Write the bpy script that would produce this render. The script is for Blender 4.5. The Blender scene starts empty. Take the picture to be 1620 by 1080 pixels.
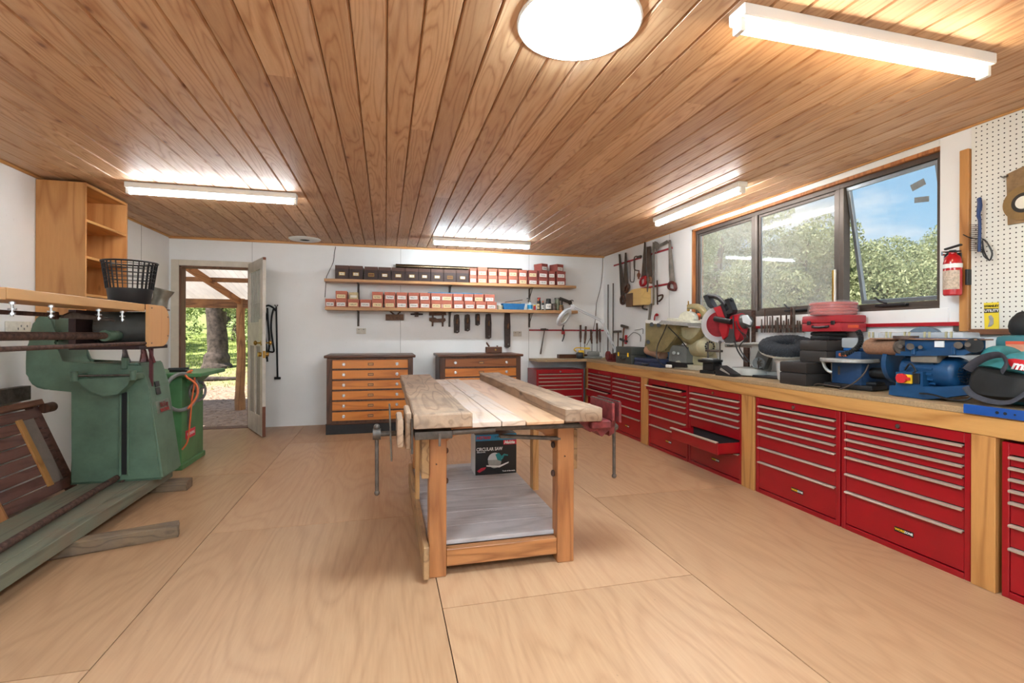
import bpy, bmesh, math, random
import numpy as np
from mathutils import Vector, Matrix, Euler
S = bpy.context.scene; COL = S.collection
R = random.Random(7)
PI = math.pi
# ---------------------------------------------------------------- camera
FPX, YAW, ROLL, SY, HC = 774.43, 0.252738, 0.0030973, -11.535, 1.18
def _rot():
    c, s = math.cos, math.sin
    A = np.array([[1,0,0],[0,0,-1],[0,1,0]], float)
    Ry = np.array([[c(YAW),0,-s(YAW)],[0,1,0],[s(YAW),0,c(YAW)]])
    Rz = np.array([[c(ROLL),-s(ROLL),0],[s(ROLL),c(ROLL),0],[0,0,1]])
    return Rz @ Ry @ A
MR = _rot()
cd = bpy.data.cameras.new('camera'); cam = bpy.data.objects.new('camera', cd); COL.objects.link(cam)
cd.sensor_width = 36; cd.lens = FPX*36/1620; cd.shift_y = SY/1620; cd.clip_end = 400; cd.clip_start = .02
M3 = np.array([MR[0], -MR[1], -MR[2]]).T
M4 = Matrix.Identity(4)
for i in range(3):
    for j in range(3): M4[i][j] = M3[i][j]
M4.translation = (0, 0, HC); cam.matrix_world = M4
S.camera = cam
# ---------------------------------------------------------------- exposure
S.view_settings.view_transform = 'Standard'; S.view_settings.look = 'None'
S.view_settings.gamma = 1; S.view_settings.exposure = 1.45; S.view_settings.use_curve_mapping = False
# ---------------------------------------------------------------- world and sun
TUBE_L, DOME_L, SUN_E, SKY_S = 42.0, 50.0, 5.0, .42
def world():
    w = bpy.data.worlds.new('sky'); S.world = w; w.use_nodes = True
    n, l = w.node_tree.nodes, w.node_tree.links; n.clear()
    out = n.new('ShaderNodeOutputWorld'); bg = n.new('ShaderNodeBackground')
    tc = n.new('ShaderNodeTexCoord'); sep = n.new('ShaderNodeSeparateXYZ')
    l.new(tc.outputs['Generated'], sep.inputs[0])
    ramp = n.new('ShaderNodeValToRGB'); e = ramp.color_ramp.elements
    e[0].position = 0; e[0].color = (.62,.80,.95,1); e[1].position = .6; e[1].color = (.15,.38,.80,1)
    k = ramp.color_ramp.elements.new(.2); k.color = (.36,.63,.90,1)
    l.new(sep.outputs['Z'], ramp.inputs[0])
    mp = n.new('ShaderNodeMapping'); mp.inputs['Scale'].default_value = (1,1,3.2); l.new(tc.outputs['Generated'], mp.inputs[0])
    no = n.new('ShaderNodeTexNoise'); no.inputs['Scale'].default_value = 3.1; no.inputs['Detail'].default_value = 7; no.inputs['Roughness'].default_value = .55
    l.new(mp.outputs[0], no.inputs['Vector'])
    cr = n.new('ShaderNodeValToRGB'); cr.color_ramp.elements[0].position = .44; cr.color_ramp.elements[1].position = .62
    l.new(no.outputs[0], cr.inputs[0])
    mx = n.new('ShaderNodeMix'); mx.data_type = 'RGBA'; mx.inputs[7].default_value = (.95,.97,1,1)
    l.new(cr.outputs[0], mx.inputs[0]); l.new(ramp.outputs[0], mx.inputs[6])
    l.new(mx.outputs[2], bg.inputs[0]); bg.inputs[1].default_value = SKY_S; l.new(bg.outputs[0], out.inputs[0])
world()
sd = bpy.data.lights.new('sun', 'SUN'); sd.energy = SUN_E; sd.angle = .01; sd.color = (1,.95,.86)
so = bpy.data.objects.new('sun', sd); COL.objects.link(so)
so.rotation_euler = Vector((0.50, 0.26, -0.82)).to_track_quat('-Z', 'Y').to_euler()
# ---------------------------------------------------------------- measured geometry helpers
def ray(px, py): return MR.T @ np.array([(px-810)/FPX, (py-540-SY)/FPX, 1.])
def on_z(px, py, z=0.): d = ray(px,py); q = d*((z-HC)/d[2]); return Vector((q[0], q[1], z))
def on_x(px, py, x): d = ray(px,py); q = d*(x/d[0]); return Vector((x, q[1], q[2]+HC))
def on_y(px, py, y): d = ray(px,py); q = d*(y/d[1]); return Vector((q[0], y, q[2]+HC))
# ---------------------------------------------------------------- materials
MATS = {}
def newmat(name):
    m = bpy.data.materials.new(name); m.use_nodes = True
    nt = m.node_tree; nt.nodes.clear()
    o = nt.nodes.new('ShaderNodeOutputMaterial'); b = nt.nodes.new('ShaderNodeBsdfPrincipled')
    nt.links.new(b.outputs[0], o.inputs[0]); MATS[name] = m
    return m, nt, b, o
def s2l(c): return tuple(((v/255)/12.92 if v/255 <= .04045 else ((v/255+.055)/1.055)**2.4) for v in c)+(1,)
def mix(nt, f, a, b, mode='MIX'):
    m = nt.nodes.new('ShaderNodeMix'); m.data_type = 'RGBA'; m.blend_type = mode
    for i, v in ((0,f),(6,a),(7,b)):
        if hasattr(v, 'is_output'): nt.links.new(v, m.inputs[i])
        else: m.inputs[i].default_value = v
    return m.outputs[2]
def noise(nt, vec, scale, detail=3, rough=.5, dist=0.):
    n = nt.nodes.new('ShaderNodeTexNoise'); n.inputs['Scale'].default_value = scale; n.inputs['Detail'].default_value = detail
    n.inputs['Roughness'].default_value = rough; n.inputs['Distortion'].default_value = dist
    nt.links.new(vec, n.inputs['Vector']); return n.outputs[0]
def ramp(nt, v, stops):
    r = nt.nodes.new('ShaderNodeValToRGB'); el = r.color_ramp.elements
    el[0].position, el[1].position = stops[0][0], stops[-1][0]
    c = lambda x: x if isinstance(x, tuple) else (x,x,x,1)
    el[0].color, el[1].color = c(stops[0][1]), c(stops[-1][1])
    for p, x in stops[1:-1]: e = el.new(p); e.color = c(x)
    nt.links.new(v, r.inputs[0]); return r.outputs[0]
def mapping(nt, scale=(1,1,1), src='Object', rnd=True, rot=(0,0,0)):
    tc = nt.nodes.new('ShaderNodeTexCoord'); mp = nt.nodes.new('ShaderNodeMapping')
    mp.inputs['Scale'].default_value = scale; mp.inputs['Rotation'].default_value = rot
    v = tc.outputs[src]
    if rnd:
        oi = nt.nodes.new('ShaderNodeObjectInfo'); ad = nt.nodes.new('ShaderNodeVectorMath'); ad.operation = 'MULTIPLY_ADD'
        cb = nt.nodes.new('ShaderNodeCombineXYZ')
        for i in range(3): nt.links.new(oi.outputs['Random'], cb.inputs[i])
        nt.links.new(cb.outputs[0], ad.inputs[0]); ad.inputs[1].default_value = (7,11,5); nt.links.new(v, ad.inputs[2]); v = ad.outputs[0]
    nt.links.new(v, mp.inputs[0]); return mp.outputs[0]
def bump(nt, b, h, strength=.2, dist=.01):
    bp = nt.nodes.new('ShaderNodeBump'); bp.inputs['Strength'].default_value = strength; bp.inputs['Distance'].default_value = dist
    nt.links.new(h, bp.inputs['Height']); nt.links.new(bp.outputs[0], b.inputs['Normal'])
def plain(name, rgb, rough=.5, metal=0., var=.08, scale=30., bmp=0., spec=None, trans=0., coat=0., alpha=1.):
    if name in MATS: return MATS[name]
    m, nt, b, o = newmat(name); c = s2l(rgb)
    if var > 0 or bmp > 0:
        v = mapping(nt); f = noise(nt, v, scale, 4, .6)
        lo = tuple(x*(1-var*2) for x in c[:3])+(1,); hi = tuple(min(1,x*(1+var)) for x in c[:3])+(1,)
        nt.links.new(ramp(nt, f, [(.3,lo),(.7,hi)]), b.inputs['Base Color'])
        if bmp > 0: bump(nt, b, f, bmp, .004)
    else: b.inputs['Base Color'].default_value = c
    b.inputs['Roughness'].default_value = rough; b.inputs['Metallic'].default_value = metal
    if trans: b.inputs['Transmission Weight'].default_value = trans
    if coat: b.inputs['Coat Weight'].default_value = coat; b.inputs['Coat Roughness'].default_value = .15
    if alpha < 1: b.inputs['Alpha'].default_value = alpha
    return m
def wood(name, rgb1, rgb2, axis='Y', scale=1., rough=.5, ring=9., knots=True, dirt=0., dirt_rgb=(90,80,75), coat=0.):
    if name in MATS: return MATS[name]
    m, nt, b, o = newmat(name)
    st = {'X':(.10,1,1),'Y':(1,.10,1),'Z':(1,1,.10)}[axis]; st = tuple(x*scale for x in st)
    v = mapping(nt, st)
    n1 = noise(nt, v, 3.0, 2, .5)
    ad = nt.nodes.new('ShaderNodeMath'); ad.operation = 'MULTIPLY'; ad.inputs[1].default_value = ring; nt.links.new(n1, ad.inputs[0])
    sn = nt.nodes.new('ShaderNodeMath'); sn.operation = 'PINGPONG'; sn.inputs[1].default_value = .5; nt.links.new(ad.outputs[0], sn.inputs[0])
    fine = noise(nt, v, 70., 3, .6)
    c1, c2 = s2l(rgb1), s2l(rgb2)
    col = ramp(nt, sn.outputs[0], [(0.,c2),(.22,c1),(.5,c1)])
    col = mix(nt, .25, col, ramp(nt, fine, [(.3,c2),(.7,c1)]))
    if knots:
        vk = nt.nodes.new('ShaderNodeTexVoronoi'); vk.inputs['Scale'].default_value = 3.4
        v2 = mapping(nt, tuple(.5 if x < .5 else 1.4 for x in (st[0]/scale, st[1]/scale, st[2]/scale))); nt.links.new(v2, vk.inputs['Vector'])
        dk = tuple(x*.35 for x in c2[:3])+(1,)
        col = mix(nt, ramp(nt, vk.outputs['Distance'], [(.03,1.),(.085,0.)]), col, dk)
    if dirt > 0:
        vd = mapping(nt, (1,1,1)); nd = noise(nt, vd, 5., 6, .65)
        col = mix(nt, ramp(nt, nd, [(.5-dirt*.2,0.),(.75-dirt*.15,dirt)]), col, s2l(dirt_rgb))
    nt.links.new(col, b.inputs['Base Color']); b.inputs['Roughness'].default_value = rough
    if coat: b.inputs['Coat Weight'].default_value = coat; b.inputs['Coat Roughness'].default_value = .2
    bump(nt, b, fine, .12, .002)
    return m
def emit(name, rgb, strength):
    m, nt, b, o = newmat(name)
    b.inputs['Base Color'].default_value = (.9,.9,.9,1)
    b.inputs['Emission Color'].default_value = rgb+(1,); b.inputs['Emission Strength'].default_value = strength
    return m
# ---------------------------------------------------------------- mesh builder
WM = {}
class MB:
    def __init__(s): s.bm = bmesh.new()
    def _x(s, vs, M):
        if M is not None: bmesh.ops.transform(s.bm, matrix=M, verts=vs)
        return vs
    def box(s, c, d, bev=0., rot=None, M=None):
        r = bmesh.ops.create_cube(s.bm, size=1.); vs = r['verts']
        for v in vs: v.co = Vector((v.co.x*d[0], v.co.y*d[1], v.co.z*d[2]))
        if bev > 0:
            es = {e for v in vs for e in v.link_edges}
            rb = bmesh.ops.bevel(s.bm, geom=list(es), offset=min(bev, min(d)*.45), segments=2 if bev > .006 else 1, affect='EDGES', profile=.6)
            vs = list({v for f in rb['faces'] for v in f.verts} | {v for v in vs if v.is_valid})
            seen = set(vs); st = list(vs)
            while st:
                v = st.pop()
                for e in v.link_edges:
                    w = e.other_vert(v)
                    if w not in seen: seen.add(w); st.append(w)
            vs = list(seen)
        T = Matrix.Translation(Vector(c))
        if rot is not None: T = T @ (Euler(rot).to_matrix().to_4x4() if not isinstance(rot, Matrix) else rot.to_4x4())
        if M is not None: T = M @ T
        return s._x(vs, T)
    def bb(s, p0, p1, bev=0., M=None):
        c = [(a+b)/2 for a, b in zip(p0,p1)]; d = [abs(a-b) for a, b in zip(p0,p1)]
        return s.box(c, d, bev, None, M)
    def bar(s, p0, p1, w, h, bev=0., up=(0,0,1)):
        p0, p1 = Vector(p0), Vector(p1); d = p1-p0; z = d.normalized(); x = Vector(up).cross(z)
        if x.length < 1e-5: x = Vector((1,0,0)).cross(z)
        x.normalize(); y = z.cross(x)
        m = Matrix((x,y,z)).transposed()
        return s.box((p0+p1)/2, (w,h,d.length), bev, m)
    def cyl(s, p0, p1, r0, r1=None, n=20):
        p0, p1 = Vector(p0), Vector(p1); d = p1-p0; r1 = r0 if r1 is None else r1
        q = d.to_track_quat('Z','Y').to_matrix().to_4x4()
        r = bmesh.ops.create_cone(s.bm, cap_ends=True, segments=n, radius1=max(r0,1e-4), radius2=max(r1,1e-4), depth=d.length)
        return s._x(r['verts'], Matrix.Translation((p0+p1)/2) @ q)
    def tube(s, pts, r, n=8, closed=False, k=0, flat=1.):
        pts = [Vector(p) for p in pts]
        if k: pts = smooth(pts, k, closed)
        N = len(pts); rs = r if isinstance(r, (list,tuple)) else None
        rings = []; up = None
        for i, p in enumerate(pts):
            a = pts[(i-1) % N] if (closed or i > 0) else p; b = pts[(i+1) % N] if (closed or i < N-1) else p
            t = (b-a).normalized()
            if up is None: up = t.orthogonal().normalized()
            u = (up - t*up.dot(t)).normalized(); up = u; w = t.cross(u)
            ri = (rs[min(len(rs)-1, int(i*len(rs)/N))] if rs else r)
            rings.append([s.bm.verts.new(p + (u*math.cos(2*PI*j/n)*ri + w*math.sin(2*PI*j/n)*ri*flat)) for j in range(n)])
        for i in range(N if closed else N-1):
            A, B = rings[i], rings[(i+1) % N]
            for j in range(n): s.bm.faces.new((A[j],A[(j+1)%n],B[(j+1)%n],B[j]))
        if not closed: s.bm.faces.new(rings[0]); s.bm.faces.new(rings[-1])
        return [v for q in rings for v in q]
    def lathe(s, prof, c=(0,0,0), M=None, n=32, close=True):
        rings = []
        for r, h in prof:
            rings.append([s.bm.verts.new((max(r,1e-4)*math.cos(2*PI*j/n), max(r,1e-4)*math.sin(2*PI*j/n), h)) for j in range(n)])
        for A, B in zip(rings, rings[1:]):
            for j in range(n): s.bm.faces.new((A[j],A[(j+1)%n],B[(j+1)%n],B[j]))
        if close: s.bm.faces.new(rings[0]); s.bm.faces.new(rings[-1])
        vs = [v for q in rings for v in q]
        T = Matrix.Translation(Vector(c))
        if M is not None: T = T @ M.to_4x4()
        return s._x(vs, T)
    def prism(s, poly, a, b, plane='XZ', M=None):
        f = {'XZ': lambda u,v,w:(u,w,v), 'YZ': lambda u,v,w:(w,u,v), 'XY': lambda u,v,w:(u,v,w)}[plane]
        A = [s.bm.verts.new(f(u,v,a)) for u, v in poly]; B = [s.bm.verts.new(f(u,v,b)) for u, v in poly]
        s.bm.faces.new(A); s.bm.faces.new(B[::-1]); N = len(poly)
        for i in range(N): s.bm.faces.new((A[i],B[i],B[(i+1)%N],A[(i+1)%N]))
        return s._x(A+B, M)
    def ball(s, c, d, n=16, M=None):
        r = bmesh.ops.create_uvsphere(s.bm, u_segments=n, v_segments=max(6,n//2), radius=1.)
        T = Matrix.Translation(Vector(c)) @ (M.to_4x4() if M is not None else Matrix.Identity(4)) @ Matrix.Diagonal((*([d]*3 if isinstance(d,(int,float)) else d), 1))
        return s._x(r['verts'], T)
    def torus(s, c, Rr, r, axis=(0,0,1), n=36, m=8):
        q = Vector(axis).to_track_quat('Z','Y').to_matrix()
        pts = [Vector(c) + q @ Vector((Rr*math.cos(2*PI*i/n), Rr*math.sin(2*PI*i/n), 0)) for i in range(n)]
        return s.tube(pts, r, m, closed=True)
    def grid(s, fn, nu, nv, closeu=False):
        g = [[s.bm.verts.new(fn(i/(nu-1), j/(nv-1))) for j in range(nv)] for i in range(nu)]
        for i in range(nu-1):
            for j in range(nv-1): s.bm.faces.new((g[i][j],g[i+1][j],g[i+1][j+1],g[i][j+1]))
        return [v for r in g for v in r]
    def jit(s, amt, seed=1, sub=0):
        if sub: bmesh.ops.subdivide_edges(s.bm, edges=list(s.bm.edges), cuts=sub, use_grid_fill=True)
        q = random.Random(seed)
        for v in s.bm.verts: v.co += Vector((q.uniform(-amt,amt), q.uniform(-amt,amt), q.uniform(-amt,amt)))
        return s
    def build(s, name, m, parent=None, world=True, smoothang=35, open_=False):
        bm = s.bm
        if not open_: bmesh.ops.recalc_face_normals(bm, faces=bm.faces)
        if parent is not None:
            if world: bm.transform(WM[parent.name].inverted())
            loc = None
        else:
            xs = [v.co for v in bm.verts]
            loc = Vector(((min(p.x for p in xs)+max(p.x for p in xs))/2, (min(p.y for p in xs)+max(p.y for p in xs))/2, min(p.z for p in xs)))
            bm.transform(Matrix.Translation(-loc))
        me = bpy.data.meshes.new(name); bm.to_mesh(me); bm.free()
        o = bpy.data.objects.new(name, me); COL.objects.link(o)
        for mm in (m if isinstance(m, (list,tuple)) else [m]): me.materials.append(mm)
        if smoothang: me.shade_smooth(); me.set_sharp_from_angle(angle=math.radians(smoothang))
        if parent is not None: o.parent = parent; WM[o.name] = WM[parent.name].copy()
        else: o.location = loc; WM[o.name] = Matrix.Translation(loc)
        return o
def smooth(pts, k, closed=False):
    out = []; N = len(pts)
    for i in range(N if closed else N-1):
        g = lambda j: pts[j % N] if closed else pts[max(0, min(N-1, j))]
        p0,p1,p2,p3 = g(i-1),g(i),g(i+1),g(i+2)
        for t in range(k):
            t = t/k
            out.append(.5*((2*p1)+(p2-p0)*t+(2*p0-5*p1+4*p2-p3)*t*t+(3*p1-p0-3*p2+p3)*t**3))
    if not closed: out.append(pts[-1])
    return out
def tag(o, label, cat, group=None, kind=None):
    o['label'] = label; o['category'] = cat
    if group: o['group'] = group
    if kind: o['kind'] = kind
    return o
def thing(name, label, cat, loc=(0,0,0), rz=0., group=None):
    o = bpy.data.objects.new(name, None); COL.objects.link(o); o.empty_display_size = .1
    o.location = loc; o.rotation_euler = (0,0,rz)
    WM[o.name] = Matrix.Translation(Vector(loc)) @ Matrix.Rotation(rz, 4, 'Z')
    return tag(o, label, cat, group)
def room(name, loc=(0,0,0), rz=0.):
    o = bpy.data.objects.new(name, None); COL.objects.link(o); o.location = loc; o.rotation_euler = (0,0,rz)
    WM[o.name] = Matrix.Translation(Vector(loc)) @ Matrix.Rotation(rz, 4, 'Z'); o['kind'] = 'structure'; return o
def st(o): o['kind'] = 'structure'; return o
def dup(src, loc, rz=None, label=None, group=None, par=None):
    c = src.copy(); COL.objects.link(c)
    if par is not None: c.parent = par
    else:
        c.location = loc
        if rz is not None: c.rotation_euler = (0,0,rz)
        if label: c['label'] = label
        if group: c['group'] = group
    for ch in src.children: dup(ch, None, par=c)
    return c
def text_mesh(name, txt, size, m, parent, M, depth=.0015, align='CENTER', bold=0., sx=1., shear=0., world=False):
    cu = bpy.data.curves.new(name, 'FONT'); cu.body = txt; cu.size = size; cu.extrude = depth; cu.align_x = align; cu.align_y = 'CENTER'
    cu.offset = bold; cu.shear = shear; cu.resolution_u = 2
    t = bpy.data.objects.new(name, cu); COL.objects.link(t)
    dg = bpy.context.evaluated_depsgraph_get(); me = bpy.data.meshes.new_from_object(t.evaluated_get(dg))
    bpy.data.objects.remove(t); me.transform((WM[parent.name].inverted() if world else Matrix.Identity(4)) @ M @ Matrix.Diagonal((sx,1,1,1))); me.name = name
    me.materials.clear(); me.materials.append(m)
    o = bpy.data.objects.new(name, me); COL.objects.link(o); o.parent = parent; WM[o.name] = WM[parent.name].copy()
    return o
def basis(x, y, o):   # text plane: x to the right, y up
    x, y = Vector(x).normalized(), Vector(y).normalized(); z = x.cross(y)
    m = Matrix((x,y,z)).transposed().to_4x4(); m.translation = Vector(o); return m
ORD = ['first','second','third','fourth','fifth','sixth','seventh','eighth','ninth','tenth','eleventh','twelfth','thirteenth','fourteenth','fifteenth','sixteenth']
# ---------------------------------------------------------------- shared materials
m_white = plain('painted_white', (233,231,224), .45, var=.02, scale=3)
m_steel = plain('worn_steel', (120,118,112), .38, 1., .2, 20)
m_darksteel = plain('dark_steel', (92,82,74), .55, .35, .25, 25)
m_rust = plain('rusty_iron', (92,66,55), .75, .4, .35, 40, .3)
m_chrome = plain('chrome', (205,205,205), .2, 1., 0, 1)
m_blackp = plain('black_plastic', (24,24,26), .42, 0, .1, 40)
m_blackr = plain('black_rubber', (18,18,19), .7, 0, .1, 40)
m_greyp = plain('grey_plastic', (118,120,116), .5, 0, .06, 20)
m_silver = plain('cast_aluminium', (176,176,172), .45, .6, .08, 50)
m_green = plain('machine_green_paint', (88,112,92), .42, 0, .14, 7, .05)
m_green2 = plain('bright_green_paint', (78,128,80), .4, 0, .1, 8)
m_red = plain('red_enamel', (150,8,22), .32, 0, .06, 6, coat=.1)
m_redtrim = plain('red_rail_paint', (170,20,32), .35, 0, .06, 20)
m_brass = plain('brass', (176,138,66), .3, 1., .12, 30)
m_cream = plain('cream_enamel', (186,178,142), .4, 0, .1, 12)
m_blue = plain('blue_enamel', (26,92,158), .35, 0, .1, 14)
m_paper = plain('off_white_paper', (232,226,210), .8, 0, .03, 10)
m_pine = wood('clear_pine', (194,138,78), (158,104,54), 'Z', 1.2, .42)
m_pine_y = wood('clear_pine_run', (200,148,86), (164,112,58), 'Y', 1.2, .4)
m_pine_x = wood('clear_pine_cross', (210,156,96), (182,120,64), 'X', 1.2, .42)
m_darkwood = wood('dark_stained_wood', (92,58,38), (60,36,24), 'Z', 2, .5)
m_darkwood_x = wood('dark_stained_wood_cross', (96,58,36), (62,36,22), 'X', 2, .38)
m_hardwood = wood('old_tool_beech', (126,88,56), (88,58,36), 'X', 3, .55, knots=False)
XL, XR, YB, ZC = -2.53, 3.16, 6.75, 2.35
YF = -1.6
# ---------------------------------------------------------------- floor of ply sheets
def floor_mat():
    m, nt, b, o = newmat('plywood_floor')
    at = nt.nodes.new('ShaderNodeAttribute'); at.attribute_name = 'sheet'
    sc = nt.nodes.new('ShaderNodeVectorMath'); sc.operation = 'SCALE'; sc.inputs['Scale'].default_value = 23.; nt.links.new(at.outputs['Color'], sc.inputs[0])
    tc = nt.nodes.new('ShaderNodeTexCoord'); ad = nt.nodes.new('ShaderNodeVectorMath'); nt.links.new(tc.outputs['Object'], ad.inputs[0]); nt.links.new(sc.outputs[0], ad.inputs[1])
    mp = nt.nodes.new('ShaderNodeMapping'); mp.inputs['Scale'].default_value = (1.9,.34,1); nt.links.new(ad.outputs[0], mp.inputs[0]); v = mp.outputs[0]
    n1 = noise(nt, v, 1.6, 1.5, .4, .4)
    mu = nt.nodes.new('ShaderNodeMath'); mu.operation = 'MULTIPLY'; mu.inputs[1].default_value = 13.; nt.links.new(n1, mu.inputs[0])
    pp = nt.nodes.new('ShaderNodeMath'); pp.operation = 'PINGPONG'; pp.inputs[1].default_value = .5; nt.links.new(mu.outputs[0], pp.inputs[0])
    mp2 = nt.nodes.new('ShaderNodeMapping'); mp2.inputs['Scale'].default_value = (14,.8,1); nt.links.new(ad.outputs[0], mp2.inputs[0])
    f = noise(nt, mp2.outputs[0], 6., 4, .6)
    big = noise(nt, v, .9, 2)
    c1, c2, c3 = s2l((186,148,114)), s2l((168,128,96)), s2l((194,158,124))
    col = ramp(nt, pp.outputs[0], [(0.,c2),(.30,c1),(.5,c1)])
    col = mix(nt, .45, col, ramp(nt, f, [(.3,c2),(.7,c3)]))
    col = mix(nt, ramp(nt, big, [(.35,.0),(.7,.35)]), col, s2l((178,134,98)))
    sp = nt.nodes.new('ShaderNodeSeparateColor'); nt.links.new(at.outputs['Color'], sp.inputs[0])
    col = mix(nt, 1., col, ramp(nt, sp.outputs[0], [(0.,(.84,.80,.74,1)),(1.,(1.08,1.07,1.06,1))]), 'MULTIPLY')
    spk = noise(nt, ad.outputs[0], 55., 2, .5); col = mix(nt, ramp(nt, spk, [(.74,0.),(.80,.5)]), col, s2l((110,82,64)))
    nt.links.new(col, b.inputs['Base Color'])
    nt.links.new(ramp(nt, big, [(.3,.34),(.7,.5)]), b.inputs['Roughness'])
    b.inputs['Specular IOR Level'].default_value = .5
    bump(nt, b, f, .05, .002); return m
def make_floor():
    bm = bmesh.new(); ly = bm.loops.layers.float_color.new('sheet')
    cols = [(-2.95,-1.0,[-1.6,-.4,2.03,4.56,6.85]), (-1.0,.24,[-1.6,.82,3.24,5.66,6.85]), (.24,1.465,[-1.6,-.3,2.11,4.53,6.85]), (1.465,2.70,[-1.6,.86,3.27,5.7,6.85]), (2.70,3.3,[-1.6,1.2,3.6,6.85])]
    g = .0022; q = random.Random(3)
    for x0, x1, ys in cols:
        for y0, y1 in zip(ys, ys[1:]):
            c = (q.random(), q.random(), q.random(), 1)
            r = bmesh.ops.create_cube(bm, size=1.)
            for v in r['verts']: v.co = Vector(((x0+x1)/2+v.co.x*(x1-x0-2*g), (y0+y1)/2+v.co.y*(y1-y0-2*g), -.006+v.co.z*.012))
            for f in {f for v in r['verts'] for f in v.link_faces}:
                for lp in f.loops: lp[ly] = c
    me = bpy.data.meshes.new('floor'); bm.to_mesh(me); bm.free(); me.materials.append(floor_mat())
    o = bpy.data.objects.new('floor', me); COL.objects.link(o); st(o); WM['floor'] = Matrix.Identity(4)
    s = MB(); s.bb((-2.9,-1.7,-.13),(3.3,6.86,-.012)); s.build('floor_substrate', plain('dark_gap', (70,50,38), .9), o, smoothang=0)
make_floor()
# ---------------------------------------------------------------- ceiling of tongue and groove boards
BW = .1325; BX0 = .002
def ceil_mat():
    m, nt, b, o = newmat('ceiling_boards')
    tc = nt.nodes.new('ShaderNodeTexCoord'); sp = nt.nodes.new('ShaderNodeSeparateXYZ'); nt.links.new(tc.outputs['Object'], sp.inputs[0])
    def mth(op, a, v=None):
        n = nt.nodes.new('ShaderNodeMath'); n.operation = op
        for i, q in enumerate((a, v)):
            if q is None: continue
            if hasattr(q, 'is_output'): nt.links.new(q, n.inputs[i])
            else: n.inputs[i].default_value = q
        return n.outputs[0]
    ix = mth('FLOOR', mth('DIVIDE', mth('SUBTRACT', sp.outputs[0], BX0), BW))
    wn = nt.nodes.new('ShaderNodeTexWhiteNoise'); wn.noise_dimensions = '1D'; nt.links.new(ix, wn.inputs['W'])
    iy = mth('FLOOR', mth('DIVIDE', mth('ADD', sp.outputs[1], mth('MULTIPLY', wn.outputs['Value'], 3.)), 3.3))
    w2 = nt.nodes.new('ShaderNodeTexWhiteNoise'); w2.noise_dimensions = '1D'; nt.links.new(mth('ADD', mth('MULTIPLY', ix, 7.3), mth('MULTIPLY', iy, 3.7)), w2.inputs['W'])
    cb = nt.nodes.new('ShaderNodeCombineXYZ'); nt.links.new(sp.outputs[0], cb.inputs[0])
    nt.links.new(mth('ADD', sp.outputs[1], mth('MULTIPLY', w2.outputs['Value'], 37.)), cb.inputs[1]); nt.links.new(mth('MULTIPLY', w2.outputs['Value'], 19.), cb.inputs[2])
    def mapn(s): mp = nt.nodes.new('ShaderNodeMapping'); mp.inputs['Scale'].default_value = s; nt.links.new(cb.outputs[0], mp.inputs[0]); return mp.outputs[0]
    v = mapn((1,.085,1)); n1 = noise(nt, v, 9., 1.5, .45)
    pp = mth('PINGPONG', mth('MULTIPLY', n1, 14.), .5)
    fine = noise(nt, v, 110., 3, .6)
    c1, c2, c3 = s2l((200,158,118)), s2l((170,122,82)), s2l((210,170,130))
    col = ramp(nt, pp, [(0.,c2),(.16,c1),(.5,c3)])
    col = mix(nt, .3, col, ramp(nt, fine, [(.3,c2),(.7,c3)]))
    tint = nt.nodes.new('ShaderNodeSeparateColor'); nt.links.new(w2.outputs['Color'], tint.inputs[0])
    col = mix(nt, 1., col, ramp(nt, tint.outputs[0], [(0.,(.80,.74,.68,1)),(.5,(.98,.96,.94,1)),(1.,(1.08,1.08,1.06,1))]), 'MULTIPLY')
    pale = noise(nt, mapn((2.,.22,1)), 2.2, 4, .6)
    col = mix(nt, ramp(nt, pale, [(.55,0.),(.75,.45)]), col, s2l((212,184,158)))
    vk = nt.nodes.new('ShaderNodeTexVoronoi'); vk.inputs['Scale'].default_value = 3.1; nt.links.new(mapn((2.2,1.,1)), vk.inputs['Vector'])
    col = mix(nt, ramp(nt, vk.outputs['Distance'], [(.035,.85),(.10,0.)]), col, s2l((92,52,28)))
    col = mix(nt, ramp(nt, vk.outputs['Distance'], [(.09,.35),(.26,0.)]), col, s2l((150,92,54)))
    nt.links.new(col, b.inputs['Base Color']); b.inputs['Roughness'].default_value = .55
    b.inputs['Coat Weight'].default_value = .05; b.inputs['Coat Roughness'].default_value = .3
    bump(nt, b, fine, .06, .002); return m
def make_ceiling():
    s = MB(); g = .0065; d = .011
    i0 = int(math.floor((XL-.05-BX0)/BW)); i1 = int(math.ceil((XR+.05-BX0)/BW))
    y0, y1 = YF-.05, YB+.02
    for i in range(i0, i1):
        a = BX0+i*BW; b = a+BW
        s.prism([(a+.001,ZC+d),(a+g,ZC),(b-g-.002,ZC),(b-.001,ZC+d),(b-.001,ZC+.022),(a+.001,ZC+.022)], y0, y1, 'XZ')
    o = s.build('ceiling', ceil_mat(), smoothang=0); st(o)
    # keep object coordinates equal to world coordinates for the board pattern
    l = o.location.copy(); o.data.transform(Matrix.Translation(l)); o.location = (0,0,0); WM[o.name] = Matrix.Identity(4)
    s = MB(); s.bb((XL-1.4,YF-.2,ZC+.022),(XR+.2,YB+.2,ZC+.12)); s.build('ceiling_backing_sunshade', plain('groove_dark', (88,46,20), .8), o, smoothang=0)  # backs the boards; unseen left overhang added to shade ground by the door
make_ceiling()
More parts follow.
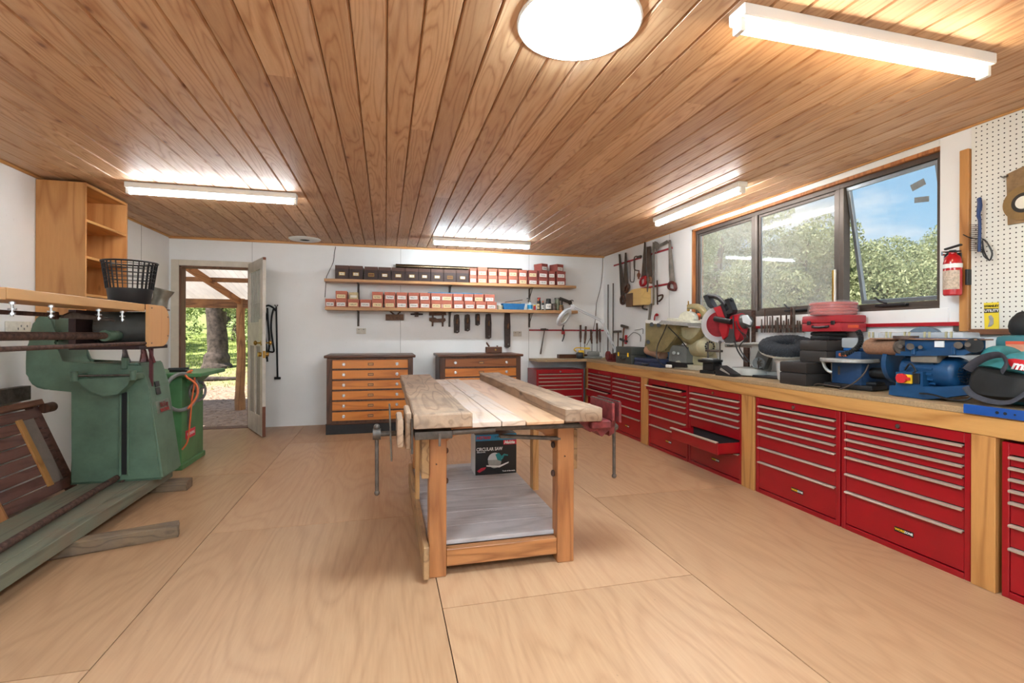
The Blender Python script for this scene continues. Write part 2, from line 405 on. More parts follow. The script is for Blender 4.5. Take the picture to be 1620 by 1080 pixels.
# ---------------------------------------------------------------- walls
def wall_mat():
    m, nt, b, o = newmat('wall_sheet_paint')
    v = mapping(nt, rnd=False); f = noise(nt, v, 1.3, 5, .6); g = noise(nt, v, 26., 3, .6)
    col = ramp(nt, f, [(.3,s2l((234,233,230))),(.7,s2l((242,242,240)))])
    col = mix(nt, ramp(nt, g, [(.70,0.),(.80,.25)]), col, s2l((168,150,132)))
    nt.links.new(col, b.inputs['Base Color']); b.inputs['Roughness'].default_value = .55; return m
m_wall = wall_mat(); m_joint = plain('wall_joint', (120,114,106), .8)
T = .12
s = MB(); s.bb((XL-T,YF-T,-.1),(XL,YB+T,ZC+.02)); wl = st(s.build('wall_left', m_wall, smoothang=0))
DX0, DX1, DZ = -2.42, -1.655, 2.0
s = MB(); s.bb((DX1,YB,-.1),(XR+T,YB+T,ZC+.02)); s.bb((XL,YB,DZ),(DX1,YB+T,ZC+.02)); s.bb((XL,YB,-.1),(DX0,YB+T,DZ)); wb = st(s.build('wall_back', m_wall, smoothang=0))
s = MB(); s.bb((XL-T,YF-T,-.1),(XR+T,YF,ZC+.02)); wf = st(s.build('wall_front', m_wall, smoothang=0))
WY0, WY1, WZ0, WZ1 = 2.162, 4.57, 1.345, 2.295
s = MB(); s.bb((XR,YF,-.1),(XR+T,WY0,ZC+.02)); s.bb((XR,WY1,-.1),(XR+T,YB,ZC+.02)); s.bb((XR,WY0,-.1),(XR+T,WY1,WZ0)); s.bb((XR,WY0,WZ1),(XR+T,WY1,ZC+.02)); wr = st(s.build('wall_right', m_wall, smoothang=0))
s = MB()   # sheet joints and fixings
for x in (-1.62, .194, 1.993): s.bb((x-.0015,YB-.0012,.0 if x > 0 else 2.08),(x+.0015,YB+.001,ZC))
s.build('sheet_joint', m_joint, wb, smoothang=0)
s = MB(); s.bb((XR-.0012,5.0,.84),(XR+.001,5.003,ZC)); s.build('sheet_joint', m_joint, wr, smoothang=0)
s = MB(); s.bb((XL-.001,6.05,.0),(XL+.0012,6.054,ZC)); s.build('sheet_joint', m_joint, wl, smoothang=0)
# cornice strips
s = MB(); s.bb((XL,YB-.022,ZC-.028),(XR,YB,ZC),.003); st(s.build('trim_1', m_pine_x))
s = MB(); s.bb((XL,YF,ZC-.02),(XL+.018,YB-.022,ZC),.003); st(s.build('trim_2', m_pine_y))
s = MB(); s.bb((XR-.012,YF,ZC-.012),(XR,YB-.022,ZC),.002); st(s.build('trim_3', m_pine_y))
# ---------------------------------------------------------------- fluorescent battens
m_tube = emit('lit_tube', (.76,.90,1.), TUBE_L); m_tube_w = emit('lit_tube_warm', (1.,.84,.58), TUBE_L*.45)
m_tube_in = MATS['lit_tube']
m_tube_off = emit('dim_tube', (.95,.97,1.), TUBE_L*.6)
def batten(label, loc, rz, warm=False, off=False):
    t = thing('fluorescent_light', label, 'ceiling light', loc, rz, 'fluorescent battens on the board ceiling')
    L = 1.23
    s = MB(); s.bb((-L/2,-.042,-.045),(L/2,.042,0),.004); s.build('batten', m_white, t, False)
    for x in (-L/2+.012, L/2-.012): s = MB(); s.bb((x-.012,-.022,-.088),(x+.012,.022,-.042),.003); s.build('tube_holder', m_white, t, False)
    s = MB(); s.cyl((-L/2+.03,0,-.070),(L/2-.03,0,-.070),.0165,n=16); s.build('tube', m_tube_w if warm else (m_tube_off if off else m_tube_in), t, False)
    s = MB(); s.cyl((.06,-.01,-.047),(.06,-.01,-.041),.010,n=12); s.build('starter', plain('starter_grey', (120,120,118), .5), t, False)
    return t
batten('white fluorescent batten on the ceiling near the doorway', (-1.34,4.44,ZC), 0, off=True)
batten('white fluorescent batten above the shelves on the back wall', (1.16,5.98,ZC), 0)
batten('white fluorescent batten alongside the window wall', (2.63,3.78,ZC), PI/2, off=True)
batten('largest fluorescent batten, overhead at the upper right', (1.83,1.50,ZC), 0, True)
batten('unseen fluorescent batten added near the left end for fill light', (-1.34,.2,ZC), 0, off=True)  # out of view, added to brighten the near left
batten('unseen fluorescent batten added behind the camera for fill light', (1.2,-.5,ZC), 0, off=True)  # extra fill lamp, added behind the camera
t = thing('ceiling_dome', 'round white domed ceiling light speckled with dead insects', 'ceiling light', (.70,1.72,ZC), 0, 'domed ceiling lights')
m, nt, b, o_ = newmat('dirty_diffuser')
f = noise(nt, mapping(nt), 14., 4, .6); c = ramp(nt, f, [(.60,(.66,.86,1.,1)),(.70,(.006,.006,.005,1))])
nt.links.new(c, b.inputs['Base Color']); nt.links.new(c, b.inputs['Emission Color']); b.inputs['Emission Strength'].default_value = DOME_L; b.inputs['Roughness'].default_value = .3
s = MB(); s.lathe([(.0001,-.062),(.06,-.061),(.12,-.055),(.17,-.043),(.205,-.026),(.222,-.010),(.222,0)], n=56); s.build('diffuser', m, t, False, 60)
s = MB(); s.torus((0,0,-.006), .226, .008); s.build('rim', m_white, t, False, 60)
t2 = dup(t, (-1.3,.1,ZC), label='unseen domed ceiling light added above the near left for fill')  # copy of the dome, added out of view as fill
t2 = dup(t, (1.0,-.9,ZC), label='unseen domed ceiling light added behind the camera for fill')  # another added dome, lights the room from behind the camera
t = thing('ceiling_vent', 'round white ceiling vent with a dark centre hole', 'vent', (-.97,6.50,ZC))
s = MB(); s.lathe([(.185,0),(.185,-.006),(.17,-.016),(.07,-.020),(.055,-.012),(.055,0)], n=40); s.build('flange', m_white, t, False, 50)
s = MB(); s.cyl((0,0,-.015),(0,0,-.001),.056); s.build('opening', plain('dark_hole', (8,8,8), .9), t, False)
# ================================================================ windows on the right wall
m_alu = plain('bronze_aluminium', (96,86,78), .4, .5, .05, 20)
m_alu_l = plain('light_aluminium_edge', (150,156,160), .35, .6, .03, 20)
def glass_mat(name, dust, rgb=(.62,.63,.58)):
    m, nt, b, o = newmat(name); nt.nodes.remove(b)
    tr = nt.nodes.new('ShaderNodeBsdfTransparent'); tr.inputs[0].default_value = (.97,.985,.98,1)
    gl = nt.nodes.new('ShaderNodeBsdfGlossy'); gl.inputs['Roughness'].default_value = .03
    di = nt.nodes.new('ShaderNodeBsdfDiffuse'); di.inputs[0].default_value = rgb+(1,)
    lw = nt.nodes.new('ShaderNodeLayerWeight'); lw.inputs[0].default_value = .5; fr_o = ramp(nt, lw.outputs['Facing'], [(.0,.02),(.5,.035),(.8,.15),(1.,.8)])
    a = nt.nodes.new('ShaderNodeMixShader'); nt.links.new(fr_o, a.inputs[0]); nt.links.new(tr.outputs[0], a.inputs[1]); nt.links.new(gl.outputs[0], a.inputs[2])
    v = mapping(nt, rnd=False); n = noise(nt, v, 2.2, 5, .65)
    r = ramp(nt, n, [(.3,dust*.6),(.75,dust*1.4)])
    c = nt.nodes.new('ShaderNodeMixShader'); nt.links.new(r, c.inputs[0]); nt.links.new(a.outputs[0], c.inputs[1]); nt.links.new(di.outputs[0], c.inputs[2])
    nt.links.new(c.outputs[0], o.inputs[0]); return m
m_glass_d = glass_mat('dusty_glass', .28); m_glass = glass_mat('clear_glass', .08)
FX = XR+.045                     # window frame plane
s = MB()   # timber reveal lining
s.bb((XR-.004,WY1-.022,WZ0),(XR+T,WY1,WZ1)); s.bb((XR-.004,WY0,WZ1-.022),(XR+T,WY1,WZ1)); st(s.build('trim_4', wood('rough_red_timber', (196,128,72), (150,88,48), 'Z', 2.5, .6), smoothang=0))
s = MB(); s.bb((XR-.004,WY0,WZ0-.005),(XR+T,WY1,WZ0+.012)); st(s.build('trim_9', m_alu, smoothang=0))
s = MB(); s.bb((XR-.010,WY0,WZ1),(XR,WY1+.03,WZ1+.038),.002); st(s.build('trim_5', m_white, smoothang=0))
s = MB(); s.bb((XR-.012,2.11,1.235),(XR,WY1,WZ0-.004),.002); st(s.build('trim_6', m_wall, smoothang=0))
def frame(s, y0, y1, z0, z1, w, x0, x1, M=None):
    s.bb((x0,y0,z0),(x1,y1,z0+w),.002,M); s.bb((x0,y0,z1-w),(x1,y1,z1),.002,M)
    s.bb((x0,y0,z0+w),(x1,y0+w,z1-w),.002,M); s.bb((x0,y1-w,z0+w),(x1,y1,z1-w),.002,M)
wins = [(3.69,4.548),(2.845,3.69),(WY0,2.845)]
for k, (a, b_) in enumerate(wins):
    w = room('window_%d' % (k+1), (FX, (a+b_)/2, WZ0+.012))
    z0, z1 = WZ0+.012, WZ1-.022
    s = MB(); frame(s, a, b_, z0, z1, .034, FX-.02, FX+.04); s.build('window_frame', m_alu, w)
    if k < 2:
        s = MB(); frame(s, a+.034, b_-.034, z0+.034, z1-.034, .022, FX-.006, FX+.02); s.build('sash', m_alu, w)
        s = MB(); s.bb((FX+.004,b_-.064,z0+.05),(FX+.010,b_-.056,z1-.05)); s.build('pane_edge', m_alu_l, w)
        s = MB(); s.bb((FX+.005,a+.05,z0+.05),(FX+.009,b_-.05,z1-.05)); s.build('window_pane', m_glass_d, w, smoothang=0)
    else:
        M = Matrix.Translation((FX+.01,0,z1-.034)) @ Matrix.Rotation(math.radians(-10),4,'Y') @ Matrix.Translation((-FX-.01,0,-(z1-.034)))
        s = MB(); frame(s, a+.036, b_-.036, z0+.036, z1-.034, .026, FX-.004, FX+.022, M); s.build('open_sash', m_alu_l, w)
        s = MB(); s.bb((FX+.005,a+.058,z0+.058),(FX+.009,b_-.058,z1-.056),0,M); s.build('window_pane', m_glass, w, smoothang=0)
        s = MB()
        for (y,z,an) in ((2.335,z1-.15,-14),(2.325,z1-.245,8)): s.box((FX+.003,y,z),(.003,.085,.042 if an < 0 else .034),0,(math.radians(an),0,0),M)
        s.build('window_sticker', plain('sticker_grey', (140,146,146), .6), w, smoothang=0)
    ym = (a+b_)/2-.05
    s = MB(); s.bb((FX-.055,ym-.10,z0+.012),(FX-.02,ym+.10,z0+.028),.004); s.tube([(FX-.05,ym+.02,z0+.03),(FX-.055,ym+.06,z0+.045),(FX-.05,ym+.10,z0+.075)],.006); s.build('window_winder', m_blackp, w)
w = room('window_4', (.4,YF-.06,.75))                      # unseen window, added behind the camera for daylight fill
s = MB(); s.bb((-1.9,YF-.05,.75),(2.7,YF+.012,.80)); s.bb((-1.9,YF-.05,2.15),(2.7,YF+.012,2.2)); 
for x in (-1.9,-.4,1.1,2.65): s.bb((x,YF-.05,.80),(x+.05,YF+.012,2.15))
s.build('window_frame', m_alu, w); s = MB(); s.bb((-1.85,YF-.03,.80),(2.65,YF-.026,2.15)); s.build('window_pane', m_glass, w, smoothang=0)
# ================================================================ doorway and door
m_trim = plain('aged_cream_paint', (214,204,186), .5, var=.05, scale=9)
s = MB(); s.bb((DX0-.085,YB-.018,0),(DX0,YB,DZ+.07),.003); s.bb((DX0,YB-.018,DZ),(DX1+.08,YB,DZ+.07),.003); s.bb((DX1,YB-.018,0),(DX1+.08,YB,DZ),.003)
st(s.build('trim_7', m_trim))
s = MB(); s.bb((DX0,YB-.01,0),(DX0+.02,YB+T+.02,DZ)); s.bb((DX0,YB-.01,DZ-.02),(DX1,YB+T+.02,DZ)); s.bb((DX1-.02,YB+.02,0),(DX1,YB+T+.02,DZ-.02)); s.bb((DX0,YB-.01,-.02),(DX1,YB+T+.05,.004))
st(s.build('trim_8', wood('weathered_jamb', (120,84,62), (84,56,40), 'Z', 2, .7), smoothang=0))
hx, hy = DX1-.004, YB-.03; ex, ey = -1.345, 6.05
DL = math.hypot(ex-hx, ey-hy); DA = math.atan2(ey-hy, ex-hx)
d = room('door_1', (hx,hy,.012), DA)
m_door = plain('door_cream_paint', (196,190,178), .5, var=.10, scale=8)
DH = 2.03
s = MB(); th = .036
s.bb((0,0,0),(.11,th,DH),.002); s.bb((DL-.11,0,0),(DL,th,DH),.002); s.bb((.11,0,0),(DL-.11,th,.22),.002); s.bb((.11,0,DH-.12),(DL-.11,th,DH),.002); s.bb((.11,0,1.02),(DL-.11,th,1.30),.002)
s.bb((DL/2-.04,0,.22),(DL/2+.04,th,1.02),.002)
s.build('door_frame_rails', m_door, d, False)
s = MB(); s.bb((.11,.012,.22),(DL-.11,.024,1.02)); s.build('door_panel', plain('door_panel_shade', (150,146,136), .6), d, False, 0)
s = MB(); s.bb((.11,.014,1.30),(DL-.11,.020,DH-.12)); s.build('leadlight_glass', glass_mat('pale_leadlight', .45, (.75,.78,.70)), d, False, 0)
s = MB()
for i in range(1,6): x = .11+(DL-.22)*i/6; s.bb((x-.005,.010,1.30),(x+.005,.024,DH-.12))
s.bb((.11,.010,1.52),(DL-.11,.024,1.535)); s.build('lead_bars', plain('lead_grey', (150,148,140), .5), d, False, 0)
s = MB(); s.bb((DL-.16,-.004,1.05),(DL-.015,0,1.33),.002); s.bb((DL-.16,th,1.05),(DL-.015,th+.004,1.33),.002); s.build('lock_plate', plain('plate_cream', (206,200,184), .45), d, False)
for zz, nm in ((1.06,'knob'),(.93,'rim_lock')):
    s = MB()
    if nm == 'knob':
        s.cyl((DL-.06,-.05,zz),(DL-.06,th+.05,zz),.009); s.ball((DL-.06,-.06,zz),(.027,.02,.027)); s.ball((DL-.06,th+.06,zz),(.027,.02,.027)); s.cyl((DL-.06,-.006,zz),(DL-.06,th+.006,zz),.03)
    else: s.cyl((DL-.055,-.035,zz),(DL-.055,th+.04,zz),.026); s.bb((DL-.004,.004,zz-.04),(DL+.003,th-.004,zz+.04),.001)
    s.build(nm, m_brass, d, False)
s = MB(); s.bb((DL-.001,.002,DH-.03),(DL+.002,th-.002,DH),0); s.bb((DL-.002,.001,0),(DL+.003,th-.001,.34)); s.build('worn_edge', plain('worn_brown', (110,62,40), .7), d, False)
# ================================================================ outdoors
def gz(x, y): 
    return -.10 + .085*max(0., y-9.2)*(1 if x < 4 else max(0., 1-(x-4)/4)) + .012*math.sin(x*2.3)*math.cos(y*1.7)
def ground_mat():
    m, nt, b, o = newmat('dirt_and_grass')
    v = mapping(nt, rnd=False); n1 = noise(nt, v, .55, 5, .6); n2 = noise(nt, v, 14., 4, .7); n3 = noise(nt, v, 60., 3, .7)
    dirt = ramp(nt, n2, [(.3,s2l((116,92,76))),(.7,s2l((176,152,132)))]); grass = ramp(nt, n3, [(.3,s2l((92,112,48))),(.7,s2l((168,178,104)))])
    tc = nt.nodes.new('ShaderNodeTexCoord'); sp = nt.nodes.new('ShaderNodeSeparateXYZ'); nt.links.new(tc.outputs['Object'], sp.inputs[0])
    md = nt.nodes.new('ShaderNodeMath'); md.operation = 'MULTIPLY_ADD'; nt.links.new(sp.outputs[1], md.inputs[0]); md.inputs[1].default_value = .075; nt.links.new(n1, md.inputs[2])
    f = ramp(nt, md.outputs[0], [(1.32,0.) if False else (.0,0.),(1.,1.)])
    mr = nt.nodes.new('ShaderNodeMapRange'); nt.links.new(md.outputs[0], mr.inputs[0]); mr.inputs[1].default_value = 1.30; mr.inputs[2].default_value = 1.62
    nt.links.new(mix(nt, mr.outputs[0], dirt, grass), b.inputs['Base Color']); b.inputs['Roughness'].default_value = .95
    bump(nt, b, n2, .6, .04); return m
s = MB()
s.grid(lambda u,v: Vector((-40+90*u, YB+T+.02+60*v, gz(-40+90*u, YB+T+60*v))), 91, 61)
o = s.build('ground', ground_mat(), smoothang=60, open_=True); l = o.location.copy(); o.data.transform(Matrix.Translation(l)); o.location = (0,0,0); WM[o.name] = Matrix.Identity(4); tag(o,'bare leaf-strewn dirt turning to green grass beyond the door','ground',kind='structure')
s = MB(); s.grid(lambda u,v: Vector((XR+T+46*u, -25+(YB+T+25)*v, -.12-.5*u)), 24, 24)
o = s.build('ground', plain('pale_bounce_gravel',(206,196,176),.9,0,.15,6), smoothang=60, open_=True); l = o.location.copy(); o.data.transform(Matrix.Translation(l)); o.location = (0,0,0); tag(o,'unseen pale gravel ground added outside the long window to bounce light','ground',kind='structure')  # unseen ground, made pale so sunlight bounces up to the ceiling
# veranda
SL = math.tan(math.radians(12)); PYV = 9.08; PXV = -2.35
def rz_(y): return 1.80 + (PYV-y)*SL
t = thing('veranda', 'open veranda with corrugated iron roof on round timber posts outside the door', 'veranda', (PXV,8.,-.1))
m_iron, nt, b, o_ = newmat('corrugated_sheet'); c = ramp(nt, noise(nt, mapping(nt,(1,.3,1)), 3., 4, .6), [(.3,s2l((196,188,182))),(.7,s2l((226,220,214)))])
nt.links.new(c, b.inputs['Base Color']); b.inputs['Roughness'].default_value = .4; tl = nt.nodes.new('ShaderNodeBsdfTranslucent'); nt.links.new(c, tl.inputs[0]); mx = nt.nodes.new('ShaderNodeMixShader'); mx.inputs[0].default_value = .25
nt.links.new(b.outputs[0], mx.inputs[1]); nt.links.new(tl.outputs[0], mx.inputs[2]); nt.links.new(mx.outputs[0], o_.inputs[0])
def iron(u, v): x = -5.2+5.2*u; y = YB+T+.02+(PYV+.35-YB-T)*v; return Vector((x, y, rz_(y)+.022*math.sin(x*2*PI/.09)))
s = MB(); s.grid(iron, 821, 5)
o = s.build('roof_sheet', m_iron, t, smoothang=60, open_=True)
m_log = wood('round_log', (184,134,88), (132,88,56), 'Z', 1.6, .8, dirt=.5, dirt_rgb=(96,70,52)); m_logx = wood('round_log_cross', (168,118,76), (112,74,48), 'X', 1.6, .8, dirt=.6, dirt_rgb=(84,60,46))
s = MB(); s.tube([(PXV,PYV,gz(PXV,PYV)-.05),(PXV-.01,PYV,.2),(PXV+.01,PYV,.8),(PXV-.005,PYV,1.3),(PXV,PYV,1.76)],[.082,.070,.066,.064,.066],14,k=4); s.build('post', m_log, t)
s = MB(); s.tube([(-5.3,PYV,gz(-5.3,PYV)-.05),(-5.3,PYV,1.76)],.07,12); s.build('post', m_log, t)
s = MB(); s.bb((-5.3,PYV-.05,1.60),(-1.0,PYV+.05,1.745),.01); s.build('beam', m_logx, t)
s = MB(); s.bb((-5.3,8.02,rz_(8.05)-.085),(-.3,8.09,rz_(8.05)-.022),.01); s.build('purlin', m_logx, t)
m_raf = wood('rafter_timber', (178,122,74), (128,80,48), 'Y', 1.6, .7)
s = MB(); s.bar((-2.62,YB+T+.02,rz_(YB+T)-.10),(PXV,PYV,rz_(PYV)-.10),.045,.10,.004); s.build('rafter', m_raf, t)
# trees
def leafmesh(name, m, blobs, n, size, seed, trunkbits=None):
    q = np.random.RandomState(seed); V = []; F = []
    w = np.array([b_[3]**2 for b_ in blobs]); w = w/w.sum(); idx = q.choice(len(blobs), n, p=w)
    B = np.array([b_[:3] for b_ in blobs])[idx]; Rr = np.array([b_[3] for b_ in blobs])[idx]
    d = q.normal(size=(n,3)); d /= np.linalg.norm(d,axis=1)[:,None]; rad = Rr*(.55+.5*q.rand(n)**.5)
    C = B + d*rad[:,None]*np.array([1,1,.8]); a = q.normal(size=(n,3)); a /= np.linalg.norm(a,axis=1)[:,None]
    b2 = np.cross(a, q.normal(size=(n,3))); b2 /= np.linalg.norm(b2,axis=1)[:,None]
    sz = size*(.6+.8*q.rand(n))[:,None]; a2 = a*sz; b2 = b2*sz*.42
    Vv = np.stack([C-a2, C+b2, C+a2, C-b2], 1).reshape(-1,3)
    me = bpy.data.meshes.new(name); me.vertices.add(n*4); me.vertices.foreach_set('co', Vv.ravel())
    me.loops.add(n*4); me.loops.foreach_set('vertex_index', np.arange(n*4)); me.polygons.add(n); me.polygons.foreach_set('loop_start', np.arange(n)*4); me.polygons.foreach_set('loop_total', np.full(n,4))
    me.update(); me.materials.append(m); return me
def leaf_mat(name, a, b2):
    m, nt, b, o = newmat(name); gi = nt.nodes.new('ShaderNodeNewGeometry')
    c = ramp(nt, gi.outputs['Random Per Island'], [(0.,s2l(a)),(1.,s2l(b2))]); nt.links.new(c, b.inputs['Base Color']); b.inputs['Roughness'].default_value = .6
    tl = nt.nodes.new('ShaderNodeBsdfTranslucent'); nt.links.new(c, tl.inputs[0]); mx = nt.nodes.new('ShaderNodeMixShader'); mx.inputs[0].default_value = .4
    nt.links.new(b.outputs[0], mx.inputs[1]); nt.links.new(tl.outputs[0], mx.inputs[2]); nt.links.new(mx.outputs[0], o.inputs[0]); return m
m_leaf = leaf_mat('olive_leaves', (104,116,76), (176,180,138)); m_leaf2 = leaf_mat('bright_leaves', (104,126,76), (200,208,150)); m_leafd = leaf_mat('dry_leaves', (120,92,70), (196,168,140))
m_bark = plain('grey_bark', (84,72,66), .95, 0, .35, 9, .9)
def tree(name, label, loc, h, r, seed, mat_, n=15000, size=.075, trunk=.16, group=None, low=0.):
    q = random.Random(seed); t = thing(name, label, 'tree', loc, 0, group)
    blobs = []
    for i in range(26):
        a = q.uniform(0,2*PI); rr = r*q.random()**.5; z = h*(low+(1-low)*q.uniform(.12,.9)) ; k = 1-.45*(z/h)
        blobs.append((rr*math.cos(a)*k, rr*math.sin(a)*k, z, r*q.uniform(.22,.42)))
    me = leafmesh('foliage', mat_, blobs, n, size, seed); o = bpy.data.objects.new('foliage', me); COL.objects.link(o); o.parent = t; WM[o.name] = WM[t.name]
    s = MB(); s.tube([(0,0,-.3),(.02*h,0,h*.2),(-.01*h,.02*h,h*.45),(.03*h,0,h*.75)],[trunk*1.3,trunk,trunk*.8,trunk*.4],10,k=3)
    for i in range(5):
        bl = blobs[i*4]; s.tube([(0,.01*h,h*.3+.02*i*h),(bl[0]*.5,bl[1]*.5,(h*.35+bl[2])*.5),bl[:3]],[trunk*.4,trunk*.3,trunk*.12],7,k=3)
    s.build('trunk', m_bark, t, False); return t
g = 'trees outside the long window'
spec = [(8.3,10.9,5.3,2.0,1),(9.8,9.9,4.4,1.9,2),(11.6,8.9,3.3,1.9,3),(14.2,14.6,5.3,2.6,4),(15.4,11.6,4.3,2.3,5),(19.5,13.4,5.6,2.2,6),(10.2,15.2,6.6,2.3,7),(12.6,6.2,2.7,1.7,8)]
lab = ['bushy olive-green tree filling the left-hand window pane','dense olive tree filling the middle window pane','low rounded olive tree just behind the open window sash','tall tree crown behind the dense tree of the middle pane','mid-height tree behind the low tree of the open sash','pale tall tree at the far right of the open sash','large tree far behind the left-hand window pane','small tree near the right end of the open sash']
for (x,y,h,r,sd_),lb in zip(spec,lab): tree('gum_tree', lb, (x,y,-.25), h, r, sd_, m_leaf, 30000, .048, group=g)
# trees behind the door
t = thing('large_tree', 'large tree with thick dark trunk on the rise beyond the door', 'tree', (-4.15,14.,gz(-4.15,14)))
s = MB(); s.tube([(0,0,-.2),(-.03,0,.12),(0,0,.5),(-.04,0,1.2),(-.1,0,2.2),(-.1,.2,3.4)],[.36,.30,.235,.22,.21,.15],16,k=4); s.tube([(-.08,0,1.7),(-.9,.1,2.6),(-1.6,.2,3.0)],[.13,.1,.05],10,k=3); s.tube([(-.06,0,1.5),(.8,.1,2.3),(1.6,.3,2.9)],[.13,.1,.05],10,k=3); s.build('trunk', m_bark, t, False)
q = random.Random(5); bl = [(q.uniform(-3.4,3.0), q.uniform(-.3,1.8), q.uniform(1.75,3.6), q.uniform(.25,.6)) for i in range(26)]+[(-1.9,-.3,1.35,.4),(-1.2,-.2,1.6,.35),(1.3,-.2,1.7,.3)]
me = leafmesh('foliage', m_leaf2, bl, 13000, .06, 5); o = bpy.data.objects.new('foliage', me); COL.objects.link(o); o.parent = t; WM[o.name] = WM[t.name]
for i,(x,y,h,r,lb) in enumerate([(-8.5,17.5,3.6,2.2,'leafy bush left of the big trunk beyond the door'),(-5.6,21,4.2,2.4,'bright green bush directly behind the big trunk'),(-2.2,17.5,3.4,2.0,'bright green bush right of the big trunk'),(-13,22,6,3.0,'tall tree at the back left beyond the door'),(-8,28,6.5,3.4,'distant tree line behind the grass')]):
    tree('green_bush', lb, (x,y,gz(x,y)-.1), h, r, 30+i, m_leaf2, 13000, .08, group='bushes beyond the door')
s = MB(); s.tube([(-4.7,12.2,gz(-4.7,12.2)+.02),(-4.0,12.0,gz(-4,12)+.04),(-3.1,12.1,gz(-3.1,12.1)+.03)],[.05,.06,.04],10,k=3); o = s.build('fallen_log', m_bark); tag(o,'fallen grey log lying on the dirt in front of the big tree','log')
q = np.random.RandomState(4); n = 9000; X = q.uniform(-9,1.5,n); Yy = 6.95+q.rand(n)**1.2*9
V = []
for x,y in zip(X,Yy):
    z = gz(x,y)+.008; a = q.uniform(0,PI); c,sn = math.cos(a),math.sin(a); L = q.uniform(.012,.035); W = L*.4; t1,t2 = q.uniform(-.008,.012,2)
    V += [(x-c*L,y-sn*L,z+t1),(x+sn*W,y-c*W,z),(x+c*L,y+sn*L,z+t2),(x-sn*W,y+c*W,z+.004)]
me = bpy.data.meshes.new('leaf_litter'); me.from_pydata(V,[],[tuple(range(i*4,i*4+4)) for i in range(n)]); me.materials.append(m_leafd); o = bpy.data.objects.new('leaf_litter', me); COL.objects.link(o); tag(o,'dry leaf litter scattered over the dirt outside the door','leaf litter',kind='stuff')
n = 16000; X = q.uniform(-13,4,n); Yy = q.uniform(11.,24,n); V = []
for x,y in zip(X,Yy):
    if y < 13 and q.rand() < .6: y += 3
    z = gz(x,y)-.01; a = q.uniform(0,PI); c,sn = math.cos(a)*.012,math.sin(a)*.012; h = q.uniform(.04,.12); lx,lyy = q.uniform(-.04,.04,2)
    V += [(x-c,y-sn,z),(x+c,y+sn,z),(x+lx,y+lyy,z+h)]
me = bpy.data.meshes.new('grass'); me.from_pydata(V,[],[tuple(range(i*3,i*3+3)) for i in range(n)]); me.materials.append(leaf_mat('grass_blades',(120,140,60),(190,200,120))); o = bpy.data.objects.new('grass', me); COL.objects.link(o); tag(o,'short sunlit grass around the big tree beyond the door','grass',kind='stuff')
# ================================================================ bench along the right wall
CF = 2.71; ZT = .835
m_chip = plain('chipboard', (168,140,104), .6, 0, .16, 130, .1)
m_chip_top = plain('chipboard_top', (158,140,126), .45, 0, .22, 6)
t = thing('wall_bench', 'long pine-framed bench with chipboard top along the window wall', 'workbench', (2.93,3.4,0))
s = MB(); s.bb((CF-.01,-.6,ZT-.03),(XR-.001,YB-.002,ZT),.002); s.prism([(2.0,6.36),(2.12,6.30),(CF-.01,6.30),(CF-.01,YB-.002),(1.995,YB-.002)], ZT-.03, ZT, 'XY'); s.build('bench_top', [m_chip], t, smoothang=0)
s = MB(); s.bb((CF-.01,-.6,.715),(CF+.035,6.33,ZT-.031),.003); s.build('front_rail', m_pine_y, t)
for y0,y1 in ((3.13,3.265),(1.615,1.712),(4.69,4.825),(6.30,6.38),(.05,.15)):
    s = MB(); s.bb((CF-.008,y0,0),(CF+.082,y1,.714),.003); s.build('post', m_pine, t)
for y in (5.0,2.0): 
    s = MB(); s.bb((CF+.04,y,.716),(XR-.002,y+.045,ZT-.031),.002); s.build('cross_rail', m_pine_x, t)
s = MB(); s.bb((CF+.001,1.64,.0),(CF+.012,1.655,.05)); 
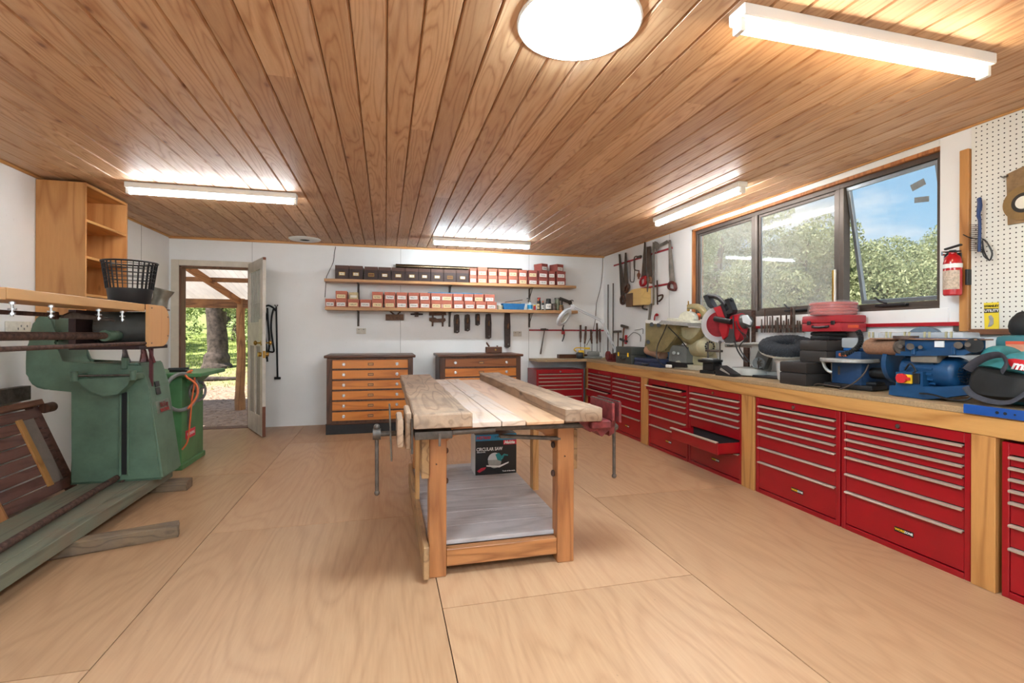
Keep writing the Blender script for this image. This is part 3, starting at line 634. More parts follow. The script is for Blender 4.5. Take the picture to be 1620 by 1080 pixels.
# red drawer cabinets
m_strip = plain('drawer_pull_aluminium', (206,192,176), .32, .55, .03, 20)
m_badge = plain('badge_black', (18,18,18), .35, 0, 0); m_yel = plain('badge_yellow', (232,186,30), .5, 0, 0); m_wht = plain('badge_white', (235,235,230), .5, 0, 0)
m_inside = plain('cabinet_inside', (30,28,30), .8, 0, .1)
FR = [.085,.154,.226,.299,.375,.52,.67,.955]
def cabinet(label, y0, y1, opens={}, H=.712, loc=None, rz=None, badge=True):
    W = abs(y1-y0)-.006; D = .43
    if loc is None: loc = (CF+.002, (y0+y1)/2, 0); rz = -PI/2     # local x runs along the front, local -y faces the room
    t = thing('drawer_cabinet', label, 'tool cabinet', loc, rz, 'red metal drawer cabinets')
    s = MB(); f = .028
    s.bb((-W/2,.012,.0),(-W/2+f,D,H)); s.bb((W/2-f,.012,.0),(W/2,D,H)); s.bb((-W/2+f,.012,H-.05),(W/2-f,D,H)); s.bb((-W/2+f,.012,0),(W/2-f,D,.028)); s.bb((-W/2,D-.01,0),(W/2,D,H))
    s.bb((-W/2,0,0),(-W/2+f,.012,H),.003); s.bb((W/2-f,0,0),(W/2,.012,H),.003); s.bb((-W/2+f,.0,H-.052),(W/2-f,.012,H),.002); s.bb((-W/2+f,0,0),(W/2-f,.012,.03),.002)
    s.build('cabinet_body', m_red, t, False)
    s = MB(); s.bb((-W/2+f,.03,.028),(W/2-f,D-.012,H-.052)); s.build('cabinet_inside', m_inside, t, False, 0)
    s = MB(); s.lathe([(.0001,-.008),(.009,-.008),(.011,-.004),(.014,0)], (0,0,H-.028), Matrix.Rotation(PI/2,3,'X').inverted()@Matrix.Rotation(PI,3,'X') if False else Matrix.Rotation(-PI/2,3,'X')@Matrix.Rotation(PI,3,'X'), 14); s.cyl((0,-.006,H-.028),(0,0,H-.028),.012,n=14); s.build('lock', m_chrome, t, False)
    for i in range(7):
        zt, zb = H*(1-FR[i]), H*(1-FR[i+1])+.004
        o = opens.get(i, 0.); w = W/2-f-.002
        s = MB(); s.bb((-w,.004-o,zb),(w,.014-o,zt-.010),.002)
        if o > 0:
            hh = min(zt-zb-.01,.09); s.bb((-w,.014-o,zb+.002),(-w+.004,.05,zb+hh)); s.bb((w-.004,.014-o,zb+.002),(w,.05,zb+hh)); s.bb((-w,.014-o,zb+.002),(w,.05,zb+.006))
        dr = s.build('drawer', m_red, t, False)
        s = MB(); s.prism([(-.012-o,zt-.012),(-.014-o,zt-.004),(-.008-o,zt),(.010-o,zt),(.010-o,zt-.004),(-.006-o,zt-.006)], -w, w, 'YZ'); h = s.build('drawer_pull', m_strip, dr, False)
        if i == 6 and badge:
            bx, bz = .03, zb+(zt-zb)*.42
            s = MB(); s.bb((bx-.05,.001-o,bz-.013),(bx+.05,.0045-o,bz+.013),.001); s.build('badge', m_badge, dr, False)
            Mx = basis((1,0,0),(0,0,1),(bx-.046,.0008-o,bz)); text_mesh('badge_word','WORK',.0175,m_yel,dr,Mx,.0004,'LEFT',.0006)
            Mx = basis((1,0,0),(0,0,1),(bx+.003,.0008-o,bz)); text_mesh('badge_word','ZONE',.0165,m_wht,dr,Mx,.0004,'LEFT',.0005)
    return t
cabinet('red drawer cabinet at the near end of the bench, past the nearest post', .92, 1.60, H=.70)
cabinet('closed red drawer cabinet left of the nearest bench post, with a blue-ringed lock', 1.715, 2.408)
cabinet('closed red drawer cabinet just right of the middle bench post', 2.412, 3.127)
cabinet('red drawer cabinet with a deep lower drawer pulled open', 3.268, 3.975, {5:.20})
cabinet('red drawer cabinet with its topmost drawer slightly pulled out', 3.98, 4.687, {0:.05})
cabinet('closed red drawer cabinet just left of the second bench post', 4.828, 5.55)
cabinet('red drawer cabinet beside the far corner post, one drawer ajar', 5.56, 6.297, {4:.04})
cabinet('red drawer cabinet facing the room from the back wall under the corner counter', 0, .685, H=.70, loc=(2.31,6.30,0), rz=0)
# ================================================================ big timber workbench
m_bt = wood('scarred_bench_top', (196,168,144), (162,130,104), 'Y', 1.6, .62, dirt=.55, dirt_rgb=(176,168,168))
m_be = wood('scarred_beam', (172,140,112), (128,98,74), 'Y', 2.2, .75, dirt=.6, dirt_rgb=(112,94,80))
m_leg = wood('varnished_oregon', (178,118,70), (140,86,48), 'Z', 1.5, .42, dirt=.15, dirt_rgb=(140,110,84))
m_rail = wood('varnished_oregon_cross', (182,122,72), (134,82,44), 'X', 2.2, .45, dirt=.12)
m_side = wood('rough_side_board', (176,136,92), (128,94,62), 'Y', 2, .7, dirt=.4)
m_shelfb = wood('grey_shelf_board', (196,190,190), (168,162,162), 'X', 1.4, .7, dirt=.4, dirt_rgb=(142,134,134))
t = thing('timber_workbench', 'old timber woodworking bench with two vises in the middle of the floor', 'workbench', (.58,3.25,0))
def planky(p0, p1, seed, amt=.004, n=14, bev=.006):
    s = MB(); s.bb(p0, p1, bev); L = p1[1]-p0[1]
    for i in range(1,n): bmesh.ops.bisect_plane(s.bm, geom=s.bm.verts[:]+s.bm.edges[:]+s.bm.faces[:], plane_co=(0,p0[1]+L*i/n,0), plane_no=(0,1,0))
    q = random.Random(seed); ks = {}
    for v in s.bm.verts:
        k = round(v.co.y,3); d = ks.setdefault((k, v.co.x > (p0[0]+p1[0])/2), (q.uniform(-amt,amt), q.uniform(-amt,amt)))
        v.co.x += d[0]; v.co.z += d[1]*.6
    return s
X0,X1 = .122,1.022; NY,FY = 2.20,4.42
s = planky((.124,NY+.0,.755),(.381,4.38,.822), 1); s.build('edge_beam', m_be, t)
s = planky((.834,NY,.757),(1.022,4.42,.824), 3, .005); s.build('edge_beam', m_be, t)
for i,(a,b_) in enumerate(((.384,.522),(.524,.640),(.642,.832))):
    s = MB(); s.bb((a+.001,NY+.01,.752),(b_-.001,4.38,.776 if i < 2 else .768),.002); s.build('top_plank', m_bt if i < 2 else wood('tan_ply_well',(190,146,108),(164,120,84),'Y',1.5,.5,knots=False), t)
for (x0,x1,y0,y1,z0) in ((.205,.290,2.385,2.47,0),(.862,.952,2.385,2.47,0)):
    s = MB(); s.bb((x0,y0,z0),(x1,y1,.70),.004); s.build('leg', m_leg, t)
    s = MB(); s.bb((x0,y0+1.42,0),(x1,y1+1.42,.70),.004); s.build('leg', m_leg, t)
for x0,x1 in ((.178,.204),(.925,.965)):
    s = MB(); s.bb((x0+.001,3.03,.17),(x1,3.10,.71),.003); s.build('leg_batten', wood('pale_batten',(206,160,104),(176,126,74),'Z',1.6,.5), t)
s = MB(); s.bb((.291,2.392,.045),(.861,2.44,.128),.003); s.build('end_rail', m_rail, t)
s = MB(); s.prism([(.255,.62),(.335,.672),(.42,.688),(.74,.688),(.80,.665),(.862,.60),(.862,.748),(.20,.748),(.20,.70),(.255,.70)], 2.44, 2.475, 'XZ'); s.build('end_rail', m_rail, t)
s = MB(); s.bb((.20,3.82,.62),(.96,3.86,.748),.003); s.build('end_rail', m_rail, t)
s = MB(); s.bb((.176,2.33,.02),(.203,3.88,.175),.004); s.build('side_board', m_side, t)
s = MB(); s.bb((.953,2.46,.05),(.962,3.88,.125),.002); s.build('side_board', m_side, t)
s = MB(); s.bb((.953,2.50,.10),(.973,2.56,.165),.002); s.build('cleat', m_side, t)
s = MB(); s.bb((.953,2.42,.47),(.984,2.52,.68),.003); s.build('cleat', m_side, t)
s = MB(); s.bb((.168,2.36,.49),(.204,2.50,.70),.003); s.build('cleat', m_side, t)
ys = [2.445,2.63,2.83,3.03,3.24,3.45,3.67,3.87]
for i,(a,b_) in enumerate(zip(ys,ys[1:])):
    s = MB(); s.bb((.205,a+.001,.128),(.951,b_-.001,.150),.002); s.build('shelf_board', m_shelfb, t)
s = MB()
for x,y in ((.90,2.384),(.24,2.384)):
    s.cyl((x,y+.001,.55),(x,y-.003,.55),.004,n=8)
for z in (.60,.45): s.ball((.855,2.44,z),(.012,.016,.018),8); s.ball((.296,2.44,z),(.010,.014,.015),8)
s.build('bolt_head', m_rust, t)
# right vise (red iron)
m_redv = plain('chipped_red_iron', (122,44,42), .6, .2, .25, 30, .2)
v = MB(); v.bb((1.078,2.20,.755),(1.092,2.47,.842),.003); v.bb((.98,2.22,.715),(1.085,2.40,.755),.006); v.prism([(.92,.752),(1.085,.752),(1.092,.70),(1.05,.668),(1.02,.70),(.985,.695),(.96,.715)], 2.26, 2.38, 'XZ'); vr = v.build('red_vise', m_redv, t)
s = MB(); s.bb((1.114,2.20,.745),(1.128,2.47,.846),.003); s.prism([(1.112,.76),(1.132,.76),(1.128,.68),(1.10,.664),(1.10,.70),(1.112,.71)], 2.28, 2.40, 'XZ'); s.build('vise_jaw', m_redv, vr)
s = MB(); s.bb((1.079,2.21,.842),(1.091,2.46,.846)); s.bb((1.115,2.21,.846),(1.127,2.46,.850)); s.build('jaw_edge', m_steel, vr)
s = MB(); s.cyl((.50,2.275,.735),(.97,2.275,.728),.014,n=14); s.cyl((.46,2.37,.742),(1.10,2.37,.735),.010,n=14); s.cyl((1.08,2.33,.70),(1.155,2.33,.70),.013); s.ball((1.155,2.33,.70),.02,12); s.build('vise_screw', m_darksteel, vr)
s = MB(); s.tube([(1.150,2.33,.735),(1.152,2.33,.45)],.0085,10); s.ball((1.152,2.33,.446),.013,10); s.ball((1.150,2.33,.738),.013,10); s.build('vise_handle', m_darksteel, vr)
s = MB(); s.bar((.55,2.378,.672),(.88,2.40,.640),.03,.018,.004); s.build('tension_bar', m_darksteel, t)
# left vise with wooden cheeks
v = MB(); v.bb((.088,2.26,.655),(.115,2.50,.825),.006); vl = v.build('wooden_vise', m_be, t)
s = MB(); s.bb((.050,2.22,.675),(.078,2.46,.800),.010); s.build('vise_cheek', m_be, vl)
s = MB(); s.bar((.018,2.30,.860),(.028,2.30,.600),.035,.008,.002); s.build('vise_plate', m_steel, vl)
s = MB(); s.bb((.128,2.24,.70),(.30,2.34,.738),.008); s.bb((.112,2.235,.64),(.122,2.25,.80),.002); s.bb((.23,2.19,.68),(.24,2.20,.74)); s.build('vise_casting', m_darksteel, vl)
s = MB(); s.cyl((-.035,2.33,.72),(.13,2.33,.72),.012); s.cyl((-.02,2.33,.72),(-.055,2.33,.72),.026,n=16); s.ball((-.038,2.33,.752),.015,10); s.build('vise_screw', m_darksteel, vl)
s = MB(); s.cyl((.30,2.25,.728),(.50,2.25,.732),.013); s.build('guide_bar', m_darksteel, vl)
s = MB(); s.tube([(-.038,2.33,.74),(-.036,2.33,.455)],.009,10); s.ball((-.036,2.33,.45),.013,10); s.build('vise_handle', m_darksteel, vl)
# boxed saw on the lower shelf
bx0,bx1,by0,by1,bz0,bz1 = .634,.945,3.515,3.70,.151,.445
t = thing('tool_carton', 'black circular saw carton standing on the lower shelf of the timber bench', 'box', (.79,3.6,.151))
m_card = plain('black_print_card', (26,26,28), .4, 0, .05, 8); m_cyan = plain('cyan_print', (34,132,176), .45, 0, .05, 8); m_pink = plain('pink_red_print', (214,44,70), .45, 0, 0); m_ltp = plain('light_print', (216,220,222), .45, 0, .02, 6)
m_teal = plain('teal_plastic', (30,140,146), .42, 0, .08, 12); m_print = plain('print_white', (238,238,238), .5, 0, 0); m_printred = plain('print_red', (190,36,40), .5, 0, 0)
s = MB(); s.bb((bx0+.0015,by0+.001,bz0),(bx1,by1,bz1),.002); s.build('carton', m_card, t)
s = MB(); s.bb((bx0,by0+.002,bz0+.002),(bx0+.0013,by1-.002,bz1-.002)); s.build('carton_side', m_ltp, t)
s = MB(); s.bb((bx0+.003,by0-.0004,bz1-.046),(bx1-.001,by0+.0008,bz1-.001)); s.build('cyan_band', m_cyan, t)
s = MB(); s.bb((bx1-.10,by0-.0008,bz1-.080),(bx1-.001,by0+.0006,bz1-.047)); s.build('red_panel', m_pink, t)
def ft(txt, x, z, size, m, shear=0., bold=.0005, sx=1., nm='printed_word'): text_mesh(nm, txt, size, m, t, basis((1,0,0),(0,0,1),(x,by0-.0016,z)), .0003, 'LEFT', bold, sx, shear, True)
ft('CIRCULAR SAW', bx0+.008, bz0+.186, .034, m_print, 0, .0009, .80); ft('180mm (7-1/4")', bx0+.011, bz0+.166, .010, m_print)
ft('HS7600', bx0+.008, bz1-.024, .030, m_printred, .2, .001, 1.1); ft('5 YEAR WARRANTY OFFER', bx0+.145, bz1-.020, .014, m_card, .2)
ft('Makita', bx1-.096, bz1-.064, .030, m_print, .35, .0014, 1.0); ft('Tools of the trade', bx1-.108, bz0+.020, .013, m_print)
s = MB(); ctr = (bx0+.145, bz0+.095)
s.cyl((ctr[0],by0-.0022,ctr[1]),(ctr[0],by0-.0005,ctr[1]),.050,n=28); s.build('saw_picture_disc', m_silver, t)
s = MB(); s.prism([(ctr[0]+.052*math.cos(a),ctr[1]+.012+.052*math.sin(a)) for a in [i*PI/14 for i in range(15)]],by0-.0036,by0-.002,'XZ'); s.build('saw_picture_guard', m_ltp, t)
s = MB(); s.prism([(ctr[0]+.005,ctr[1]+.05),(ctr[0]+.03,ctr[1]+.063),(ctr[0]+.05,ctr[1]+.04),(ctr[0]+.05,ctr[1]),(ctr[0]+.02,ctr[1]+.01)],by0-.005,by0-.0035,'XZ'); s.prism([(ctr[0]+.045,ctr[1]+.03),(ctr[0]+.07,ctr[1]+.052),(ctr[0]+.10,ctr[1]+.045),(ctr[0]+.10,ctr[1]+.036),(ctr[0]+.072,ctr[1]+.04),(ctr[0]+.058,ctr[1]+.01)],by0-.004,by0-.002,'XZ'); s.build('saw_picture_handle', m_teal, t)
s = MB(); s.prism([(ctr[0]-.062,ctr[1]-.025),(ctr[0]+.03,ctr[1]-.034),(ctr[0]+.105,ctr[1]-.008),(ctr[0]+.105,ctr[1]-.016),(ctr[0]+.035,ctr[1]-.046),(ctr[0]-.062,ctr[1]-.034)],by0-.005,by0-.002,'XZ'); s.build('saw_picture_shoe', m_print, t)
s = MB(); s.prism([(bx0+.014,bz0+.030),(bx0+.045,bz0+.052),(bx0+.082,bz0+.055),(bx0+.070,bz0+.038),(bx0+.030,bz0+.018)],by0-.001,by0,'XZ'); s.build('corner_flash', m_pink, t)
# ================================================================ plan drawers against the back wall
m_drw = wood('amber_drawer_front', (216,134,52), (184,104,34), 'X', 1.3, .33, knots=False, coat=.3); m_drw2 = wood('brown_drawer_front', (158,96,48), (124,70,36), 'X', 1.3, .4, knots=False)
def dresser(label, x0, x1, yf, H, mats):
    t = thing('plan_chest', label, 'chest of drawers', ((x0+x1)/2, yf+.3, 0), 0, 'wooden plan chests on the back wall'); yb = YB-.03; W = x1-x0
    s = MB(); s.bb((x0,yf+.004,.115),(x0+.06,yb,H-.035),.002); s.bb((x1-.06,yf+.004,.115),(x1,yb,H-.035),.002); s.bb((x0+.06,yb-.02,.1),(x1-.06,yb,H-.035)); s.bb((x0+.06,yf+.006,.115),(x1-.06,yb-.02,.14),.002)
    n = 6; z0, z1 = .145, H-.045; p = (z1-z0)/n
    for i in range(n+1):
        z = z0+p*i; s.bb((x0+.06,yf+.004,z-.010),(x1-.06,yf+.03,z+.010))
    s.bb((x0+.002,yf+.05,.17),(x0-.006,yb-.05,H-.06)); s.build('carcase', m_darkwood, t)
    s = MB(); s.bb((x0-.03,yf-.022,H-.032),(x1+.03,yb,H),.010); s.build('top', m_darkwood_x, t)
    s = MB(); s.bb((x0-.006,yf-.012,.0),(x1+.006,yb,.112),.003); s.build('plinth', plain('black_plinth', (26,26,28), .5, 0, .15, 10), t)
    s = MB(); s.bb((x0-.010,yf-.014,.112),(x1+.010,yf+.01,.125),.004); s.build('plinth_moulding', m_darkwood_x, t)
    for i in range(n):
        a, b_ = z0+p*i+.011, z0+p*(i+1)-.011
        s = MB(); s.bb((x0+.062,yf,a),(x1-.062,yf+.02,b_),.002); d_ = s.build('drawer', mats[i], t)
        zc = (a+b_)/2
        for x in (x0+.19, x1-.19):
            s = MB(); s.cyl((x,yf-.004,zc),(x,yf,zc),.019,n=20); s.cyl((x,yf-.014,zc),(x,yf-.004,zc),.008,n=12); s.torus((x,yf-.006,zc),.015,.003,(0,1,0),20,6); s.build('drawer_pull', m_chrome, d_)
        xm = (x0+x1)/2
        s = MB(); frame_xz(s, xm-.032, xm+.032, zc-.015, zc+.015, .006, yf-.004, yf); s.build('label_holder', m_darksteel, d_)
        s = MB(); s.bb((xm-.027,yf-.0015,zc-.010),(xm+.027,yf-.0005,zc+.010)); s.build('label_card', plain('aged_card', (190,140,80), .7), d_)
def frame_xz(s, x0, x1, z0, z1, w, y0, y1):
    s.bb((x0,y0,z0),(x1,y1,z0+w)); s.bb((x0,y0,z1-w),(x1,y1,z1)); s.bb((x0,y0,z0+w),(x0+w,y1,z1-w)); s.bb((x1-w,y0,z0+w),(x1,y1,z1-w))
dresser('left wooden plan chest with six amber drawers and a black plinth', -.665, .325, 6.07, .925, [m_drw]*6)
dresser('right wooden plan chest whose top drawer is darker brown than the rest', .66, 1.70, 6.12, .925, [m_drw]*5+[m_drw2])
# ================================================================ wall shelves and card boxes
SF = 6.50
m_shelf = wood('shelf_timber', (190,142,92), (156,108,64), 'X', 1.3, .45)
t = thing('wall_shelf', 'upper timber wall shelf holding dark and salmon card boxes', 'shelf', (.97,6.65,1.83))
U1, U0 = 1.87, 1.835; L1, L0 = 1.518, 1.478
s = MB(); s.bb((-.745,SF,U0),(2.62,YB-.002,U1),.002); s.build('board', m_shelf, t)
t2 = thing('wall_shelf', 'lower timber wall shelf holding a double row of salmon card boxes', 'shelf', (.97,6.65,1.478))
s = MB(); s.bb((-.735,SF,L0),(2.645,YB-.002,L1),.002); s.build('board', m_shelf, t2)
for tt, z in ((t,U0),(t2,L0)):
    for px in (567,711,837):
        x = on_y(px,500,YB)[0]
        s = MB(); s.bb((x-.013,YB-.014,z-.20),(x+.013,YB-.002,z-.001)); s.bb((x-.013,SF+.05,z-.007),(x+.013,YB-.014,z-.001)); s.bar((x,YB-.014,z-.15),(x,SF+.09,z-.008),.006,.012); s.build('bracket', m_darksteel, tt)
def label_mat(nm, rgb):
    m, nt, b, o = newmat(nm); tc = nt.nodes.new('ShaderNodeTexCoord'); v = mapping(nt, (60,1,160)); n = noise(nt, v, 1.6, 3, .7)
    sp = nt.nodes.new('ShaderNodeSeparateXYZ'); nt.links.new(tc.outputs['Generated'], sp.inputs[0])
    band = ramp(nt, sp.outputs[2], [(.28,0.),(.34,1.),(.66,1.),(.72,0.)]); bx = ramp(nt, sp.outputs[0], [(.10,0.),(.14,1.),(.86,1.),(.9,0.)])
    ink = mix(nt, 1., mix(nt, 1., ramp(nt, n, [(.50,0.),(.56,1.)]), band, 'MULTIPLY'), bx, 'MULTIPLY')
    nt.links.new(mix(nt, ink, s2l(rgb), s2l((60,56,64))), b.inputs['Base Color']); b.inputs['Roughness'].default_value = .8; return m
m_lab1 = label_mat('white_box_label', (228,222,214)); m_lab2 = label_mat('yellowed_box_label', (224,204,160))
m_salm = plain('salmon_card', (176,98,78), .7, 0, .06, 20); m_salml = plain('salmon_card_lid', (186,106,84), .7, 0, .05, 20); m_mar = plain('maroon_card', (150,72,62), .7, 0, .06, 20)
qb = random.Random(11)
def cardbox(label, x0, x1, z, h, group, lab=m_lab1, col=None, dy=0., depth=.20, rz=0., lidh=None, y=None):
    w = x1-x0; yf = (SF+.012+dy) if y is None else y; lidh = lidh or h*.36; col = col or m_salm
    t = thing('card_box', label, 'box', ((x0+x1)/2, yf, z), rz, group)
    s = MB(); s.bb((-w/2+.002,.002,0),(w/2-.002,depth-.002,h-.003),.001); s.build('box', col, t, False)
    s = MB(); s.bb((-w/2,0,h-lidh),(w/2,depth,h),.001); s.build('lid', col if col is m_mar else m_salml, t, False)
    s = MB(); s.bb((-w*.40,-.0012,h*.10),(w*.36,.0015,h*.10+min(.046,h*.52)),0,Matrix.Rotation(math.radians(qb.uniform(-2,2)),4,'Y')); s.build('box_label', lab, t, False, 0)
    return t
def sx(px, y=SF+.012): return on_y(px, 470, y)[0]
Z4 = lambda v: 480+v/6.75
Z5 = lambda v: 700+v/6.75
low = [(Z4(212),Z4(340)),(Z4(343),Z4(465)),(Z4(470),Z4(597)),(Z4(602),Z4(725)),(Z4(730),Z4(852)),(Z4(865),Z4(985)),(Z4(993),Z4(1113)),(Z4(1125),Z4(1240)),(Z4(1245),Z4(1360)),(Z4(1365),Z4(1480)),(Z4(1483),Z4(1597)),(Z5(-18),Z5(110)),(Z5(118),Z5(233)),(Z5(238),Z5(352)),(Z5(357),Z5(468)),(Z5(473),Z5(582))]
low[0] = (Z4(232), Z4(340))
HB = .100
yl_ = {2,9,5,4,10}
for i,(a,b_) in enumerate(low): cardbox('salmon card box, %s from left in the bottom row of the lower shelf' % ORD[i], sx(a), sx(b_)-.002, L1, HB, 'salmon boxes in the bottom row of the lower shelf', m_lab2 if i in yl_ else m_lab1, dy=qb.uniform(0,.01))
up = [(Z4(343),Z4(467)),(Z4(733),Z4(852)),(Z4(865),Z4(985)),(Z4(993),Z4(1113)),(Z4(1120),Z4(1237)),(Z4(1240),Z4(1357)),(Z4(1362),Z4(1476)),(Z4(1480),Z4(1597)),(Z5(-14),Z5(108)),(Z5(115),Z5(222)),(Z5(230),Z5(335)),(Z5(340),Z5(445)),(Z5(450),Z5(560))]
for i,(a,b_) in enumerate(up): cardbox('salmon card box, %s from left in the upper row of the lower shelf' % ORD[i], sx(a), sx(b_)-.002, L1+HB+.001, HB, 'salmon boxes in the upper row of the lower shelf', m_lab2 if i in (0,1,7,11) else m_lab1, dy=qb.uniform(.003,.012))
t = thing('beige_block', 'beige crumpled paper packet between the first boxes of the lower shelf', 'packet', (sx(Z4(535)),SF+.03,L1+HB+.001))
s = MB(); s.box((0,.03,.043),(.105,.07,.085),.008); s.jit(.004,4,1); s.build('packet', plain('beige_card', (206,186,142), .8, 0, .15, 30), t, False)
s = MB(); s.bb((-.04,-.009,.02),(.04,-.006,.05)); s.build('packet_band', m_paper, t, False)
dk = [(530,552),(552.3,574),(576.6,598),(598.3,619),(619.3,641),(641.2,662),(662.2,681.5),(681.7,702),(702.2,722),(722.2,742)]
m_dkb = plain('dark_brown_card', (58,38,34), .6, 0, .1, 14); m_dkl = plain('brown_card_lid', (88,58,46), .6, 0, .08, 14)
for i,(a,b_) in enumerate(dk):
    x0,x1 = sx(a), sx(b_)-.003; w = x1-x0; h = .172 if i < 2 else .168
    t = thing('file_box', 'dark brown file box, %s from the left on the upper shelf' % ORD[i], 'box', ((x0+x1)/2, SF+.012+(.0 if i < 2 else .008), U1), 0, 'dark file boxes on the upper shelf')
    s = MB(); s.bb((-w/2,0,0),(w/2,.21,h*.74),.001); s.build('box', m_dkb, t, False)
    s = MB(); s.bb((-w/2,-.001,h*.74),(w/2,.212,h),.001); s.build('lid', m_dkl, t, False)
    s = MB(); frame_xz(s, -w*.22, w*.22, h*.26, h*.50, .004, -.004, -.0005); s.build('label_holder', m_brass, t, False)
    s = MB(); s.bb((-w*.18,-.0015,h*.29),(w*.18,-.0002,h*.47)); s.build('label_card', m_lab1 if i not in (2,8) else plain('brown_card', (110,72,48), .7), t, False, 0)
cols = [(292,368),(376,480),(489,588),(596,696),(706,805),(815,908),(918,1018),(1026,1128),(1134,1208),(1220,1318)]
for i,(a,b_) in enumerate(cols):
    c = m_mar if i >= 6 else m_salm
    cardbox('salmon card box, %s from left in the bottom row of the upper shelf' % ORD[i], sx(Z5(a)), sx(Z5(b_))-.002, U1, .100 if i != 8 else .098, 'salmon boxes in the bottom row of the upper shelf', m_lab2 if i in (1,2,3,5) else m_lab1, c, dy=qb.uniform(0,.008), lidh=.034)
    cardbox('salmon card box, %s from left in the middle row of the upper shelf' % ORD[i], sx(Z5(a))+.002, sx(Z5(b_))-.004, U1+.101, .110 if i == 1 else .098, 'salmon boxes in the middle row of the upper shelf', m_lab2 if i in (1,2,3,4,6) else m_lab1, c, dy=qb.uniform(.003,.010), lidh=.034)
cardbox('maroon card box lying on top, left of two, above the upper shelf boxes', sx(Z5(1052)), sx(Z5(1138)), U1+.201, .098, 'maroon boxes on top of the salmon boxes', m_lab1, m_mar, depth=.16, rz=.45, y=SF+.03)
cardbox('maroon card box lying on top at the right end of the upper shelf', sx(Z5(1218)), sx(Z5(1305)), U1+.201, .098, 'maroon boxes on top of the salmon boxes', m_lab1, m_mar, depth=.16, rz=.40, y=SF+.03)
p0, p1 = on_y(626,418,YB-.03), on_y(825,419,YB-.03)
s = MB(); s.cyl((p0[0],YB-.034,2.085),(p1[0],YB-.034,2.085),.03,n=24); o = s.build('flue_pipe', plain('tarnished_pipe', (128,112,88), .25, 1, .3, 4)); 
for v in o.data.vertices: pass
tag(o,'long tarnished metal pipe lying behind the boxes on the upper shelf','pipe')
s = MB(); s.bb((p0[0]+.0,YB-.060,U1),(p1[0],YB-.006,2.054)); o = s.build('pipe_packing', m_dkb); tag(o,'dark packing under the metal pipe behind the file boxes','packing')
s = MB(); s.bb((sx(678),6.60,L1+2*HB+.004),(sx(765),6.72,L1+2*HB+.018),.002); o = s.build('blue_booklet', m_cyan); tag(o,'thin blue booklet lying on top of the boxes of the lower shelf','booklet')
# small things at the right end of the lower shelf
def sx2(px): return on_y(px,480,6.56)[0]
def sbase(px): return Vector((sx2(px),6.58,L1))
t = thing('cream_tub', 'small cream tub on the lower shelf beside the last salmon box', 'tub', sbase(791.5)); s = MB(); s.lathe([(.034,0),(.040,.048),(.042,.05)]); s.build('tub', plain('cream_plastic', (214,206,176), .5), t, False); s = MB(); s.lathe([(.044,.048),(.044,.058),(.0001,.060)]); s.build('lid', plain('cream_lid', (224,218,192), .5), t, False)
t = thing('blue_tray', 'shallow blue plastic tray on the lower shelf', 'tray', sbase(811)+Vector((.01,-.02,0)))
s = MB(); A = [(-.15,-.04),(.15,-.04),(.15,.09),(-.15,.09)]
bm = s.bm; lo = [bm.verts.new((x*.93,y,0)) for x,y in A]; hi = [bm.verts.new((x*1.06,y-.004,.085)) for x,y in A]; hi2 = [bm.verts.new((x*1.02,y*.96,.085)) for x,y in A]; lo2 = [bm.verts.new((x*.90,y*.9,.006)) for x,y in A]
bm.faces.new(lo); bm.faces.new(lo2)
for i in range(4):
    j = (i+1)%4; bm.faces.new((lo[i],lo[j],hi[j],hi[i])); bm.faces.new((hi[i],hi[j],hi2[j],hi2[i])); bm.faces.new((hi2[i],hi2[j],lo2[j],lo2[i]))
s.build('tray', plain('tray_blue', (20,104,160), .45), t, False)
for lb,dx,dz,mm in (('tan wooden slat resting across the blue tray on the shelf',-.0,.09,m_pine_x),('thin dark wooden handle poking out of the blue tray',.02,.105,m_darkwood_x)):
    s = MB(); c = sbase(811)+Vector((.01+dx,-.0,dz)); s.bar(c+Vector((-.13,0,-.0)),c+Vector((.12,.02,.006+(.03 if dz > .1 else 0))),.03,.008,.002); tag(s.build('paint_stirrer', mm), lb, 'stirring stick')
def bottle(label, px, h, r, mat_, capm, caph=.03, lab=None, yo=0., name='bottle', cat='bottle', neck=.4):
    b_ = sbase(px)+Vector((0,yo,0)); t = thing(name, label, cat, b_, 0, 'bottles and jars at the right end of the lower shelf')
    s = MB(); s.lathe([(r*.92,0),(r,.006),(r,h*.62),(r*.9,h*.70),(r*neck,h*.82),(r*neck,h-caph)],n=20); s.build('body', mat_, t, False)
    s = MB(); s.lathe([(r*neck*1.25,h-caph),(r*neck*1.2,h-.002),(r*neck*.9,h)],n=16); s.build('cap', capm, t, False)
    if lab: s = MB(); s.lathe([(r*1.015,h*.12),(r*1.015,h*.55)],n=20,close=False); s.build('label', lab, t, False)
    return t
t = bottle('white trigger spray bottle with a blue label on the lower shelf', 839, .13, .036, plain('clear_white_plastic',(206,214,216),.35), m_greyp, .02, m_cyan, name='spray_bottle', neck=.3)
s = MB(); s.tube([(0,0,.125),(0,0,.15),(-.03,0,.165),(-.045,0,.160)],.008,8); s.tube([(-.006,0,.15),(-.03,0,.13),(-.034,0,.115)],.004,6); s.build('trigger', m_greyp, t, False)
bottle('little red bottle with a yellow cap beside the spray bottle', 846.5, .075, .018, m_redtrim, m_yel, .015, neck=.9)
bottle('slim black bottle with an orange cap, left of a pair', 853, .165, .020, m_blackp, plain('orange_cap',(216,110,70),.5), .03, m_lab2, yo=.02)
bottle('slim black bottle with an orange cap, right of a pair', 859.5, .135, .018, m_blackp, plain('orange_cap',(216,110,70),.5), .03, m_lab1)
bottle('wide black bottle with a white neck band on the lower shelf', 868.5, .165, .040, m_blackp, m_blackp, .035, m_lab1, neck=.7)
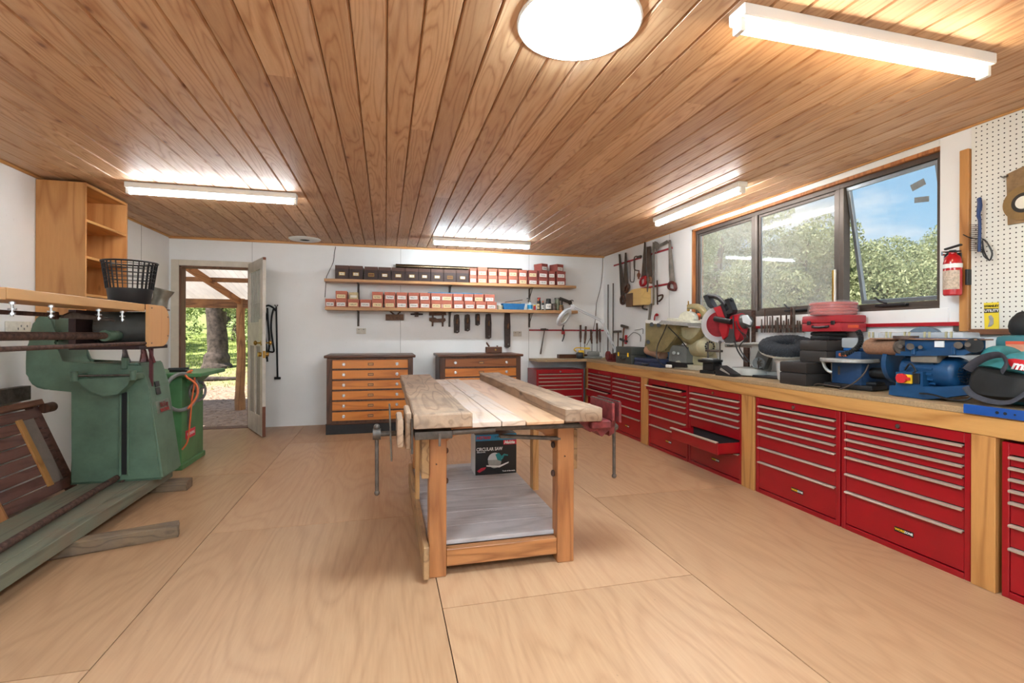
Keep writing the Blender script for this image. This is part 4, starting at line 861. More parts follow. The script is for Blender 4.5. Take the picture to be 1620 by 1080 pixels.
bottle('tall black can standing behind the slim black bottles', 856, .185, .028, m_blackp, m_redtrim, .02, yo=.08, neck=.7)
bottle('squat glass jar with bits in it on the lower shelf', 878, .10, .036, plain('cloudy_jar',(120,104,96),.2,0,.3,30), m_darksteel, .015, yo=.03, neck=.85)
bottle('tall green and silver jar near the shelf end', 885, .185, .040, plain('green_jar',(126,132,106),.25,0,.3,20), m_steel, .02, yo=.06, neck=.9)
bottle('brown turned wooden pot near the end of the lower shelf', 887, .075, .036, m_hardwood, m_brass, .01, neck=.8, yo=-.04)
b_ = sbase(893)+Vector((0,.02,0)); t = thing('hand_tool', 'dark hand tool with a knobbly end propped at the right end of the lower shelf', 'tool', b_)
s = MB(); s.bar((-.03,0,.02),(-.02,0,.16),.02,.02,.003); s.bar((-.06,0,.175),(.09,0,.125),.03,.045,.008); s.ball((.10,0,.12),(.03,.02,.035),10); s.tube([(.10,0,.14),(.13,0,.155),(.15,0,.14)],.006,6,k=3); s.tube([(.10,0,.10),(.14,0,.09),(.15,0,.07)],.006,6,k=3); s.build('tool_body', plain('tool_dark_olive',(58,52,44),.6,.2,.3,40), t, False)
# sockets on the back wall
for lb,a,c in (('double power outlet on the back wall under the shelf bracket',(564,519),(579,528)),('small double power outlet beside the hanging wooden planes',(812,524),(825,532))):
    p,q_ = on_y(*a,YB), on_y(*c,YB); t = thing('power_outlet', lb, 'power outlet', ((p[0]+q_[0])/2,YB,q_[2])); s = MB(); s.bb((p[0],YB-.010,q_[2]),(q_[0],YB-.001,p[2]),.002); s.build('plate', plain('outlet_ivory',(206,200,186),.5), t)
    s = MB(); xm = (p[0]+q_[0])/2
    for k in (-1,1): s = MB(); s.bb((xm+k*.03-.008,YB-.012,p[2]-.022),(xm+k*.03+.008,YB-.0099,p[2]-.012)); s.build('switch', m_greyp, t)
# ================================================================ timber shelving box on the left wall
m_cab = wood('honey_pine_board', (206,150,92), (176,116,62), 'Z', 1.1, .42)
t = thing('pine_bookcase', 'tall honey pine open bookcase hung high on the left wall', 'bookcase', (-2.37,4.74,1.20))
x0,x1,y0,y1,z0,z1 = XL+.002,-2.215,4.42,5.05,1.205,2.325
s = MB(); s.bb((x0,y0,z0),(x1,y0+.020,z1),.001); s.build('side_panel', m_cab, t)
s = MB(); s.bb((x0,y1-.020,z0),(x1,y1,z1),.001); s.build('side_panel', m_cab, t)
s = MB(); s.bb((x0,y0+.020,z0),(x0+.008,y1-.020,z1)); s.build('back_panel', wood('orange_pine_board',(206,138,66),(176,106,44),'Z',1.1,.4), t)
for z in (z1-.02,2.03,1.75,1.46,z0):
    s = MB(); s.bb((x0+.008,y0+.021,z),(x1-.002,y1-.021,z+.02),.001); s.build('shelf', m_pine_y, t)
t = thing('wire_basket', 'small white plastic mesh basket on the bottom shelf of the pine bookcase', 'basket', (-2.33,4.62,1.226))
s = MB()
for i in range(8):
    y = 4.47+.04*i; s.bb((-2.236,y,1.228),(-2.232,y+.006,1.345)); s.bb((-2.40,y,1.228),(-2.396,y+.006,1.345))
for k in range(5):
    z = 1.228+.028*k; s.bb((-2.237,4.47,z),(-2.231,4.756,z+.006)); s.bb((-2.40,4.47,z),(-2.396,4.756,z+.006)); s.bb((-2.40,4.47,z),(-2.232,4.476,z+.006)); s.bb((-2.40,4.75,z),(-2.232,4.756,z+.006))
s.bb((-2.40,4.47,1.227),(-2.232,4.756,1.231)); s.build('mesh', m_white, t)
p = on_x(40,520,XL); q_ = on_x(68,520,XL)
t = thing('power_outlet', 'white power outlet on the left wall below the long sander table', 'power outlet', (XL,4.2,1.17)); s = MB(); s.bb((XL+.001,4.12,1.17),(XL+.014,4.36,1.26),.003); s.build('plate', plain('plate_ivory',(222,218,204),.5), t)
s = MB(); 
for k in range(4): s.bb((XL+.0135,4.22+.03*k,1.20+.02*(k%2)),(XL+.0165,4.228+.03*k,1.215+.02*(k%2)))
s.build('switch', m_greyp, t)
# ================================================================ stroke sander: green casting, timber base, belt frame
t = thing('stroke_sander', 'long green cast-iron belt sander with timber base boards and a pine-topped frame', 'sanding machine', (-1.85,3.6,.0))
m_base = wood('green_stained_plank', (112,112,92), (84,84,68), 'Y', 1.3, .75, dirt=.5, dirt_rgb=(120,92,72))
m_baseface = m_base
BT = .145
for i,(a,b_) in enumerate(((-2.03,-1.665),(-1.66,-1.59))):
    s = MB(); s.bb((a,1.2,.072),(b_,4.32+.0*i,BT),.003); s.build('base_plank', m_base, t)
YB0, YB1 = 3.96, 4.30
m_gbody = m_green
# C-shaped casting outline in x-z, extruded in y, tapering at the foot
prof = [(-2.075,BT+.001),(-2.045,.795),(-2.18,.795),(-2.225,.799),(-2.262,.812),(-2.290,.834),(-2.308,.866),(-2.315,.905),(-2.316,.98),(-2.313,1.08),(-2.306,1.14),(-2.290,1.19),(-2.278,1.24),(-2.268,1.275),(-2.245,1.298),(-2.21,1.303),(-2.18,1.292),(-2.163,1.265),(-2.163,1.21),(-2.158,1.16),(-2.145,1.12),(-2.137,1.06),(-2.136,1.01),(-2.128,.985),(-2.112,.972),(-2.09,.968),(-1.66,.968),(-1.655,.955),(-1.61,.80),(-1.52,BT+.001)]
s = MB(); s.prism(prof, YB0, YB1, 'XZ')
for v in s.bm.verts:
    if v.co.y < YB0+.01 and v.co.x > -1.7: v.co.y += .0
bmesh.ops.bevel(s.bm, geom=[e for e in s.bm.edges if abs((e.verts[0].co-e.verts[1].co).y) < 1e-4 or e.verts[0].co.x > -1.7], offset=.016, segments=3, affect='EDGES')
s.build('casting', m_gbody, t, smoothang=50)
s = MB(); s.bb((-1.765,YB0-.006,.20),(-1.735,YB0+.002,.86)); s.build('slot', plain('slot_black', (14,14,14), .8), t, smoothang=0)
s = MB()
for x in (-1.775,-1.728): s.bb((x-.006,YB0-.010,.19),(x+.006,YB0+.002,.84),.002)
s.bb((-1.77,YB0-.012,.77),(-1.735,YB0-.002,.85),.002); s.bb((-1.765,YB0-.02,.93),(-1.735,YB0+.03,1.01),.003); s.build('slide_guide', m_green, t)
s = MB(); s.prism([(-1.985,.872),(-1.665,.885),(-1.69,.83),(-1.75,.765),(-1.83,.755),(-1.92,.80)], YB0-.10, YB0-.012, 'XZ'); s.build('work_rest', m_green, t)
s = MB(); s.tube([(-1.98,YB0-.11,.895),(-1.66,YB0-.11,.895)],.008,8); s.build('rest_rod', m_steel, t)
for x in (-1.985,-1.652):
    s = MB(); s.cyl((x,YB0-.115,.862),(x,YB0-.115,.925),.020,n=14); s.bb((x-.018,YB0-.115,.865),(x+.018,YB0-.001,.905),.004); s.build('rest_boss', m_green, t)
nx = lambda z: -1.61-(z-.80)*.29 if z > .8 else -1.52-(z-BT)*.137
# plates on the right-hand face
def onface(s, y0, y1, z0, z1, th):
    M = Matrix.Translation((nx(z0)+.002,0,z0)) @ Matrix.Rotation(-math.atan(.20),4,'Y')
    s.bb((0,y0,0),(th,y1,z1-z0),.001,M)
s = MB(); onface(s,4.03,4.25,.60,.69,.004); s.build('maker_plate', plain('plate_greygreen', (126,136,122), .4, .5), t)
M = basis((0,1,0),(-.2,0,.98),(nx(.655)+.010,4.14,.658)); text_mesh('maker_lettering','McKay',.052,plain('plate_maroon',(110,40,36),.5),t,M,.001,'CENTER',.001,.9,0.,True)
M = basis((0,1,0),(-.2,0,.98),(nx(.615)+.010,4.14,.619)); text_mesh('maker_lettering','MACHINE',.034,plain('plate_redink',(150,44,40),.5),t,M,.001,'CENTER',.001,.95,0.,True)
s = MB(); onface(s,4.06,4.13,.735,.785,.004); onface(s,4.06,4.13,.79,.83,.004); s.build('switch_plate', m_badge, t)
# long rails and shafts along y
ZBm = 1.325
s = MB(); s.tube([(-1.75,1.0,1.165),(-1.75,3.76,1.162)],.022,14); s.build('upper_shaft', m_rust, t)
s = MB(); s.tube([(-1.75,3.70,1.162),(-1.75,3.79,1.162)],.036,16); s.bb((-2.15,3.98-.0,1.13),(-1.78,4.10,1.195),.012); s.tube([(-1.75,3.76,1.162),(-1.79,3.95,1.162),(-1.95,4.04,1.162)],.034,12,k=3); s.build('shaft_clamp', m_green, t)
s = MB(); s.tube([(-1.60,1.0,1.106),(-1.60,3.90,1.110)],.012,10); s.build('lower_rod', m_rust, t)
s = MB(); s.bb((-1.80,1.0,1.268),(-1.785,3.30,1.290),.002); s.bb((-1.80,3.25,1.255),(-1.78,3.31,1.298),.004); s.build('angle_rail', m_rust, t)
s = MB(); s.tube([(-1.79,3.3,1.275),(-1.72,3.75,1.262)],.008,8); s.prism([(3.28,1.275),(3.36,1.30),(3.50,1.29),(3.80,1.272),(3.80,1.262),(3.28,1.262)],-1.76,-1.745,'YZ'); s.build('tension_arm', m_darksteel, t)
s = MB(); s.tube([(-1.62,1.0,.150+.03),(-1.80,4.02,BT+.035)],.020,12); s.torus((-1.80,3.97,BT+.035),.045,.010,(0,1,0)); s.build('floor_rod', m_rust, t)
m_mdf = wood('pale_board_edge', (206,158,102), (196,146,90), 'Y', .8, .5, knots=False)
s = MB(); s.bb((-1.85,2.62,1.327),(-1.60,3.885,1.378),.003); s.bb((-1.85,1.0,1.322),(-1.60,2.615,1.373),.003); s.build('long_table', m_mdf, t)
for i,y in enumerate((2.75,3.02,3.45,3.72)):
    s = MB(); s.cyl((-1.66,y,1.255),(-1.66,y,1.325),.006,n=8); s.cyl((-1.66,y,1.262),(-1.66,y,1.272),.012,n=6); s.cyl((-1.66,y,1.284),(-1.66,y,1.292),.016,n=12); s.cyl((-1.66,y,1.31),(-1.66,y,1.322),.012,n=6); s.build('levelling_bolt', m_chrome, t)
s = MB(); s.bb((-1.985,3.78,1.08),(-1.945,4.16,1.33)); s.bb((-1.985,3.78,1.07),(-1.59,4.22,1.095),.002); s.build('drum_bracket', plain('bracket_maroon_dark', (52,30,30), .6, .3), t)
s = MB(); s.cyl((-1.92,4.03,1.218),(-1.605,4.03,1.218),.112,n=40); s.build('belt_drum', plain('drum_black_rubber', (84,84,80), .55, 0, .1, 10), t)
s = MB(); s.bb((-1.90,3.89,1.364),(-1.60,4.24,1.377),.002); s.build('drum_cover', m_darksteel, t)
s = MB(); s.lathe([(.100,0),(.112,.012),(.112,.03)],(-1.93,4.03,1.218),Matrix.Rotation(PI/2,3,'Y'),36); s.build('drum_rim', m_darksteel, t)
sh = [(3.885,1.378),(3.885,1.085)]+[(4.10+.12*math.cos(a)*1.0+.0,1.205+.12*math.sin(a)) for a in [(-PI/2)+i*PI/16 for i in range(0,9)]]+[(4.10+.12*math.cos(a),1.258+.12*math.sin(a)) for a in [i*PI/16 for i in range(0,9)]]
s = MB(); s.prism(sh, -1.597, -1.578, 'YZ'); s.build('drum_guard', wood('guard_ply', (208,156,102), (194,140,88), 'Z', .8, .45, knots=False), t)
s = MB()
for y,z in ((3.93,1.355),(3.93,1.11),(4.19,1.16),(4.19,1.30)): s.cyl((-1.579,y,z),(-1.575,y,z),.005,n=8)
s.build('guard_screw', m_steel, t)
s = MB(); s.tube([(-1.62,4.0,1.07),(-1.60,4.03,.97)],.010,8); s.bb((-1.63,4.02,.80),(-1.61,4.04,1.09)); s.build('support_strut', plain('maroon_strut',(92,44,48),.5,.3), t)
for i,(y,lb,yy0,yy1) in enumerate(((4.24,'short green-grey timber chock under the far end of the sander base',-1.93,-1.40),(3.13,'weathered split timber chock sticking out from under the sander base',-2.2,-1.17))):
    s = MB()
    if i == 0: s.bb((yy0,4.16,0),(-1.44,4.28,.070),.004)
    else: s.bar((yy0,2.92,.036),(-1.17,3.27,.036),.10,.070,.012)
    s.jit(.003 if i else .001,3,2 if i else 0); o = s.build('timber_chock', wood('weathered_timber',(128,104,78),(92,74,54),'X',2.5,.85,dirt=.5)); tag(o, lb, 'timber block')
# rags hanging behind the sander
for (px,py0,py1,w,lb,c) in ((196,549,575,.06,'white rag with a red corner hanging behind the sander',(214,206,208)),(226,549,580,.07,'pink and white rag hanging near the end of the sander',(206,150,148))):
    a = on_y(px,py0,4.20); b_ = on_y(px,py1,4.20)
    s = MB(); s.grid(lambda u,v: Vector((a[0]+(u-.5)*w*(.4+v)+.02*v, 4.20+.016*math.sin(u*9+v*3), 1.069+(b_[2]-1.069)*v)), 9, 8)
    o = s.build('rag', plain('rag_%d'%px, c, .9, 0, .3, 14), open_=True); md = o.modifiers.new('thickness','SOLIDIFY'); md.thickness = .003; tag(o, lb, 'rag')
# ================================================================ waste basket and bucket on the sander
t = thing('waste_basket', 'black plastic waste basket with a slotted upper wall on the sander table', 'waste basket', (-1.765,4.06,1.3785))
def wall_r(z): return .118+.040*(z/.30)
s = MB(); n = 44
s.lathe([(.0001,.0),(.116,0),(.119,.006),(wall_r(.115),.115),(wall_r(.115)-.004,.115),(.113,.01),(.0001,.008)], n=n); s.build('solid_base', m_blackp, t, False)
s = MB()
for i in range(30):
    a = 2*PI*i/30; c,sn = math.cos(a),math.sin(a); s.bar((wall_r(.113)*c,wall_r(.113)*sn,.113),(wall_r(.30)*c,wall_r(.30)*sn,.30),.004,.010,up=(c,sn,0) if False else (0,0,1))
for z in (.165,.19,.225,.25,.285): s.torus((0,0,z),wall_r(z),.0028,n=44,m=5)
s.build('slotted_wall', m_blackp, t, False)
s = MB(); s.torus((0,0,.302),wall_r(.302)+.004,.0065,n=44); s.build('rim', m_blackp, t, False)
t = thing('metal_bucket', 'grey metal funnel-topped bucket behind the waste basket on the drum cover', 'bucket', (-1.735,4.42,1.37))
s = MB(); s.lathe([(.0001,0),(.060,0),(.052,.08),(.054,.10),(.074,.15),(.076,.16),(.071,.16),(.048,.10),(.046,.08),(.0001,.01)], n=28, M=Matrix.Rotation(.25,3,'Y')); s.build('bucket', plain('galvanised', (150,148,136), .45, .6, .25, 9), t, False)
s = MB(); s.bb((-.06,-.30,-.010),(.06,.07,-.001),.002); s.build('stand', m_rust, t, False)
# ================================================================ second green machine with handwheel by the door
t = thing('table_saw', 'bright green cabinet machine with a handwheel and orange hose beside the doorway', 'table saw', (-1.93,4.98,0))
gx0,gx1,gy0,gy1 = -2.25,-1.70,4.80,5.32
s = MB(); s.bb((gx0,gy0,.03),(gx1,gy1,.80),.012); s.build('cabinet', m_green2, t)
s = MB(); s.bb((gx0-.02,gy0-.02,.0),(gx1+.012,gy1+.02,.05),.006); s.build('plinth', m_green2, t)
s = MB(); s.bb((gx0-.05,gy0-.03,.80),(gx1+.16,gy1+.10,.835),.006); s.prism([(gx1,.70),(gx1,.80),(gx1+.10,.80)],gy0+.1,gy1-.1,'XZ'); s.build('table', m_green2, t)
s = MB(); s.bar((gx1-.13,gy0+.10,.85),(gx1+.02,gy0+.05,.85),.02,.02,.004); s.bar((gx1-.16,gy0+.15,.862),(gx1-.02,gy0+.22,.862),.02,.02,.004); s.build('table_clamp', m_blackp, t)
cx_,cy_,cz_ = gx1+.075,gy0+.14,.66
s = MB(); ax = (.9,-.45,0); s.torus((cx_,cy_,cz_),.085,.011,ax,32,8); q_ = Vector(ax).to_track_quat('Z','Y').to_matrix()
for k in range(3):
    a = k*2*PI/3+.4; s.tube([(cx_,cy_,cz_), Vector((cx_,cy_,cz_))+q_@Vector((.083*math.cos(a),.083*math.sin(a),0))],.008,7)
s.cyl(Vector((cx_,cy_,cz_))+Vector(ax)*.02, Vector((cx_,cy_,cz_))-Vector(ax)*.09,.014); s.cyl(Vector((cx_,cy_,cz_+.08)), Vector((cx_,cy_,cz_+.08))+Vector(ax)*.06,.010)
s.build('handwheel', plain('handwheel_grey',(128,124,124),.5,.5,.1,20), t)
s = MB(); s.bb((gx1+.001,gy0+.12,.34),(gx1+.004,gy0+.20,.50)); s.build('instruction_plate', m_steel, t)
s = MB(); s.bb((gx1+.001,gy0+.08,.245),(gx1+.0045,gy0+.30,.32)); s.build('warning_label', m_pink, t)
M = basis((0,1,0),(0,0,1),(gx1+.006,gy0+.19,.282)); text_mesh('label_lettering','WARNING',.036,m_print,t,M,.0004,'CENTER',.0006,1.,0.,True)
s = MB(); s.torus((-1.68,4.74,.68),.155,.016,(.86,-.5,0),36,8); s.build('grey_guard_hose', m_greyp, t)
m_org = plain('orange_hose', (214,104,56), .5, 0, .05)
s = MB(); s.tube([(-1.62,4.70,.54),(-1.56,4.72,.64),(-1.57,4.74,.74),(-1.66,4.76,.82),(-1.62,4.80,.86)],.009,8,k=6); s.tube([(-1.66,4.80,.845),(-1.60,4.79,.80),(-1.62,4.79,.60),(-1.635,4.79,.40),(-1.65,4.785,.25),(-1.69,4.78,.18)],.007,8,k=6); s.build('orange_hose', m_org, t)
# ================================================================ slatted timber thing leaning on the left wall
m_sl = wood('red_brown_slat', (122,82,70), (92,58,50), 'Y', 2, .65, knots=False, dirt=.3, dirt_rgb=(130,110,104))
t = thing('slatted_bench_frame', 'red-brown slatted timber frame leaning against the left wall behind the sander', 'slatted frame', (-2.35,3.4,.0))
M = Matrix.Translation((-2.13,0,0.01)) @ Matrix.Rotation(math.radians(-22),4,'Y')
L0,L1 = 2.2,4.22
zt = .73
for i in range(8):
    s = MB(); z = .09+.076*i; s.bb((-.012,L0,z),(.008,L1-.06,z+.066),.003,M); s.build('slat', m_sl, t)
for y in (L1-.06,3.52,2.5):
    s = MB(); s.bb((-.05,y,.0),(.0 if y > 4 else -.013,y+.06,zt+.0),.004,M); s.build('stile', m_sl, t)
s = MB(); s.bb((-.02,L0,.70),(.035,L1+.01,.74),.004,M); s.build('top_rail', wood('pink_brown_rail',(150,104,82),(116,76,60),'Y',2,.6,knots=False), t)
s = MB(); s.bar((-2.10,3.42,.10),(-2.22,3.36,.50),.05,.04,.003); s.build('front_strut', m_leg, t)
s = MB(); s.bb((.010,3.98,.16),(.018,4.09,.62),.001,M); s.build('grey_plate', plain('plate_greybrown',(146,128,116),.6,0,.1,10), t)
s = MB(); s.bb((.009,3.93,.15),(.022,3.98,.63),.001,M); s.build('plate_batten', m_pine, t)
s = MB(); s.cyl((-2.36,4.22,.64),(-2.36,4.31,.64),.035,n=16); s.build('wheel_hub', m_darkwood, t)
s = MB(); s.bb((XL+.003,2.2,.70),(XL+.06,4.28,.80),.003); o = s.build('rusty_angle', m_darksteel, t)
# ================================================================ things standing on the wall bench
# Each machine is modelled about its own base point; local x runs left to right as seen from the middle of the room.
ZB_ = ZT
def spot(px, py, z=ZT): return on_z(px, py, z)
def scale_at(p): return FPX/(p.x*math.sin(YAW)+p.y*math.cos(YAW))     # pixels per metre at that depth
VR = -YAW
class Lay:                                                          # measured outline points on the upright plane through one base point
    def __init__(s, px, x, rz=-1.40, z=ZT, y=None):
        s.loc = on_x(px, 560, x) if y is None else on_y(px, 560, y); s.loc.z = z; s.rz = rz
        s.u = Vector((math.cos(rz), math.sin(rz), 0)); s.n = Vector((-math.sin(rz), math.cos(rz), 0))
    def __call__(s, px, py, d=0.):
        o = Vector((0,0,HC)); r = Vector(ray(px,py)); q = s.loc + s.n*d; t = (q-o).dot(s.n)/r.dot(s.n); p = o+r*t-s.loc
        return Vector((p.dot(s.u), d, p.z))
# --- dark tool case with yellow latches
def case(name, label, cat, p0, p1, z, mat_, latch=None, group=None):
    t = thing(name, label, cat, ((p0[0]+p1[0])/2,(p0[1]+p1[1])/2,z), 0, group); h = p1[2]
    s = MB(); s.bb((p0[0],p0[1],z),(p1[0],p1[1],z+h*.528),.010); s.build('case_base', mat_, t)
    s = MB(); s.bb((p0[0],p0[1],z+h*.534),(p1[0],p1[1],z+h),.012); s.build('case_lid', mat_, t)
    s = MB(); s.bb((p0[0]+.01,p0[1]+.01,z+h*.50),(p1[0]-.01,p1[1]-.01,z+h*.56)); s.build('case_seam', m_blackp, t)
    x = p0[0]
    if name in ('router_case','black_box'): return t
    s = MB(); ym = (p0[1]+p1[1])/2; s.tube([(x+.006,ym-.06,z+h*.34),(x-.014,ym-.055,z+h*.30),(x-.016,ym,z+h*.26),(x-.014,ym+.055,z+h*.30),(x+.006,ym+.06,z+h*.34)],.008,8,k=3); s.build('case_handle', m_blackp, t)
    if latch:
        for y in (p0[1]+(p1[1]-p0[1])*.2, p0[1]+(p1[1]-p0[1])*.8):
            s = MB(); s.bb((x-.008,y-.015,z+h*.42),(x+.002,y+.015,z+h*.66),.003); s.build('latch', latch, t)
    return t
m_case = plain('charcoal_case', (64,66,60), .5, 0, .08, 20); m_navy = plain('navy_case', (28,44,78), .5, 0, .1, 14)
case('tool_case', 'upright charcoal tool case with yellow latches on the far bench', 'tool case', (2.735,5.10),(2.93,5.50,.20), ZT, m_case, m_yel)
case('blue_toolbox', 'blue steel toolbox standing behind the charcoal tool case', 'toolbox', (2.945,4.88),(3.13,5.36,.165), ZT, plain('steel_blue_box',(74,110,142),.45,0,.06,10))
case('flat_case', 'flat dark navy power tool case lying on the bench', 'tool case', (2.745,4.53),(2.93,5.06,.085), ZT, m_navy)
# --- bench grinder (red) and magnifier lamp
t = thing('small_grinder', 'small dark red iron grinder with a round wheel beside the lamp foot', 'grinder', (2.80,5.68,ZT))
m_redv = MATS['chipped_red_iron']
s = MB(); s.bb((2.74,5.62,ZT+.001),(2.86,5.76,ZT+.02),.004); s.bb((2.77,5.66,ZT+.02),(2.84,5.73,ZT+.10),.01); s.build('body', m_redv, t)
s = MB(); s.cyl((2.735,5.74,ZT+.075),(2.765,5.74,ZT+.075),.058,n=24); s.build('wheel', m_redv, t)
s = MB(); s.cyl((2.77,5.64,ZT+.10),(2.82,5.58,ZT+.12),.012); s.ball((2.82,5.57,ZT+.12),.02,10); s.build('handle', m_rust, t)
L = Lay(975,None,-YAW,ZT,5.95)
t = thing('magnifier_lamp', 'white swing-arm magnifier lamp leaning over the corner counter', 'lamp', L.loc, L.rz)
m_lampw = plain('lamp_white', (214,218,222), .35, 0, .02, 8)
s = MB(); s.bb((-.03,-.03,.001),(.03,.03,.05),.008); s.cyl((0,0,.05),(0,0,.10),.016); s.build('clamp_foot', m_darksteel, t, False)
a, b_, c = L(973,553), L(953,508,-.05), L(906,485,-.12)
s = MB()
for d in (-.012,.012): s.tube([a+Vector((d,0,0)), b_+Vector((d,0,0))],.008,8)
s.build('lower_arm', m_lampw, t, False)
s = MB()
for d in (-.010,.012): s.tube([b_+Vector((0,0,d)), c+Vector((0,0,d))],.009,8)
s.build('upper_arm', m_lampw, t, False)
s = MB(); s.cyl(b_+Vector((0,-.02,0)),b_+Vector((0,.02,0)),.026,n=18); s.cyl(c+Vector((0,-.018,0)),c+Vector((0,.018,0)),.028,n=18); s.bar(c+Vector((0,0,0)), L(898,492,-.13), .03,.03,.006); s.build('joint', m_lampw, t, False)
hc = L(892.5,502,-.14); axv = Vector((.70,-.45,-.56)).normalized(); q_ = axv.to_track_quat('Z','Y').to_matrix()
s = MB(); s.lathe([(.085,-.02),(.125,-.022),(.135,-.008),(.13,.012),(.085,.018),(.085,-.02)], hc, q_, 36, False); s.build('head_ring', m_lampw, t, False, 50)
s = MB(); s.lathe([(.0001,-.004),(.084,-.004),(.084,.004),(.0001,.008)], hc, q_, 28); s.build('lens', plain('lens_glass',(214,206,184),.1,0,0,1,alpha=.55), t, False)
# --- chisels and files standing in a rack in the corner
ch = [(918.5,514,.0,560,m_darkwood),(927,516,-2.,562,m_darkwood),(935,521,1.5,562,m_darkwood),(944.5,511,0,562,m_darkwood),(949,520,.5,560,m_darkwood)]
for i,((px,py,lean,pb,mm),nm) in enumerate(zip(ch,('dark wood handled tool standing farthest left in the corner rack','dark wood handled tool leaning left, second from left in the corner rack','shorter dark handled tool in the middle of the corner rack','tallest dark wood handled tool in the corner rack','slim dark handled tool at the right end of the corner rack'))):
    top = on_y(px,py,YB-.05); bot = on_y(px+lean,pb-8,YB-.05)
    t = thing('long_chisel', nm, 'chisel', (bot.x,bot.y,bot.z), 0, 'long handled chisels in the corner')
    s = MB(); s.tube([bot+Vector((0,0,.10)), (bot+top)/2, top],[.012,.017,.014],10,k=3); s.build('handle', mm, t)
    s = MB(); s.bar((bot.x,bot.y,bot.z-.05),bot+Vector((0,0,.10)),.016,.004,.001); s.build('blade', m_darksteel, t)
t = thing('tool_rack', 'low dark tool rack holding the long chisels on the corner counter', 'rack', (2.66,YB-.06,ZT))
s = MB(); s.bb((2.42,YB-.10,ZT+.001),(2.88,YB-.004,ZT+.055),.004); s.build('rack', m_darkwood_x, t)
L = Lay(926,None,-YAW,ZT,6.50); t = thing('power_tool', 'small grey power tool with a yellow grip on the corner counter', 'power tool', L.loc, L.rz)
s = MB(); s.bb((-.02,-.04,.002),(.24,.06,.035),.01); s.bb((.03,-.04,.03),(.20,.05,.105),.02); s.build('tool_body', m_greyp, t, False)
s = MB(); s.tube([(-.13,0,.10),(-.16,0,.13),(-.12,0,.155),(-.02,0,.15),(.05,0,.148)],.008,8,k=4); s.bb((-.10,-.02,.02),(-.02,.03,.12),.01); s.bb((-.02,-.05,.135),(.06,-.02,.16),.004); s.build('yellow_grip', m_yel, t, False)
s = MB(); s.bb((-.13,-.05,.002),(-.03,.05,.09),.02); s.build('switch_box', m_blackp, t, False)
s = MB(); 
for k in range(5): s.tube([(.22+.02*k,-.04,.01),(.30+.02*k,-.10+.02*k,.02+.012*(k%2)),(.36+.015*k,-.13,.012)],.004,6,k=3)
s.build('lead', m_cream, t, False)
# --- cream scroll saw (C-shaped arm)
L = Lay(1082,2.89); t = thing('scroll_saw', 'cream scroll saw with a big curved C-arm on the bench', 'scroll saw', L.loc, L.rz)
def poly(s, pts, d0, d1, M=None): s.prism([(L(px,py).x, L(px,py).z) for px,py in pts], d0, d1, 'XZ', M)
s = MB(); poly(s, [(1027,508),(1052,508),(1056,515),(1066,516),(1078,513),(1080,530),(1072,540),(1062,548),(1059,556),(1054,557),(1032,555),(1027,545)], -.06,.10)
bmesh.ops.bevel(s.bm, geom=s.bm.edges[:], offset=.012, segments=2, affect='EDGES'); s.build('motor_housing', plain('olive_cream_casting',(140,126,84),.42,.1,.15,14), t, False, 50)
s = MB(); s.tube([L(1090,485),L(1103,485),L(1113,493),(L(1117,508)),L(1112,524),L(1102,536),L(1091,541),L(1080,536),L(1071,524),L(1068,514)],.034,12,k=5,flat=.55); s.build('curved_arm', plain('olive_cream_casting',(140,126,84),.42,.1,.15,14), t, False, 60)
s = MB(); poly(s, [(1073,517),(1110,519),(1104,532),(1092,539),(1082,533)], -.01,.05); s.build('arm_web', m_cream, t, False)
s = MB(); poly(s, [(1066,507),(1108,512),(1108,516),(1060,512)], -.16,.16); s.build('saw_table', m_silver, t, False)
s = MB(); poly(s, [(1068,503),(1104,507),(1106,511),(1066,507)], -.10,.10); s.build('table_insert', plain('ivory_enamel',(206,202,182),.4), t, False)
s = MB(); c = L(1089,506); s.prism([(c.x+.105*math.cos(a), c.z+.085*math.sin(a)) for a in [i*PI/18 for i in range(19)]], -.03,.03,'XZ'); s.build('dome_guard', plain('ivory_guard',(214,212,192),.4), t, False)
s = MB(); s.cyl(L(1089,476), L(1089,496),.006,n=8); s.cyl(L(1089,482),L(1089,492),.014,n=10); s.build('blade_clamp', m_brass, t, False)
s = MB(); poly(s, [(1030,506),(1052,508),(1056,513),(1031,511)], -.08,-.02); s.build('white_cap', m_white, t, False)
s = MB()
for px,py in ((1031,513),(1042,514),(1025,541)): s.cyl(L(px,py,-.09),L(px,py,-.05),.022,n=14)
s.build('knob', m_blackp, t, False)
s = MB(); s.tube([L(1056,511,-.08),L(1048,530,-.09),L(1040,548,-.10),L(1039,565,-.14),L(1046,575,-.16),L(1056,580,-.18)],.005,6,k=5); s.tube([L(1057,517,-.07),L(1075,535,-.08),L(1088,552,-.08)],.005,6,k=4); s.build('power_lead', m_blackp, t, False)
s = MB(); s.box(L(1058,579,-.18),(.07,.03,.03),.006); s.build('plug', m_white, t, False)
s = MB(); poly(s, [(1060,545),(1087,549),(1086,574),(1058,571)], 0,.16); s.build('pedestal', m_greyp, t, False)
s = MB(); s.cyl(L(1066,558,-.03),L(1066,558,.0),.018); s.cyl(L(1073,559,-.03),L(1073,559,.0),.012); s.build('adjuster', m_steel, t, False)
s = MB(); poly(s, [(1044,571),(1087,574),(1088,581),(1042,579)], -.02,.18); s.build('foot', m_blackp, t, False)
s = MB(); s.cyl(L(1025,553,.10),L(1050,562,.08),.055,n=20); s.build('wooden_drum', plain('tan_drum',(186,142,112),.6,0,.1,10), t, False)
